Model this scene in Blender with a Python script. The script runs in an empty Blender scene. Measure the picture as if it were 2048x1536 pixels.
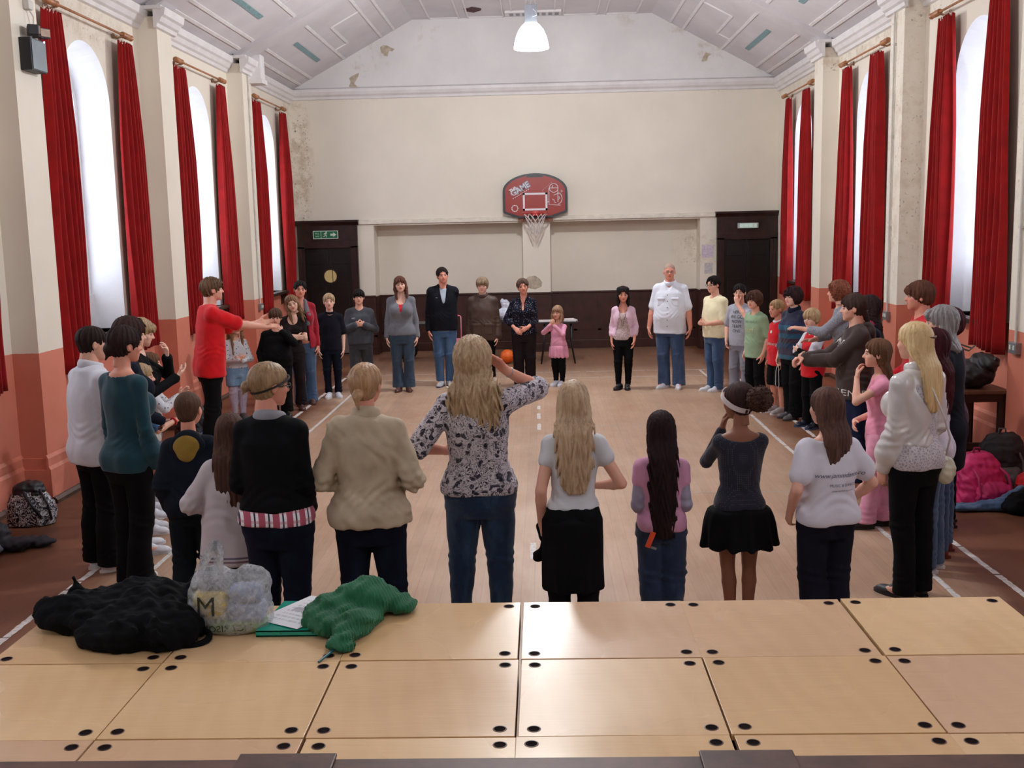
import bpy, bmesh, math, random
import numpy as np
from mathutils import Vector, Matrix
# ------------------------------------------------ camera, world, lights, exposure
_sc = bpy.context.scene
PITCH, YAW, ROLL, FPX, EYE = 0.14310, 0.03015, -0.02218, 2150.0, 2.30
def _cam_axes():
    cy, sy, cp, sp, cr, sr = math.cos(YAW), math.sin(YAW), math.cos(PITCH), math.sin(PITCH), math.cos(ROLL), math.sin(ROLL)
    f = Vector((-sy, cy, 0)); r = Vector((cy, sy, 0)); u = Vector((0, 0, 1))
    f2 = f * cp - u * sp; u2 = u * cp + f * sp
    return r * cr + u2 * sr, u2 * cr - r * sr, f2
_cd = bpy.data.cameras.new('camera'); _co = bpy.data.objects.new('camera', _cd)
_sc.collection.objects.link(_co)
_r, _u, _f = _cam_axes()
_co.matrix_world = Matrix(((_r.x, _u.x, -_f.x, 0), (_r.y, _u.y, -_f.y, 0), (_r.z, _u.z, -_f.z, EYE), (0, 0, 0, 1)))
_cd.sensor_width = 36.0; _cd.lens = FPX / 2048.0 * 36.0; _cd.clip_start = 0.05; _cd.clip_end = 200
_sc.camera = _co
_w = bpy.data.worlds.new('overcast_sky'); _sc.world = _w; _w.use_nodes = True
_bg = _w.node_tree.nodes['Background']
_bg.inputs[0].default_value = (0.80, 0.88, 1.0, 1); _bg.inputs[1].default_value = 6.0
_vs = _sc.view_settings
_vs.view_transform = 'Standard'; _vs.look = 'None'; _vs.exposure = 0.08; _vs.gamma = 1.0; _vs.use_curve_mapping = False
BAYS = [0.55, 4.07, 7.60, 11.13, 14.67, 18.32]        # window centres along both long walls
XL, XR = -4.60, 4.36                                   # long walls
for _side, _x in ((-1, XL - .55), (1, XR + .55)):      # portals guide the sky light through each window
    for _y in BAYS:
        _l = bpy.data.lights.new('window_portal', 'AREA'); _l.shape = 'RECTANGLE'; _l.size = 1.3; _l.size_y = 3.2
        _l.cycles.is_portal = True
        _o = bpy.data.objects.new('window_portal', _l); _sc.collection.objects.link(_o)
        _o.location = (_x, _y, 2.9); _o.rotation_euler = (math.radians(90), 0, math.radians(-90 * _side) if _side < 0 else math.radians(90))
LAMPS = [(-0.09, 15.0), (-0.09, 8.2), (-0.09, 1.6)]    # pendant lamps hang along the centre line
LAMP_ST, BULB = 14.0, [330.0, 235.0, 60.0]
# ------------------------------------------------------------------ helpers
COL = bpy.context.scene.collection
f32 = np.float32

def lin(c):
    return tuple(((v / 255.0) / 12.92 if v / 255.0 <= 0.04045 else ((v / 255.0 + 0.055) / 1.055) ** 2.4) for v in c) + (1.0,)

MATS = {}

class NT:
    """tiny node-tree helper"""
    def __init__(s, name):
        s.m = bpy.data.materials.new(name)
        s.m.use_nodes = True
        s.t = s.m.node_tree
        s.b = s.t.nodes['Principled BSDF']
    def n(s, typ, **kw):
        nd = s.t.nodes.new(typ)
        for k, v in kw.items():
            if k.startswith('i_'):
                key = k[2:]
                key = int(key) if key.isdigit() else key.replace('_', ' ')
                if hasattr(v, 'is_output') or isinstance(v, bpy.types.NodeSocket):
                    s.t.links.new(v, nd.inputs[key])
                else:
                    nd.inputs[key].default_value = v
            else:
                setattr(nd, k, v)
        return nd
    def link(s, a, b):
        s.t.links.new(a, b)
    def coord(s, kind='Object', scale=(1, 1, 1), loc=(0, 0, 0), rot=(0, 0, 0)):
        c = s.n('ShaderNodeTexCoord')
        mp = s.n('ShaderNodeMapping')
        s.link(c.outputs[kind], mp.inputs['Vector'])
        mp.inputs['Scale'].default_value = scale
        mp.inputs['Location'].default_value = loc
        mp.inputs['Rotation'].default_value = rot
        return mp.outputs[0]
    def noise(s, vec, scale, detail=4, rough=0.55, dist=0.0):
        nd = s.n('ShaderNodeTexNoise')
        s.link(vec, nd.inputs['Vector'])
        nd.inputs['Scale'].default_value = scale
        nd.inputs['Detail'].default_value = detail
        nd.inputs['Roughness'].default_value = rough
        nd.inputs['Distortion'].default_value = dist
        return nd.outputs[0]
    def ramp(s, fac, stops, interp='LINEAR'):
        r = s.n('ShaderNodeValToRGB')
        r.color_ramp.interpolation = interp
        e = r.color_ramp.elements
        while len(e) < len(stops):
            e.new(0.5)
        for i, (p, c) in enumerate(stops):
            e[i].position = p
            e[i].color = c if len(c) == 4 else tuple(c) + (1,)
        s.link(fac, r.inputs[0])
        return r.outputs[0]
    def math(s, op, a, b=None, c=None):
        nd = s.n('ShaderNodeMath', operation=op)
        for i, v in enumerate((a, b, c)):
            if v is None: continue
            if isinstance(v, (int, float)): nd.inputs[i].default_value = v
            else: s.link(v, nd.inputs[i])
        return nd.outputs[0]
    def mix(s, fac, a, b, blend='MIX'):
        nd = s.n('ShaderNodeMix', data_type='RGBA', blend_type=blend)
        for idx, v in ((0, fac), (6, a), (7, b)):
            if isinstance(v, (int, float)): nd.inputs[idx].default_value = v
            elif isinstance(v, tuple): nd.inputs[idx].default_value = v
            else: s.link(v, nd.inputs[idx])
        return nd.outputs[2]
    def xyz(s, vec):
        nd = s.n('ShaderNodeSeparateXYZ')
        s.link(vec, nd.inputs[0])
        return nd.outputs
    def bump(s, h, strength=0.3, dist=0.01):
        nd = s.n('ShaderNodeBump')
        nd.inputs['Strength'].default_value = strength
        nd.inputs['Distance'].default_value = dist
        s.link(h, nd.inputs['Height'])
        s.link(nd.outputs[0], s.b.inputs['Normal'])
    def base(s, v):
        if isinstance(v, tuple): s.b.inputs['Base Color'].default_value = v
        else: s.link(v, s.b.inputs['Base Color'])
    def rough(s, v):
        if isinstance(v, (int, float)): s.b.inputs['Roughness'].default_value = v
        else: s.link(v, s.b.inputs['Roughness'])

def plain(name, rgb, rough=0.6, var=0.06, scale=20.0, bump=0.1, metal=0.0, spec=None):
    """simple material with a little procedural colour variation"""
    if name in MATS: return MATS[name]
    t = NT(name)
    v = t.coord('Object')
    n = t.noise(v, scale, 4)
    c = lin(rgb)
    d = tuple(max(0, x * (1 - var * 2.2)) for x in c[:3]) + (1,)
    e = tuple(min(1, x * (1 + var * 2.2)) for x in c[:3]) + (1,)
    t.base(t.ramp(n, [(0.3, d), (0.7, e)]))
    t.rough(rough)
    t.b.inputs['Metallic'].default_value = metal
    if spec is not None: t.b.inputs['Specular IOR Level'].default_value = spec
    if bump: t.bump(n, bump, 0.004)
    MATS[name] = t.m
    return t.m

def cloth(name, rgb, rough=0.85, weave=420.0, var=0.08, sheen=0.15, kind='plain', rgb2=None, rgb3=None, **kw):
    if name in MATS: return MATS[name]
    t = NT(name)
    v = t.coord('Object')
    n = t.noise(v, 7.0, 3)
    fine = t.noise(v, weave, 2)
    c = lin(rgb)
    lo = tuple(x * (1 - var * 2) for x in c[:3]) + (1,)
    hi = tuple(min(1, x * (1 + var * 2)) for x in c[:3]) + (1,)
    col = t.ramp(n, [(0.3, lo), (0.7, hi)])
    if kind == 'denim':
        wear = t.noise(t.coord('Object', scale=(6, 6, 2.2)), 1.6, 5, 0.6)
        col = t.mix(t.ramp(wear, [(0.45, (0, 0, 0)), (0.72, (1, 1, 1))]), col, lin(rgb2 or tuple(min(255, x + 40) for x in rgb)))
        tw = t.noise(t.coord('Object', scale=(300, 300, 60)), 1.0, 2)
        col = t.mix(0.25, col, t.ramp(tw, [(0.35, lo), (0.65, hi)]))
    elif kind == 'floral':      # dark leaf and flower shapes on a light ground
        vo = t.n('ShaderNodeTexVoronoi', feature='F1')
        wv = t.n('ShaderNodeTexNoise'); t.link(v, wv.inputs['Vector']); wv.inputs['Scale'].default_value = kw.get('wsc', 14); wv.inputs['Detail'].default_value = 2
        off = t.n('ShaderNodeVectorMath', operation='MULTIPLY_ADD')
        t.link(wv.outputs['Color'], off.inputs[0]); off.inputs[1].default_value = (0.10, 0.10, 0.10); t.link(v, off.inputs[2])
        t.link(off.outputs[0], vo.inputs['Vector']); vo.inputs['Scale'].default_value = kw.get('sc', 20)
        n2 = t.noise(off.outputs[0], kw.get('sc', 20) * 1.5, 3, 0.6, 1.6)
        ridge = t.math('ABSOLUTE', t.math('SUBTRACT', n2, 0.5))
        a = t.ramp(vo.outputs['Distance'], [(0.30, (1, 1, 1)), (0.36, (0, 0, 0))])
        b = t.ramp(ridge, [(0.022, (1, 1, 1)), (0.035, (0, 0, 0))])
        hole = t.ramp(ridge, [(0.02, (0, 0, 0)), (0.045, (1, 1, 1))])
        m1 = t.mix(1.0, a, hole, 'MULTIPLY')
        m2 = t.mix(1.0, m1, b, 'LIGHTEN')
        # flowers: small petal fans
        col = t.mix(m2, col, lin(rgb2))
    elif kind == 'dots':
        vo = t.n('ShaderNodeTexVoronoi', feature='F1'); t.link(v, vo.inputs['Vector']); vo.inputs['Scale'].default_value = kw.get('sc', 40)
        vo.inputs['Randomness'].default_value = kw.get('rand', 0.6)
        a = t.ramp(vo.outputs['Distance'], [(kw.get('r', 0.25), (1, 1, 1)), (kw.get('r', 0.25) + 0.06, (0, 0, 0))])
        col = t.mix(a, col, lin(rgb2))
    elif kind == 'bands':       # horizontal bands at given heights: list of (z, rgb)
        z = t.xyz(v)[2]
        zr = t.n('ShaderNodeMapRange'); t.link(z, zr.inputs[0]); zr.inputs[1].default_value = kw['z0']; zr.inputs[2].default_value = kw['z1']
        bands = t.ramp(zr.outputs[0], [(p, lin(cc)) for p, cc in kw['bands']], 'CONSTANT')
        col = t.mix(0.85, col, bands)
    elif kind == 'plaid':
        x, y, z = t.xyz(v)
        u = t.math('ADD', x, t.math('MULTIPLY', y, 0.6))
        s1 = t.math('PINGPONG', t.math('MULTIPLY', u, 26.0), 1.0)
        col = t.ramp(s1, [(0.0, lin(rgb3)), (0.12, lin((238, 232, 236))), (0.52, lin(rgb)), (0.55, lin(rgb))], 'CONSTANT')
        s2 = t.math('PINGPONG', t.math('MULTIPLY', z, 40.0), 1.0)
        col = t.mix(t.ramp(s2, [(0.0, (0.45, 0.45, 0.45)), (0.3, (0, 0, 0))], 'CONSTANT'), col, lin(rgb))
    elif kind == 'marl':
        n3 = t.noise(t.coord('Object', scale=(160, 160, 220)), 1.0, 2)
        col = t.mix(t.ramp(n3, [(0.45, (0, 0, 0)), (0.55, (1, 1, 1))]), col, lin(rgb2))
    elif kind == 'knit':
        w = t.n('ShaderNodeTexWave', wave_type='BANDS', bands_direction='X'); t.link(v, w.inputs['Vector']); w.inputs['Scale'].default_value = kw.get('sc', 40); w.inputs['Distortion'].default_value = 1.5
        col = t.mix(0.3, col, t.ramp(w.outputs[1], [(0.2, lo), (0.8, hi)]))
        fine = w.outputs[1]
    elif kind == 'lace':
        vo = t.n('ShaderNodeTexVoronoi', feature='DISTANCE_TO_EDGE'); t.link(v, vo.inputs['Vector']); vo.inputs['Scale'].default_value = kw.get('sc', 70)
        col = t.mix(t.ramp(vo.outputs[0], [(0.12, (0, 0, 0)), (0.2, (1, 1, 1))]), col, lin(rgb2))
    t.base(col)
    t.rough(rough)
    t.b.inputs['Specular IOR Level'].default_value = kw.get('spec', 0.25)
    dk = sum(rgb) < 130
    t.b.inputs['Sheen Weight'].default_value = 0.0 if dk else sheen
    if dk: t.b.inputs['Specular IOR Level'].default_value = min(.12, kw.get('spec', .12))
    t.b.inputs['Sheen Roughness'].default_value = 0.5
    t.bump(fine, kw.get('bump', 0.25), 0.002)
    MATS[name] = t.m
    return t.m

def skin_mat(name, rgb):
    if name in MATS: return MATS[name]
    t = NT(name)
    v = t.coord('Object')
    n = t.noise(v, 18, 3)
    c = lin(rgb)
    red = (min(1, c[0] * 1.04), c[1] * 0.86, c[2] * 0.84, 1)
    t.base(t.ramp(n, [(0.35, c), (0.75, red)]))
    t.rough(0.5)
    t.b.inputs['Subsurface Weight'].default_value = 0.08
    t.b.inputs['Subsurface Radius'].default_value = (0.02, 0.008, 0.005)
    t.b.inputs['Specular IOR Level'].default_value = 0.35
    MATS[name] = t.m
    return t.m

def hair_mat(name, rgb, rgb2=None, rough=0.45, curly=False):
    if name in MATS: return MATS[name]
    t = NT(name)
    sc = (90, 90, 6) if not curly else (60, 60, 60)
    n = t.noise(t.coord('Object', scale=sc), 1.0, 3, 0.6, 1.0)
    n2 = t.noise(t.coord('Object', scale=(22, 22, 3)), 1.0, 2, 0.5, 0.6)
    c = lin(rgb)
    c2 = lin(rgb2) if rgb2 else tuple(x * 0.45 for x in c[:3]) + (1,)
    a = t.ramp(n, [(0.32, c2), (0.62, c)])
    b = t.ramp(n2, [(0.35, c2), (0.65, c)])
    t.base(t.mix(0.45, a, b))
    t.rough(rough if sum(rgb) > 250 else .68)
    t.b.inputs['Specular IOR Level'].default_value = 0.4 if sum(rgb) > 330 else .16
    t.bump(n, 0.5, 0.006)
    MATS[name] = t.m
    return t.m

# ---------------------------------------------------------------- objects
def mesh_obj(name, verts, faces, mats, parent=None, smooth=False, loc=None, midx=None, rot=None):
    me = bpy.data.meshes.new(name)
    if isinstance(verts, np.ndarray) and isinstance(faces, np.ndarray):
        nv, nf = len(verts), len(faces)
        me.vertices.add(nv)
        me.vertices.foreach_set('co', verts.astype(f32).ravel())
        me.loops.add(nf * 4)
        me.loops.foreach_set('vertex_index', faces.astype(np.int32).ravel())
        me.polygons.add(nf)
        me.polygons.foreach_set('loop_start', np.arange(0, nf * 4, 4, dtype=np.int32))
        me.polygons.foreach_set('loop_total', np.full(nf, 4, dtype=np.int32))
    else:
        me.from_pydata([tuple(v) for v in verts], [], [tuple(f) for f in faces])
    if not isinstance(mats, (list, tuple)): mats = [mats]
    for m in mats: me.materials.append(m)
    if midx is not None: me.polygons.foreach_set('material_index', np.asarray(midx, dtype=np.int32))
    if smooth: me.polygons.foreach_set('use_smooth', np.ones(len(me.polygons), dtype=bool))
    me.update(calc_edges=True)
    me.validate()
    o = bpy.data.objects.new(name, me)
    COL.objects.link(o)
    if parent is not None: o.parent = parent
    if loc is not None: o.location = loc
    if rot is not None: o.rotation_euler = rot
    return o

def thing(name, label, cat, loc=(0, 0, 0), rotz=0.0, group=None):
    o = bpy.data.objects.new(name, None)
    o.empty_display_size = 0.1
    COL.objects.link(o)
    o.location = loc
    o.rotation_euler = (0, 0, rotz)
    o['label'] = label; o['category'] = cat
    if group: o['group'] = group
    return o

def tag(o, label, cat, group=None, kind=None):
    o['label'] = label; o['category'] = cat
    if group: o['group'] = group
    if kind: o['kind'] = kind
    return o

def struct(o):
    o['kind'] = 'structure'
    return o

class MB:
    """collects boxes, prisms, tubes and revolved shapes into one mesh"""
    def __init__(s): s.v = []; s.f = []; s.m = []; s.mi = 0
    def add(s, vs, fs):
        o = len(s.v); s.v += [tuple(v) for v in vs]; s.f += [tuple(i + o for i in f) for f in fs]; s.m += [s.mi] * len(fs)
        return s
    def box(s, lo, hi, bevel=0.0):
        (x0, y0, z0), (x1, y1, z1) = lo, hi
        if bevel <= 0:
            v = [(x0, y0, z0), (x1, y0, z0), (x1, y1, z0), (x0, y1, z0), (x0, y0, z1), (x1, y0, z1), (x1, y1, z1), (x0, y1, z1)]
            return s.add(v, [(3, 2, 1, 0), (4, 5, 6, 7), (0, 1, 5, 4), (1, 2, 6, 5), (2, 3, 7, 6), (3, 0, 4, 7)])
        bm = bmesh.new()
        bmesh.ops.create_cube(bm, size=1.0)
        for v in bm.verts:
            v.co = ((x0 + x1) / 2 + v.co.x * (x1 - x0), (y0 + y1) / 2 + v.co.y * (y1 - y0), (z0 + z1) / 2 + v.co.z * (z1 - z0))
        bmesh.ops.bevel(bm, geom=bm.edges[:], offset=bevel, segments=2, affect='EDGES', profile=0.6)
        bm.verts.index_update()
        s.add([v.co[:] for v in bm.verts], [[v.index for v in f.verts] for f in bm.faces])
        bm.free()
        return s
    def obox(s, c, half, rz=0.0, rx=0.0, ry=0.0, bevel=0.0):
        t = MB(); t.box((-half[0], -half[1], -half[2]), half, bevel)
        M = Matrix.Translation(c) @ Matrix.Rotation(rz, 4, 'Z') @ Matrix.Rotation(ry, 4, 'Y') @ Matrix.Rotation(rx, 4, 'X')
        return s.add([(M @ Vector(v))[:] for v in t.v], t.f)
    def tube(s, pts, r, n=8, cap=True):
        pts = [Vector(p) for p in pts]
        rs = r if isinstance(r, (list, tuple)) else [r] * len(pts)
        vs = []; fs = []
        up = None
        for i, p in enumerate(pts):
            d = (pts[min(i + 1, len(pts) - 1)] - pts[max(i - 1, 0)]).normalized()
            if up is None:
                up = Vector((0, 0, 1)) if abs(d.z) < 0.9 else Vector((1, 0, 0))
            a = d.cross(up).normalized(); b = a.cross(d).normalized(); up = b
            for k in range(n):
                an = 2 * math.pi * k / n
                vs.append(p + (a * math.cos(an) + b * math.sin(an)) * rs[i])
        for i in range(len(pts) - 1):
            for k in range(n):
                k2 = (k + 1) % n
                fs.append((i * n + k, i * n + k2, (i + 1) * n + k2, (i + 1) * n + k))
        if cap:
            fs.append(tuple(range(n - 1, -1, -1))); fs.append(tuple((len(pts) - 1) * n + k for k in range(n)))
        return s.add(vs, fs)
    def lathe(s, prof, c=(0, 0, 0), n=32, axis='Z'):
        vs = []; fs = []
        for (r, z) in prof:
            for k in range(n):
                a = 2 * math.pi * k / n
                if axis == 'Z': vs.append((c[0] + r * math.cos(a), c[1] + r * math.sin(a), c[2] + z))
                elif axis == 'Y': vs.append((c[0] + r * math.cos(a), c[1] + z, c[2] + r * math.sin(a)))
                else: vs.append((c[0] + z, c[1] + r * math.cos(a), c[2] + r * math.sin(a)))
        for i in range(len(prof) - 1):
            for k in range(n):
                k2 = (k + 1) % n
                fs.append((i * n + k, i * n + k2, (i + 1) * n + k2, (i + 1) * n + k))
        return s.add(vs, fs)
    def prism(s, poly, d, axis='Y', at=0.0):
        """extrude 2D outline; axis Y: poly=(x,z); X: poly=(y,z); Z: poly=(x,y)"""
        def mk(p, q):
            if axis == 'Y': return (p[0], q, p[1])
            if axis == 'X': return (q, p[0], p[1])
            return (p[0], p[1], q)
        n = len(poly)
        vs = [mk(p, at) for p in poly] + [mk(p, at + d) for p in poly]
        fs = [tuple(range(n)), tuple(range(2 * n - 1, n - 1, -1))] + [(i, i + n, (i + 1) % n + n, (i + 1) % n) for i in range(n)]
        return s.add(vs, fs)
    def build(s, name, mats, parent=None, smooth=False, loc=None, rot=None, fixn=True):
        o = mesh_obj(name, s.v, s.f, mats, parent, smooth, loc, s.m, rot)
        if fixn:
            bm = bmesh.new(); bm.from_mesh(o.data)
            bmesh.ops.recalc_face_normals(bm, faces=bm.faces[:])
            bm.to_mesh(o.data); bm.free()
        return o

def auto_smooth(o, ang=35):
    me = o.data
    me.polygons.foreach_set('use_smooth', np.ones(len(me.polygons), dtype=bool))
    bm = bmesh.new(); bm.from_mesh(me)
    for e in bm.edges:
        if len(e.link_faces) == 2 and e.calc_face_angle(0) > math.radians(ang): e.smooth = False
    bm.to_mesh(me); bm.free()
    return o

# ------------------------------------------------ implicit surfaces -> mesh
class Grid:
    def __init__(s, lo, hi, r):
        s.r = r
        s.lo = np.array(lo, float)
        s.n = np.maximum(4, np.ceil((np.array(hi, float) - s.lo) / r).astype(int) + 1)
        s.ax = [(s.lo[i] + r * np.arange(s.n[i])).astype(f32) for i in range(3)]
        s.f = np.full(tuple(s.n), 1.0, f32)
    def sub(s, lo, hi, pad):
        i0 = [max(0, int((lo[i] - pad - s.lo[i]) / s.r)) for i in range(3)]
        i1 = [min(int(s.n[i]), int((hi[i] + pad - s.lo[i]) / s.r) + 2) for i in range(3)]
        if any(b <= a for a, b in zip(i0, i1)): return None
        sl = tuple(slice(a, b) for a, b in zip(i0, i1))
        P = (s.ax[0][sl[0]][:, None, None], s.ax[1][sl[1]][None, :, None], s.ax[2][sl[2]][None, None, :])
        return sl, P
    def u(s, prim, k=0.0):
        fn, lo, hi = prim
        q = s.sub(lo, hi, max(k * 1.1, 2.5 * s.r))
        if q is None: return s
        sl, P = q
        d = fn(*P).astype(f32); f = s.f[sl]
        if k > 0:
            h = np.clip(0.5 + 0.5 * (f - d) / k, 0, 1)
            s.f[sl] = f * (1 - h) + d * h - k * h * (1 - h)
        else: s.f[sl] = np.minimum(f, d)
        return s
    def cut(s, prim, k=0.0):
        fn, lo, hi = prim
        q = s.sub(lo, hi, max(k * 1.1, 2.5 * s.r))
        if q is None: return s
        sl, P = q
        d = -fn(*P).astype(f32); f = s.f[sl]
        if k > 0:
            h = np.clip(0.5 - 0.5 * (f - d) / k, 0, 1)
            s.f[sl] = f * (1 - h) + d * h + k * h * (1 - h)
        else: s.f[sl] = np.maximum(f, d)
        return s
    def keep(s, fn):      # intersect with half space / any function over the whole grid
        P = (s.ax[0][:, None, None], s.ax[1][None, :, None], s.ax[2][None, None, :])
        s.f = np.maximum(s.f, fn(*P).astype(f32)); return s
    def disp(s, fn, band=0.04):
        m = np.nonzero(np.abs(s.f) < band)
        s.f[m] -= fn(s.ax[0][m[0]], s.ax[1][m[1]], s.ax[2][m[2]]).astype(f32); return s
    def mesh(s):
        f = s.f
        f[0] = f[-1] = 1; f[:, 0] = f[:, -1] = 1; f[:, :, 0] = f[:, :, -1] = 1
        sg = f < 0
        c = np.zeros(tuple(np.array(f.shape) - 1), np.int8)
        cor = [(i, j, k) for i in (0, 1) for j in (0, 1) for k in (0, 1)]
        sh = f.shape
        for i, j, k in cor: c += sg[i:sh[0] - 1 + i, j:sh[1] - 1 + j, k:sh[2] - 1 + k]
        act = (c > 0) & (c < 8)
        I = np.nonzero(act); n = len(I[0])
        if n == 0: return np.zeros((0, 3)), np.zeros((0, 4), int)
        idx = np.full(act.shape, -1, np.int32); idx[I] = np.arange(n)
        pos = np.zeros((n, 3)); cnt = np.zeros(n)
        for a in cor:
            for ax in range(3):
                if a[ax] == 1: continue
                b = list(a); b[ax] = 1
                v0 = f[I[0] + a[0], I[1] + a[1], I[2] + a[2]].astype(float); v1 = f[I[0] + b[0], I[1] + b[1], I[2] + b[2]].astype(float)
                x = (v0 < 0) != (v1 < 0)
                t = np.where(x, v0 / np.where(x, v0 - v1, 1), 0)
                e = np.array(a, float)[None, :].repeat(n, 0); e[:, ax] += t
                pos += e * x[:, None]; cnt += x
        V = (pos / cnt[:, None] + np.array(I).T) * s.r + s.lo
        F = []
        for ax in range(3):
            o1, o2 = [(1, 2), (2, 0), (0, 1)][ax]
            A = [slice(1, -1)] * 3; A[ax] = slice(0, -1); B = list(A); B[ax] = slice(1, None)
            ch = sg[tuple(A)] != sg[tuple(B)]
            J = np.array(np.nonzero(ch))
            st = np.ones(3, int); st[ax] = 0
            J = J + st[:, None]
            e1 = np.zeros((3, 1), int); e1[o1] = 1; e2 = np.zeros((3, 1), int); e2[o2] = 1
            q = [idx[tuple(J - e1 - e2)], idx[tuple(J - e2)], idx[tuple(J)], idx[tuple(J - e1)]]
            inside = sg[tuple(J)]
            q = np.array(q).T
            q[~inside] = q[~inside]
            q[inside] = q[inside]
            flip = ~inside
            q[flip] = q[flip]
            q = np.where(flip[:, None], q, q[:, ::-1])
            F.append(q)
        F = np.concatenate(F)
        F = F[(F >= 0).all(1)]
        return V, F

def ell(c, r):
    c = [float(x) for x in c]; r = [float(x) for x in (r if isinstance(r, (list, tuple)) else (r, r, r))]
    def fn(X, Y, Z):
        x = (X - c[0]) / r[0]; y = (Y - c[1]) / r[1]; z = (Z - c[2]) / r[2]
        k0 = np.sqrt(x * x + y * y + z * z)
        k1 = np.sqrt((x / r[0]) ** 2 + (y / r[1]) ** 2 + (z / r[2]) ** 2) + 1e-6
        return k0 * (k0 - 1) / k1
    return fn, [c[i] - r[i] for i in range(3)], [c[i] + r[i] for i in range(3)]

def cap(a, b, ra, rb=None):
    rb = ra if rb is None else rb
    a = np.array(a, float); b = np.array(b, float); ba = b - a; L = float(ba @ ba) + 1e-9
    def fn(X, Y, Z):
        x = X - a[0]; y = Y - a[1]; z = Z - a[2]
        t = np.clip((x * ba[0] + y * ba[1] + z * ba[2]) / L, 0, 1)
        return np.sqrt((x - t * ba[0]) ** 2 + (y - t * ba[1]) ** 2 + (z - t * ba[2]) ** 2) - (ra + (rb - ra) * t)
    lo = np.minimum(a - ra, b - rb); hi = np.maximum(a + ra, b + rb)
    return fn, list(lo), list(hi)

def pchip(xs, ys, x):
    xs = np.asarray(xs, float); ys = np.asarray(ys, float)
    h = np.diff(xs); d = np.diff(ys) / h
    m = np.zeros_like(ys)
    if len(xs) > 2:
        w1 = 2 * h[1:] + h[:-1]; w2 = h[1:] + 2 * h[:-1]
        ok = d[:-1] * d[1:] > 0
        with np.errstate(divide='ignore', invalid='ignore'):
            hm = (w1 + w2) / (w1 / d[:-1] + w2 / d[1:])
        m[1:-1] = np.where(ok, hm, 0)
    m[0] = d[0]; m[-1] = d[-1]
    i = np.clip(np.searchsorted(xs, x) - 1, 0, len(xs) - 2)
    t = np.clip((x - xs[i]) / h[i], 0, 1)
    return ys[i] * (2 * t ** 3 - 3 * t ** 2 + 1) + h[i] * m[i] * (t ** 3 - 2 * t ** 2 + t) + ys[i + 1] * (-2 * t ** 3 + 3 * t ** 2) + h[i] * m[i + 1] * (t ** 3 - t ** 2)

def loft(sec, p=2.2, rnd=0.0):
    """sec: list of (z, cx, cy, a, b) from low to high"""
    sec = sorted(sec); S = np.array(sec, float)
    z0, z1 = S[0, 0], S[-1, 0]
    def fn(X, Y, Z):
        zz = np.clip(Z.astype(float), z0, z1)
        cx, cy, a, b = [pchip(S[:, 0], S[:, i], zz).astype(f32) for i in (1, 2, 3, 4)]
        x = np.abs(X - cx) / a; y = np.abs(Y - cy) / b
        k = (x ** p + y ** p + 1e-9) ** (1 / p)
        # distance estimate: scale by the radius in this direction
        rad = np.sqrt((x * a) ** 2 + (y * b) ** 2) / np.maximum(k, 1e-4)
        d = (k - 1) * np.minimum(rad, 1.3 * np.minimum(a, b))
        e = np.maximum(Z - z1, z0 - Z)
        if rnd > 0:
            d2 = d + rnd; e2 = e + rnd
            return np.minimum(np.maximum(d2, e2), 0) + np.sqrt(np.maximum(d2, 0) ** 2 + np.maximum(e2, 0) ** 2) - rnd
        return np.maximum(d, e)
    lo = [float((S[:, 1] - S[:, 3]).min()), float((S[:, 2] - S[:, 4]).min()), z0]
    hi = [float((S[:, 1] + S[:, 3]).max()), float((S[:, 2] + S[:, 4]).max()), z1]
    return fn, lo, hi

def torus(c, R, r, nrm=(0, 0, 1), flat=1.0):
    c = np.array(c, float); n = np.array(nrm, float); n /= np.linalg.norm(n)
    def fn(X, Y, Z):
        x = X - c[0]; y = Y - c[1]; z = Z - c[2]
        h = x * n[0] + y * n[1] + z * n[2]
        q = np.sqrt(np.maximum(x * x + y * y + z * z - h * h, 0)) - R
        return np.sqrt(q * q + (h * flat) ** 2) - r
    return fn, list(c - R - r * 1.5), list(c + R + r * 1.5)

def folds(amp, seed=0, f=1.0, vert=0.0):
    """cloth-fold displacement; vert stretches the folds downwards"""
    rs = np.random.RandomState(seed + 7)
    ks = []
    for i in range(5):
        k = rs.normal(size=3); k /= np.linalg.norm(k)
        k[2] *= (1 - vert)
        ks.append((k * f * (16 + 17 * i), rs.rand() * 6.28, 1.0 / (1 + 0.55 * i)))
    def fn(x, y, z):
        wx = 0.02 * np.sin(23 * z + 11 * x + seed); wy = 0.02 * np.sin(19 * z - 13 * y + 2 * seed)
        s = 0
        for k, ph, a in ks:
            s = s + a * np.sin(k[0] * (x + wy) + k[1] * (y + wx) + k[2] * (z + wx) + ph)
        return amp * 0.55 * s
    return fn
# ---------------------------------------------------------------- people
def V3(*a): return np.array(a, float)
def unit(v):
    v = np.array(v, float); return v / (np.linalg.norm(v) + 1e-9)

SKIN = dict(fair=(222, 172, 150), pale=(226, 184, 164), ruddy=(214, 150, 128), tan=(196, 146, 118), brown=(140, 92, 70))

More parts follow.
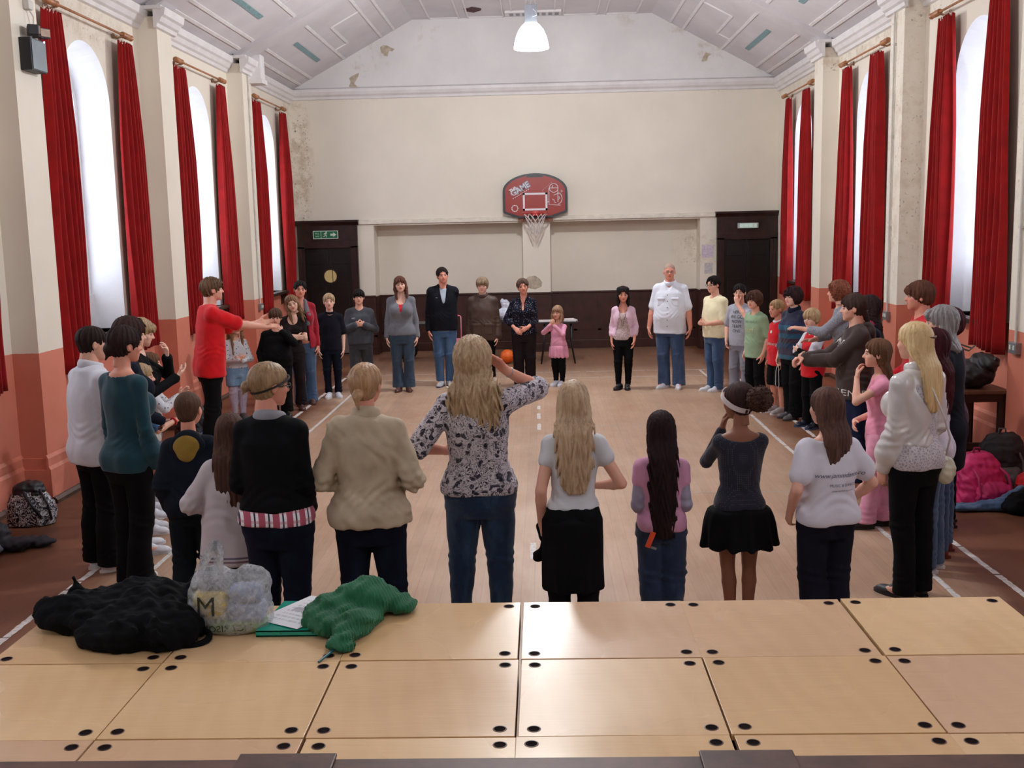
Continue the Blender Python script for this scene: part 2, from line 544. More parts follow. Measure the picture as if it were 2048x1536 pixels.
# arm presets: wrist (out, fwd, z)/h, elbow hint, finger direction, palm normal (out, fwd, up), curl
ARMS = dict(
    hang=((.122, .015, .475), (.35, -1, 0), (-.12, .12, -1), (-1, .1, 0), .45),
    hangf=((.118, .055, .49), (.3, -1, 0), (-.1, .3, -1), (-1, .2, 0), .5),
    front=((.045, .115, .565), (.5, -1, -.3), (-.9, .25, -.5), (.1, -1, .1), .55),
    clasp=((.055, .125, .60), (.6, -.8, -.5), (-.9, .35, .05), (.1, -1, .3), .75),
    chest=((.045, .125, .665), (.7, -.4, -.9), (-.9, .2, .25), (.1, -1, 0), .6),
    folded=((-.03, .118, .665), (1, .1, -.8), (-1, .1, .12), (0, -1, 0), .45),
    elbowout=((.085, .10, .60), (.65, -1, -.25), (-.8, .5, 0), (0, -1, 0), .5),
    pocket=((.118, .04, .515), (.8, -1, 0), (-.3, .4, -1), (-1, 0, 0), .5),
    back=((.02, -.10, .50), (1, -.3, 0), (-1, -.05, -.2), (0, 1, 0), .5),
    hip=((.10, .085, .57), (1, -.8, -.2), (-.7, .7, -.1), (0, -1, 0), .5),
)

TRUNK = {
    'f': [(.42, .080, .058, 0), (.47, .098, .066, -.004), (.52, .101, .068, -.004), (.56, .090, .061, -.001), (.61, .077, .055, .001), (.66, .080, .058, .003), (.72, .087, .066, .006), (.765, .084, .058, 0), (.80, .064, .046, -.004), (.845, .036, .036, -.006)],
    'm': [(.42, .080, .058, 0), (.47, .094, .064, -.002), (.52, .094, .063, 0), (.58, .089, .060, .002), (.64, .093, .062, .002), (.71, .103, .067, .002), (.765, .097, .060, 0), (.80, .076, .050, -.004), (.845, .040, .038, -.006)],
    'c': [(.42, .080, .058, 0), (.47, .092, .062, -.002), (.52, .092, .062, 0), (.58, .084, .060, .004), (.64, .086, .060, .004), (.71, .092, .062, .002), (.765, .086, .056, 0), (.80, .066, .046, -.002), (.845, .036, .036, -.004)],
}

class Person:
    def __init__(s, label, X, Y, heading, h, sex='f', g=1.0, skin='fair', hairc=(90, 60, 40), look=(0, 0, 0), lean=(0, 0),
                 L='hang', R='hang', feet=None, near=False, belly=0.0, bust=1.0, seed=0, cat='person', headscale=1.0, hands=True, legbend=0.0):
        s.h, s.sex, s.g, s.seed = h, sex, g, seed
        s.root = thing('person', label, cat, (X, Y, 0), math.radians(heading))
        s.hh = (0.13 + 0.057 * h) * headscale
        s.kind = 'c' if h < 1.42 else sex
        s.near = near
        s.rb = .010 if near else .012
        s.rh = .0042 if near else .0052
        s.rhand = .0034 if near else .0040
        s.zsh = h - 1.55 * s.hh
        s.zhip = .485 * h
        s.lean = lean
        s.belly, s.bust = belly, bust
        s.skin = skin_mat('skin_' + skin, SKIN[skin]) if isinstance(skin, str) else skin_mat('skin_%d_%d_%d' % skin, skin)
        s.skinrgb = SKIN[skin] if isinstance(skin, str) else skin
        s.hairrgb = hairc
        s.sw = (.094 if s.kind == 'm' else .084 if s.kind == 'f' else .082) * h * (0.5 + 0.5 * g)
        s.S = {}; s.E = {}; s.W = {}; s.H = {}
        for sd, spec in ((-1, L), (1, R)):
            if isinstance(spec, str): spec = ARMS[spec]
            w, pole, hd, pn, curl = spec
            m = V3(sd, 1, 1)
            if isinstance(w, tuple) and w[0] > .09: w = (w[0] + .10 * (g - 1) + (.012 if s.kind == 'm' else 0) + .05 * belly, w[1], w[2])
            sh = s.sp(V3(sd * s.sw, -.004 * h, s.zsh))
            W = V3(w[0] * sd, w[1], w[2]) * h + V3(*s.shift(w[2] * h), 0) * (1 if w[2] > .55 else .6)
            U, Fo = .168 * h, .148 * h
            d = W - sh; D = np.linalg.norm(d)
            if D > (U + Fo) * .992: W = sh + d / D * (U + Fo) * .992; d = W - sh; D = np.linalg.norm(d)
            if D < .1 * h: W = sh + d / D * .1 * h; d = W - sh; D = .1 * h
            a = (U * U - Fo * Fo + D * D) / (2 * D); r = math.sqrt(max(U * U - a * a, 0))
            pv = V3(*pole) * m; dn = d / D; pv = pv - dn * (pv @ dn); pv = unit(pv)
            s.S[sd], s.E[sd], s.W[sd] = sh, sh + dn * a + pv * r, W
            fd = unit(V3(*hd) * m); n = V3(*pn) * m; n = unit(n - fd * (n @ fd))
            s.H[sd] = (fd, n, np.cross(fd, n) * sd, curl)
        fx = .060 * h
        feet = feet or ((.065 * h, 0.0, 8), (.065 * h, 0.0, 8))
        s.feet = {-1: feet[0], 1: feet[1]}
        s.HJ = {}; s.K = {}; s.A = {}
        for sd in (-1, 1):
            x, y, toe = s.feet[sd]
            s.HJ[sd] = V3(sd * .052 * h * g ** .5, 0, s.zhip)
            s.A[sd] = V3(sd * x, y - .01 * h, .048 * h)
            mid = (s.HJ[sd] + s.A[sd]) / 2; mid[2] = .275 * h
            t = (s.zhip - mid[2]) / (s.zhip - s.A[sd][2])
            k = s.HJ[sd] * (1 - t) + s.A[sd] * t
            s.K[sd] = k + V3(sd * .002 * h, (.012 + legbend) * h, 0)
        # head frame
        sx, sy = s.shift(s.zsh + .05 * h)
        s.NB = V3(sx, sy - .004 * h, s.zsh + .030 * h)
        s.HC = V3(sx + lean[0] * .15, sy + .020 * h + lean[1] * .1, h - .5 * s.hh)
        yaw, pitch, tilt = [math.radians(v) for v in look]
        s.HR = np.array(Matrix.Rotation(yaw, 3, 'Z') @ Matrix.Rotation(-pitch, 3, 'X') @ Matrix.Rotation(tilt, 3, 'Y'))
        s.headM = Matrix.Translation(Vector(s.HC)) @ Matrix(s.HR.tolist()).to_4x4()
        s.body(hands)
    def shift(s, z):
        t = min(max((z - s.zhip) / (s.zsh - s.zhip), 0), 1.25)
        return s.lean[0] * t, s.lean[1] * t
    def sp(s, p):
        a, b = s.shift(p[2]); return p + V3(a, b, 0)
    def zmap(s, zf):
        return zf * s.h if zf <= .5 else .5 * s.h + (zf - .5) / (.800 - .5) * (s.zsh - .5 * s.h)
    def secs(s, infl=0.0, zlo=None, zhi=None, straight=0.0, flare=0.0, yin=1.0, hemw=0.0):
        base = TRUNK[s.kind]; h = s.h; out = []
        chest = max(a for z, a, b, y in base if .68 < z < .75)
        for zf, a, b, y in base:
            z = s.zmap(zf)
            gg = s.g if zf < .79 else (1 + (s.g - 1) * .4)
            if .5 < zf < .70: b = b + s.belly * (1 - abs(zf - .60) / .12 if abs(zf - .60) < .12 else 0) * .5; y = y + s.belly * .5 * max(0, 1 - abs(zf - .60) / .12)
            if zf < .74: a = max(a, straight * chest); b = max(b, straight * .066)
            x0, y0 = s.shift(z)
            fl = flare * max(0, (.72 - zf) / .25) + (hemw if zf < .60 else 0)
            out.append((z, x0, y0 + y * h, a * h * gg + infl + fl, b * h * gg + infl * yin + fl))
        if zlo is not None:
            S = np.array(out); r = [float(pchip(S[:, 0], S[:, i], np.array([max(zlo, S[0, 0])]))[0]) for i in range(5)]
            if zlo < S[0, 0]:
                r[3] = float(S[0, 3]) * .98 + flare * .5; r[4] = float(S[0, 4]) + flare * .5
                k = (S[1]); r[3] = max(r[3], float(S[1, 3])); r[4] = max(r[4], float(S[1, 4]))
                out = [o for o in out if o[0] > S[0, 0] + 1e-6]
            out = [(zlo, r[1], r[2], r[3], r[4])] + [o for o in out if o[0] > zlo + .012]
        if zhi is not None:
            S = np.array(out); r = [float(pchip(S[:, 0], S[:, i], np.array([zhi]))[0]) for i in range(5)]
            out = [o for o in out if o[0] < zhi - .012] + [(zhi, r[1], r[2], r[3], r[4])]
        return out
    def bounds(s, pad=.08):
        P = np.array([s.S[i] for i in (-1, 1)] + [s.E[i] for i in (-1, 1)] + [s.W[i] for i in (-1, 1)])
        w = .125 * s.h * s.g
        lo = np.minimum(P.min(0), [-w, -w, 0]) - pad; hi = np.maximum(P.max(0), [w, w, 0]) + pad
        return lo, hi
    def emit(s, name, parts, mats, midx=None, parent=None):
        Vs, Fs, o = [], [], 0
        for v, f in parts:
            if len(v) == 0: continue
            Vs.append(v); Fs.append(f + o); o += len(v)
        return mesh_obj(name, np.concatenate(Vs), np.concatenate(Fs), mats, parent or s.root, True, midx=midx)
    def toworld(s, v): return v @ s.HR.T + s.HC
    # ------------------------------------------------ skin
    def arm_r(s):
        q = s.h * (.5 + .5 * s.g)
        return (.030 * q, .0235 * q, .0155 * q) if s.kind == 'm' else (.0265 * q, .021 * q, .0145 * q)
    def body(s, hands):
        h, g = s.h, s.g
        lo, hi = s.bounds(); lo[2] = 0.0; hi[2] = s.HC[2]
        G = Grid(lo, hi, s.rb)
        G.u(loft(s.secs(0, .445 * h), 2.3, .01))
        ra, re, rw = s.arm_r(); s.neckr = (.034 if s.kind == 'm' else .0285 if s.kind == 'f' else .029) * h * (.7 + .3 * g)
        if s.kind == 'f' and s.bust > 0 and h > 1.5:
            for sd in (-1, 1): G.u(ell(s.sp(V3(sd * .043 * h, .052 * h, s.zmap(.715))), (.040 * h * s.bust, .036 * h * s.bust, .042 * h * s.bust)), .03)
        for sd in (-1, 1):
            G.u(cap(s.NB + V3(sd * .012 * h, 0, .0), s.S[sd], s.neckr * .85, ra * 1.08), .03)
            e = s.E[sd]
            G.u(cap(s.S[sd], e, ra, re), .015)
            mid = e * .7 + s.W[sd] * .3
            G.u(cap(e, mid, re, re * 1.04), .008).u(cap(mid, s.W[sd], re * 1.02, rw), .008)
        G.u(cap(s.NB - V3(0, 0, .01), s.HC + s.HR @ V3(0, -.08, -.18) * s.hh, s.neckr * 1.05, s.neckr * .95), .022)
        for sd in (-1, 1):
            q = h * (.5 + .5 * g)
            G.u(cap(s.HJ[sd], s.K[sd], .053 * q, .031 * q), .012)
            k, a = s.K[sd], s.A[sd]
            mid = k * .68 + a * .32 + V3(0, -.009 * h, 0)
            G.u(cap(k, mid, .029 * q, .0305 * q), .008).u(cap(mid, a, .0305 * q, .020 * q), .01)
            toe = math.radians(s.feet[sd][2]) * sd
            G.u(cap(a - V3(0, 0, .015 * h), a + V3(math.sin(toe), math.cos(toe), 0) * .07 * h - V3(0, 0, .03 * h), .022 * h, .014 * h), .015)
        for sd in (-1, 1):      # glutes
            G.u(ell((sd * .045 * h * g, -.030 * h, .50 * h), (.048 * h * g, .045 * h * g, .050 * h)), .03)
        parts = [G.mesh()]
        nb = len(parts[0][1])
        # head
        r = s.rh / s.hh
        H = Grid((-.46, -.6, -.62), (.46, .58, .62), r)
        q = s.hh
        jaw = .265 if s.kind == 'm' else .245
        H.u(ell((0, -.07, .135), (.335, .415, .365)))
        H.u(ell((0, .10, -.10), (.285, .275, .31)), .12)
        H.u(ell((0, .15, -.26), (jaw - .03, .225, .20)), .10)
        H.u(ell((0, .285, -.40), (.085, .07, .065)), .08)
        H.u(cap((-.14, .315, .075), (.14, .315, .075), .055), .06)
        for sd in (-1, 1):
            H.u(ell((sd * .17, .25, -.10), (.10, .09, .10)), .07)
            H.cut(ell((sd * .142, .425, .005), (.085, .07, .055)), .05)
            H.u(ell((sd * .138, .315, .0), (.062, .05, .05)), .01)
            H.u(cap((sd * .045, .385, -.115), (sd * .028, .40, -.12), .028), .03)
            # ear
            H.u(ell((sd * .345, -.03, -.03), (.035, .075, .125)), .03)
            H.cut(ell((sd * .39, -.01, -.01), (.03, .04, .07)), .02)
        H.u(cap((0, .345, .05), (0, .435, -.105), .030, .048), .04)
        H.u(cap((-.055, .345, -.222), (.055, .345, -.222), .030), .025)
        H.u(cap((-.045, .342, -.262), (.045, .342, -.262), .032), .025)
        H.cut(cap((-.09, .405, -.241), (.09, .405, -.241), .016), .02)
        H.u(cap((0, -.10, -.15), (0, -.14, -.56), s.neckr / q * .93, s.neckr / q * .98), .08)
        v, f = H.mesh()
        c = v[f].mean(1); x, y, z = np.abs(c[:, 0]), c[:, 1], c[:, 2]
        mi = np.zeros(len(f), int)
        fr = y > .22
        eye = fr & (((x - .138) / .058) ** 2 + ((z + .002) / .022) ** 2 < 1)
        iris = eye & ((x - .136) ** 2 + (z - .0) ** 2 < .030 ** 2)
        lip = fr & (((x) / .10) ** 2 + ((z + .242) / .042) ** 2 < 1)
        brow = fr & (x > .055) & (x < .225) & (np.abs(z - .105 + .25 * (x - .13) ** 2 * 8) < .023)
        lash = fr & (((x - .138) / .078) ** 2 + ((z - .004) / .036) ** 2 < 1)
        mi[brow] = 4; mi[lash] = 3; mi[eye] = 1; mi[iris] = 2; mi[lip] = 5
        parts.append((s.toworld(v * q), f)); nhd = len(f)
        nh = 0
        for sd in (-1, 1):
            p = s.hand(sd); parts.append(p); nh += len(p[1])
        sc = s.skinrgb
        lipm = skin_mat('lips_%d_%d_%d' % sc, (int(sc[0] * .86), int(sc[1] * .60), int(sc[2] * .62)))
        hb = s.hairrgb
        browm = plain('brow_%d_%d_%d' % hb, tuple(int((a * .72 + b * .12)) for a, b in zip(hb, sc)), .7, bump=0)
        mats = [s.skin, plain('eye_white', (215, 205, 200), .25, .02, bump=0), plain('iris_dark', (52, 44, 40), .2, .02, bump=0),
                plain('lash_%d_%d_%d' % sc, tuple(int(v * .50) for v in sc), .6, bump=0), browm, lipm]
        midx = np.concatenate([np.zeros(nb, int), mi, np.zeros(nh, int)])
        s.bodyobj = s.emit('body', parts, mats, midx)
    def hand(s, sd):
        d, n, t, curl = s.H[sd]
        L = .106 * s.h if s.kind != 'm' else .110 * s.h
        W = s.W[sd]
        rw = s.arm_r()[2]
        def P(a, b, c): return W + d * a * L + t * b * L + n * c * L
        prims = []
        fd = unit(s.W[sd] - s.E[sd])
        prims.append((cap(W - fd * .30 * L, P(.06, 0, 0), rw * 1.04, rw * .98), .0))
        for b0, b1, k in ((.06, .125, .46), (.0, .042, .48), (-.03, -.042, .46), (-.07, -.122, .42)):
            prims.append((cap(P(.05, b0, 0), P(k, b1, 0.0), .085 * L, .062 * L), .05 * L))
        prims.append((cap(P(.10, .10, .03), P(.34, .17, .05), .085 * L, .06 * L), .06 * L))
        pts = [P(0, 0, 0)]
        for i, (b, k, ln) in enumerate(((.125, .46, .40), (.042, .48, .45), (-.042, .46, .41), (-.122, .42, .32))):
            base = P(k, b, 0); r0 = .047 * L
            cu = curl * (0.8 + .12 * i)
            a1, a2, a3 = cu * .55, cu * 1.35, cu * 1.9
            sp = (b * .35)
            prev = base
            for j, (an, fr) in enumerate(((a1, .45), (a2, .31), (a3, .24))):
                dv = unit(d * math.cos(an) + n * math.sin(an) + t * sp * math.cos(an))
                nx = prev + dv * ln * fr * L
                prims.append((cap(prev, nx, r0 * (1 - .1 * j), r0 * (.9 - .1 * j)), .008 * L if j else .025 * L))
                prev = nx; pts.append(nx)
        prev = P(.22, .16, .04)
        for j, (dd, ln) in enumerate(((unit(d * .75 + t * .62 + n * (.25 + .3 * curl)), .22), (unit(d * .92 + t * .30 + n * (.3 + .5 * curl)), .19))):
            nx = prev + dd * ln * L
            prims.append((cap(prev, nx, .062 * L * (1 - .1 * j), .052 * L * (1 - .12 * j)), .03 * L)); prev = nx; pts.append(nx)
        pts.append(W - fd * .33 * L); pts = np.array(pts)
        G = Grid(pts.min(0) - .13 * L, pts.max(0) + .13 * L, s.rhand)
        for p, k in prims: G.u(p, k)
        return G.mesh()
    # ------------------------------------------------ clothes
    def top(s, name, mat, infl=.012, sleeve='long', hem=.50, neck='crew', straight=.85, flare=0.0, amp=.004, sl=.009, ff=1.0,
            v=None, parent=None, zlo=None, cuff=0.0, opened=None, backscoop=False, vert=.5, slcuff=None, p=2.35, bell=None, puff=0):
        h = s.h
        zl = hem * h
        lo, hi = s.bounds(.10); lo[2] = min(zl, min(s.W[1][2], s.W[-1][2])) - .08; hi[2] = s.NB[2] + .12
        for sd in (-1, 1): hi[2] = max(hi[2], s.W[sd][2] + .08, s.E[sd][2] + .08)
        G = Grid(lo, hi, s.rb * .95)
        s.hemz = zl
        G.u(loft(s.secs(infl, zl, None, straight, flare, hemw=.007), p, .012))
        if hem < .53:
            for sd in (-1, 1): G.u(ell((sd * .045 * h * s.g, -.026 * h, .51 * h), (.048 * h * s.g + infl + .006, .045 * h * s.g + infl + .008, .050 * h + infl)), .03)
            G.keep(lambda X, Y, Z: np.where((np.abs(X) < .2 * h), zl - Z + 0 * X + 0 * Y, -1) * (np.abs(X) < .105 * h * s.g + infl) - 1.0 * (np.abs(X) >= .105 * h * s.g + infl))
        ra, re, rw = s.arm_r()
        if s.kind == 'f' and s.bust > 0 and h > 1.5:
            for sd in (-1, 1): G.u(ell(s.sp(V3(sd * .043 * h, .052 * h, s.zmap(.715))), (.040 * h * s.bust + infl, .036 * h * s.bust + infl, .042 * h * s.bust + infl)), .035)
        for sd in (-1, 1):
            S, E, W = s.S[sd], s.E[sd], s.W[sd]
            if sleeve == 'none':
                G.u(cap(s.NB + V3(sd * .012 * h, 0, .0), S - V3(sd * .022 * h, 0, 0), s.neckr * .85 + infl * .6, ra * .95 + infl * .5), .03)
                continue
            G.u(cap(s.NB + V3(sd * .012 * h, 0, .0), S, s.neckr * .85 + infl * .7, ra * 1.08 + sl * .8), .035)
            frac = dict(cap=.33, short=.62, half=.85, elbow=1.0, threeq=1.55, long=1.97, over=2.12)[sleeve]
            if sleeve == 'cap': G.u(cap(S, S + (E - S) * frac, ra * 1.02 + sl, ra + sl * 1.1), .02)
            elif frac <= 1: G.u(cap(S, S + (E - S) * frac, ra + sl, ra * (1 - .12 * frac) + sl * 1.25 + cuff), .02)
            else:
                G.u(cap(S, E, ra + sl + puff, re + sl + puff), .02)
                en = E + (W - E) * (frac - 1)
                if bell: 
                    md = E + (W - E) * .6
                    G.u(cap(E, md, re + sl + puff, re + sl + bell), .012).u(cap(md, en, re + sl + bell, rw + sl), .012)
                else: G.u(cap(E, en, re + sl, rw + sl + cuff + .004), .012)
                if slcuff: G.u(cap(E + (W - E) * (frac - 1.14), en, rw + sl + slcuff, rw + sl + slcuff), .006)
        # folds, with bunching at the elbows and waist
        fo = folds(amp, s.seed, ff, vert)
        Es = [s.E[i] for i in (-1, 1)]; zw = s.zmap(.60)
        def dfn(x, y, z):
            d = fo(x, y, z)
            if sleeve in ('long', 'over', 'threeq'):
                for sd, e in zip((-1, 1), Es):
                    ax = unit(s.W[sd] - s.S[sd])
                    q = np.exp(-((x - e[0]) ** 2 + (y - e[1]) ** 2 + (z - e[2]) ** 2) / .0065)
                    d = d + amp * .8 * q + amp * .7 * q * np.sin((x * ax[0] + y * ax[1] + z * ax[2]) * 150 + 30 * x + 1.5 * np.sin(40 * y))
            q = np.exp(-((z - zw) / .07) ** 2)
            d = d + amp * .6 * q * np.sin(z * 110 + 14 * np.sin(9 * x + s.seed) + 6 * y)
            return np.maximum(d, -.0045)
        G.disp(dfn)
        # neck opening
        nb = s.NB
        zc = nb[2] + .022 * h
        if neck != 'none': G.cut(cap(nb + V3(0, .008 * h, .012 * h), nb + V3(0, .02 * h, .07 * h), s.neckr + .008, s.neckr + .012))
        if neck == 'crew': G.cut(ell(nb + V3(0, .030 * h, .022 * h), (.036 * h, .036 * h, .026 * h)))
        if neck == 'scoop': G.cut(ell(nb + V3(0, .06 * h, .0), (.052 * h, .055 * h, .058 * h)))
        if neck == 'wide': G.cut(ell(nb + V3(0, .02 * h, .02 * h), (.070 * h, .075 * h, .040 * h)))
        if neck == 'shirt': v = v or .07
        if backscoop: G.cut(ell(nb + V3(0, -.02 * h, .018 * h), (.085 * h, .075 * h, .042 * h)))
        if v: G.cut(cap(nb + V3(0, .05 * h, .03 * h), nb + V3(0, .10 * h, .018 * h - v * h), .036 * h, .003))
        if opened:    # open front: wedge from the neck down to the hem
            w0, w1 = opened
            x0, y0 = nb[0], nb[1]
            G.keep(lambda X, Y, Z: np.where(Y > y0 + .02, (w1 + (w0 - w1) * np.clip((Z - zl) / (zc - zl), 0, 1)) - np.abs(X - x0 * np.clip((Z - zl) / (zc - zl), 0, 1)), -1.0))
        o = s.emit(name, [G.mesh()], [mat], parent=parent)
        return o
    def collar(s, name, mat, R=None, r=.010, up=.012, tilt=.5, flat=.6, parent=None, dy=0.0):
        h = s.h; c = s.NB + V3(0, .006 * h + dy, .018 * h + up)
        R = R or s.neckr + .012
        G = Grid(c - R - .05, c + R + .05, .005)
        G.u(torus(c, R, r, (0, tilt * .6, 1), flat))
        return s.emit(name, [G.mesh()], [mat], parent=parent)
    def hoodback(s, name, mat, size=1.0, parent=None, dy=0.0):
        h = s.h; c = s.NB + V3(0, -.055 * h + dy, .0)
        G = Grid(c - .14, c + .14, .0065)
        G.u(ell(c + V3(0, -.005, -.015 * h), (.062 * h * size, .030 * h, .052 * h * size)))
        G.u(ell(c + V3(0, -.016, -.050 * h), (.036 * h * size, .024 * h, .035 * h * size)), .03)
        G.u(torus(s.NB + V3(0, -.010 * h, .012 * h), s.neckr + .018, .017, (0, .45, 1), .7), .02)
        G.cut(cap(s.NB + V3(0, .004 * h, -.02), s.NB + V3(0, .02 * h, .10 * h), s.neckr + .004, s.neckr + .010), .006)
        G.disp(folds(.004, s.seed + 3, 1.3))
        return s.emit(name, [G.mesh()], [mat], parent=parent)
    def legs(s, name, mat, style='regular', waist=.575, ankle=.045, amp=.004, infl=.010, ff=1.0, parent=None, rr=None, vert=.5, rise=.42):
        h, g = s.h, s.g
        R = rr or dict(slim=(.055, .035, .027, .027), regular=(.058, .043, .038, .038), wide=(.061, .050, .048, .050), flare=(.056, .036, .042, .056),
                       boot=(.056, .038, .036, .043), baggy=(.064, .056, .052, .050), tight=(.052, .032, .020, .020), shorts=(.062, .058, .05, .05))[style]
        q = h * (.5 + .5 * g)
        xs = [s.A[i] for i in (-1, 1)] + [s.K[i] for i in (-1, 1)]
        P = np.array(xs); w = .13 * h * g
        lo = np.minimum(P.min(0) - .10, [-w, -w, 0]); hi = np.maximum(P.max(0) + .10, [w, w, waist * h + .03])
        lo[2] = max(0.0, ankle * h - .03)
        hi[2] = waist * h + .03
        G = Grid(lo, hi, s.rb * .95)
        zw = s.zmap(waist)
        if getattr(s, 'hemz', None): zw = max(min(zw, s.hemz + .035), .50 * h)
        G.u(loft(s.secs(infl, rise * h, zw, 0.0), 2.4, .01))
        for sd in (-1, 1):
            G.u(ell((sd * .045 * h * g, -.030 * h, .50 * h), (.048 * h * g + infl * .8, .045 * h * g + infl * .8, .050 * h + infl * .8)), .03)
            G.u(cap(s.HJ[sd], s.K[sd], max(R[0] * q, .054 * q + infl), max(R[1] * q, .036 * q + .010)), .018)
            if ankle < .25:
                k, a = s.K[sd], s.A[sd].copy()
                mid = k * .6 + a * .4 + V3(0, -.008 * h, 0); a[2] = ankle * h * .6
                G.u(cap(k, mid, max(R[1] * q, .036 * q + .010), max(R[2] * q, .034 * q + .006)), .012).u(cap(mid, a, max(R[2] * q, .034 * q + .006), max(R[3] * q, .021 * q + .006)), .012)
                G.u(cap(k + V3(0, -.012 * h, .03), k + V3(0, -.012 * h, -.06), .034 * q + .006, .036 * q + .008), .015)
        # centre-back crease
        G.disp(lambda x, y, z: -.006 * np.exp(-(x / .010) ** 2) * ((y < 0) & (z > .44 * h)))
        fo = folds(amp, s.seed + 11, ff, vert); zk = .275 * h
        G.disp(lambda x, y, z: np.maximum(-.004, fo(x, y, z) + amp * .8 * np.exp(-((z - zk) / .06) ** 2) * np.sin(z * 120 + 30 * x + 20 * y)
               + amp * 1.0 * np.exp(-((z - .09 * h) / .06) ** 2) * np.sin(z * 150 + 20 * np.sin(14 * x)) + amp * .7 * np.exp(-((z - .45 * h) / .035) ** 2) * np.sin(z * 90 + 40 * np.abs(x))))
        zc = ankle * h
        G.keep(lambda X, Y, Z: zc - Z + 0 * X + 0 * Y)
        return s.emit(name, [G.mesh()], [mat], parent=parent)
    def skirt(s, name, mat, waist=.585, hem=.30, w0=.0, w1=.125, d1=.09, pleat=.006, n=14, amp=.002, parent=None, infl=.016):
        h = s.h; zw = s.zmap(waist)
        if getattr(s, 'hemz', None): zw = max(min(zw, s.hemz + .03), .53 * h)
        sec = s.secs(infl * .7, .5 * h, zw)
        top = [o for o in sec if o[0] > .51 * h]
        m = (.50 * h, 0, -.006 * h, max(.108 * h * s.g, .75 * w1 * h) + .012, max(.082 * h * s.g, .7 * d1 * h) + .012)
        sec = [(hem * h, 0, -.004 * h, w1 * h, d1 * h), m] + top
        G = Grid((-w1 * h - .06, -d1 * h - .07, hem * h - .03), (w1 * h + .06, d1 * h + .06, s.zmap(waist) + .03), s.rb * .9)
        G.u(loft(sec, 2.1, .006))
        z1 = .55 * h
        fo = folds(amp, s.seed, 1, .7)
        G.disp(lambda x, y, z: fo(x, y, z) + pleat * np.clip((z1 - z) / (z1 - hem * h), 0, 1) * (np.sin(n * np.arctan2(x, y) + 2 * np.sin(6 * z)) + .4 * np.sin(n * 1.7 * np.arctan2(x, y) + 1)))
        return s.emit(name, [G.mesh()], [mat], parent=parent)
    def shoes(s, mat, solem=None, L=None, kind='trainer', toecap=None):
        h = s.h; L = L or .152 * h + .035
        for sd in (-1, 1):
            x, y, toe = s.feet[sd]
            a = math.radians(toe) * -sd
            G = Grid((-.065, -.5 * L - .02, 0), (.065, .5 * L + .02, .13), .0055)
            G.u(ell((0, .20 * L, .022), (.043, .27 * L, .036)))
            G.u(ell((0, -.22 * L, .032), (.036, .24 * L, .05)), .03)
            G.u(cap((0, -.24 * L, .055), (0, .02 * L, .05), .036, .030), .025)
            if kind in ('boot', 'hightop'): G.u(cap((0, -.24 * L, .05), (0, -.22 * L, .11), .040, .040), .02)
            if kind == 'flat': G.cut(ell((0, -.05 * L, .085), (.028, .20 * L, .045)), .006)
            G.keep(lambda X, Y, Z: .012 - Z + 0 * X + 0 * Y)
            v, f = G.mesh()
            M = Matrix.Translation((sd * x, y + .03 * h, 0)) @ Matrix.Rotation(a, 4, 'Z')
            MM = np.array(M)
            v = v @ MM[:3, :3].T + MM[:3, 3]
            o = s.emit('shoe', [(v, f)], [mat])
            sm = solem or mat
            B = MB()
            pr = []
            for i in range(28):
                t = 2 * math.pi * i / 28
                yy = math.cos(t) * .51 * L; w = .045 * (1 - .13 * (yy < 0)) * (1 + .04 * math.sin(3 * t))
                p = M @ Vector((math.sin(t) * w, yy, 0)); pr.append((p.x, p.y))
            B.prism(pr, .020, 'Z', .001)
            auto_smooth(B.build('sole', [sm], o))
            if toecap:
                g2 = Grid((-.06, .2 * L, 0.01), (.06, .55 * L, .08), .005); g2.u(ell((0, .24 * L, .022), (.0445, .262 * L, .0375))); g2.keep(lambda X, Y, Z: (.36 * L - Y) + 0 * X + 0 * Z)
                v, f = g2.mesh(); s.emit('toe_cap', [(v @ MM[:3, :3].T + MM[:3, 3], f)], [toecap], parent=o)
    # ------------------------------------------------ hair
    def hair(s, mat, kind='short', t=.05, line=.30, nape=-.25, ears=True, length=0.0, w=.42, depth=.16, yb=-.55, wave=0.0, locks=0.0, amp=.012,
             bun=None, tail=None, parting=0.0, fringe=None, puff=0.0, seed=0, name='hair', curly=0.0, cut=None, sx=0.0, taper=.55):
        D = length / s.hh
        G = Grid((-.66 - puff, -1.15 - puff, -max(.62, D + .08)), (.66 + puff, .62 + puff, .70 + puff), (.0055 if s.near else .0068) / s.hh)
        G.u(ell((0, -.07, .145), (.335 + t, .41 + t, .365 + t)))
        if D == 0 and ears: G.u(ell((0, -.15, -.10), (.262 + t * .7, .265 + t * .45, .27)), .06)
        else: G.u(ell((0, -.17, -.10), (.275 + t, .28 + t * .8, .26)), .08)
        if puff: G.u(ell((0, -.10, .06), (.38 + puff, .40 + puff, .42 + puff)), .1)
        G.cut(ell((0, .50, line - .44), (cut or .31, .50, .44)), .03)
        if fringe: G.u(ell((0, .30, .21), (.26, .10 + t, .13 + fringe)), .05)
        if ears:
            for sd in (-1, 1): G.cut(ell((sd * .40, .02, -.10), (.13, .15, .17)), .03)
        nz = nape
        if D == 0: G.keep(lambda X, Y, Z: (nz - Z) * .8 + .9 * X * X + .30 * Y)
        if D > 0:
            G.u(loft([(-D, sx, yb, w * taper, depth * .45), (-D * .78, sx, yb, w * .85, depth * .8), (-.75 if D > 1.0 else -D * .6, sx * .5, yb * .92, w, depth), (-.25, 0, yb * .42, min(w, .44), .26), (.10, 0, -.14, .38, .34), (.25, 0, -.12, .30, .28)], 2.2, .04), .08)
            G.cut(ell((0, .50, line - .44), (cut or .31, .50, .44)), .03)
            G.cut(cap((0, .18, -.3), (0, .28, -1.4), .24, .34), .03)
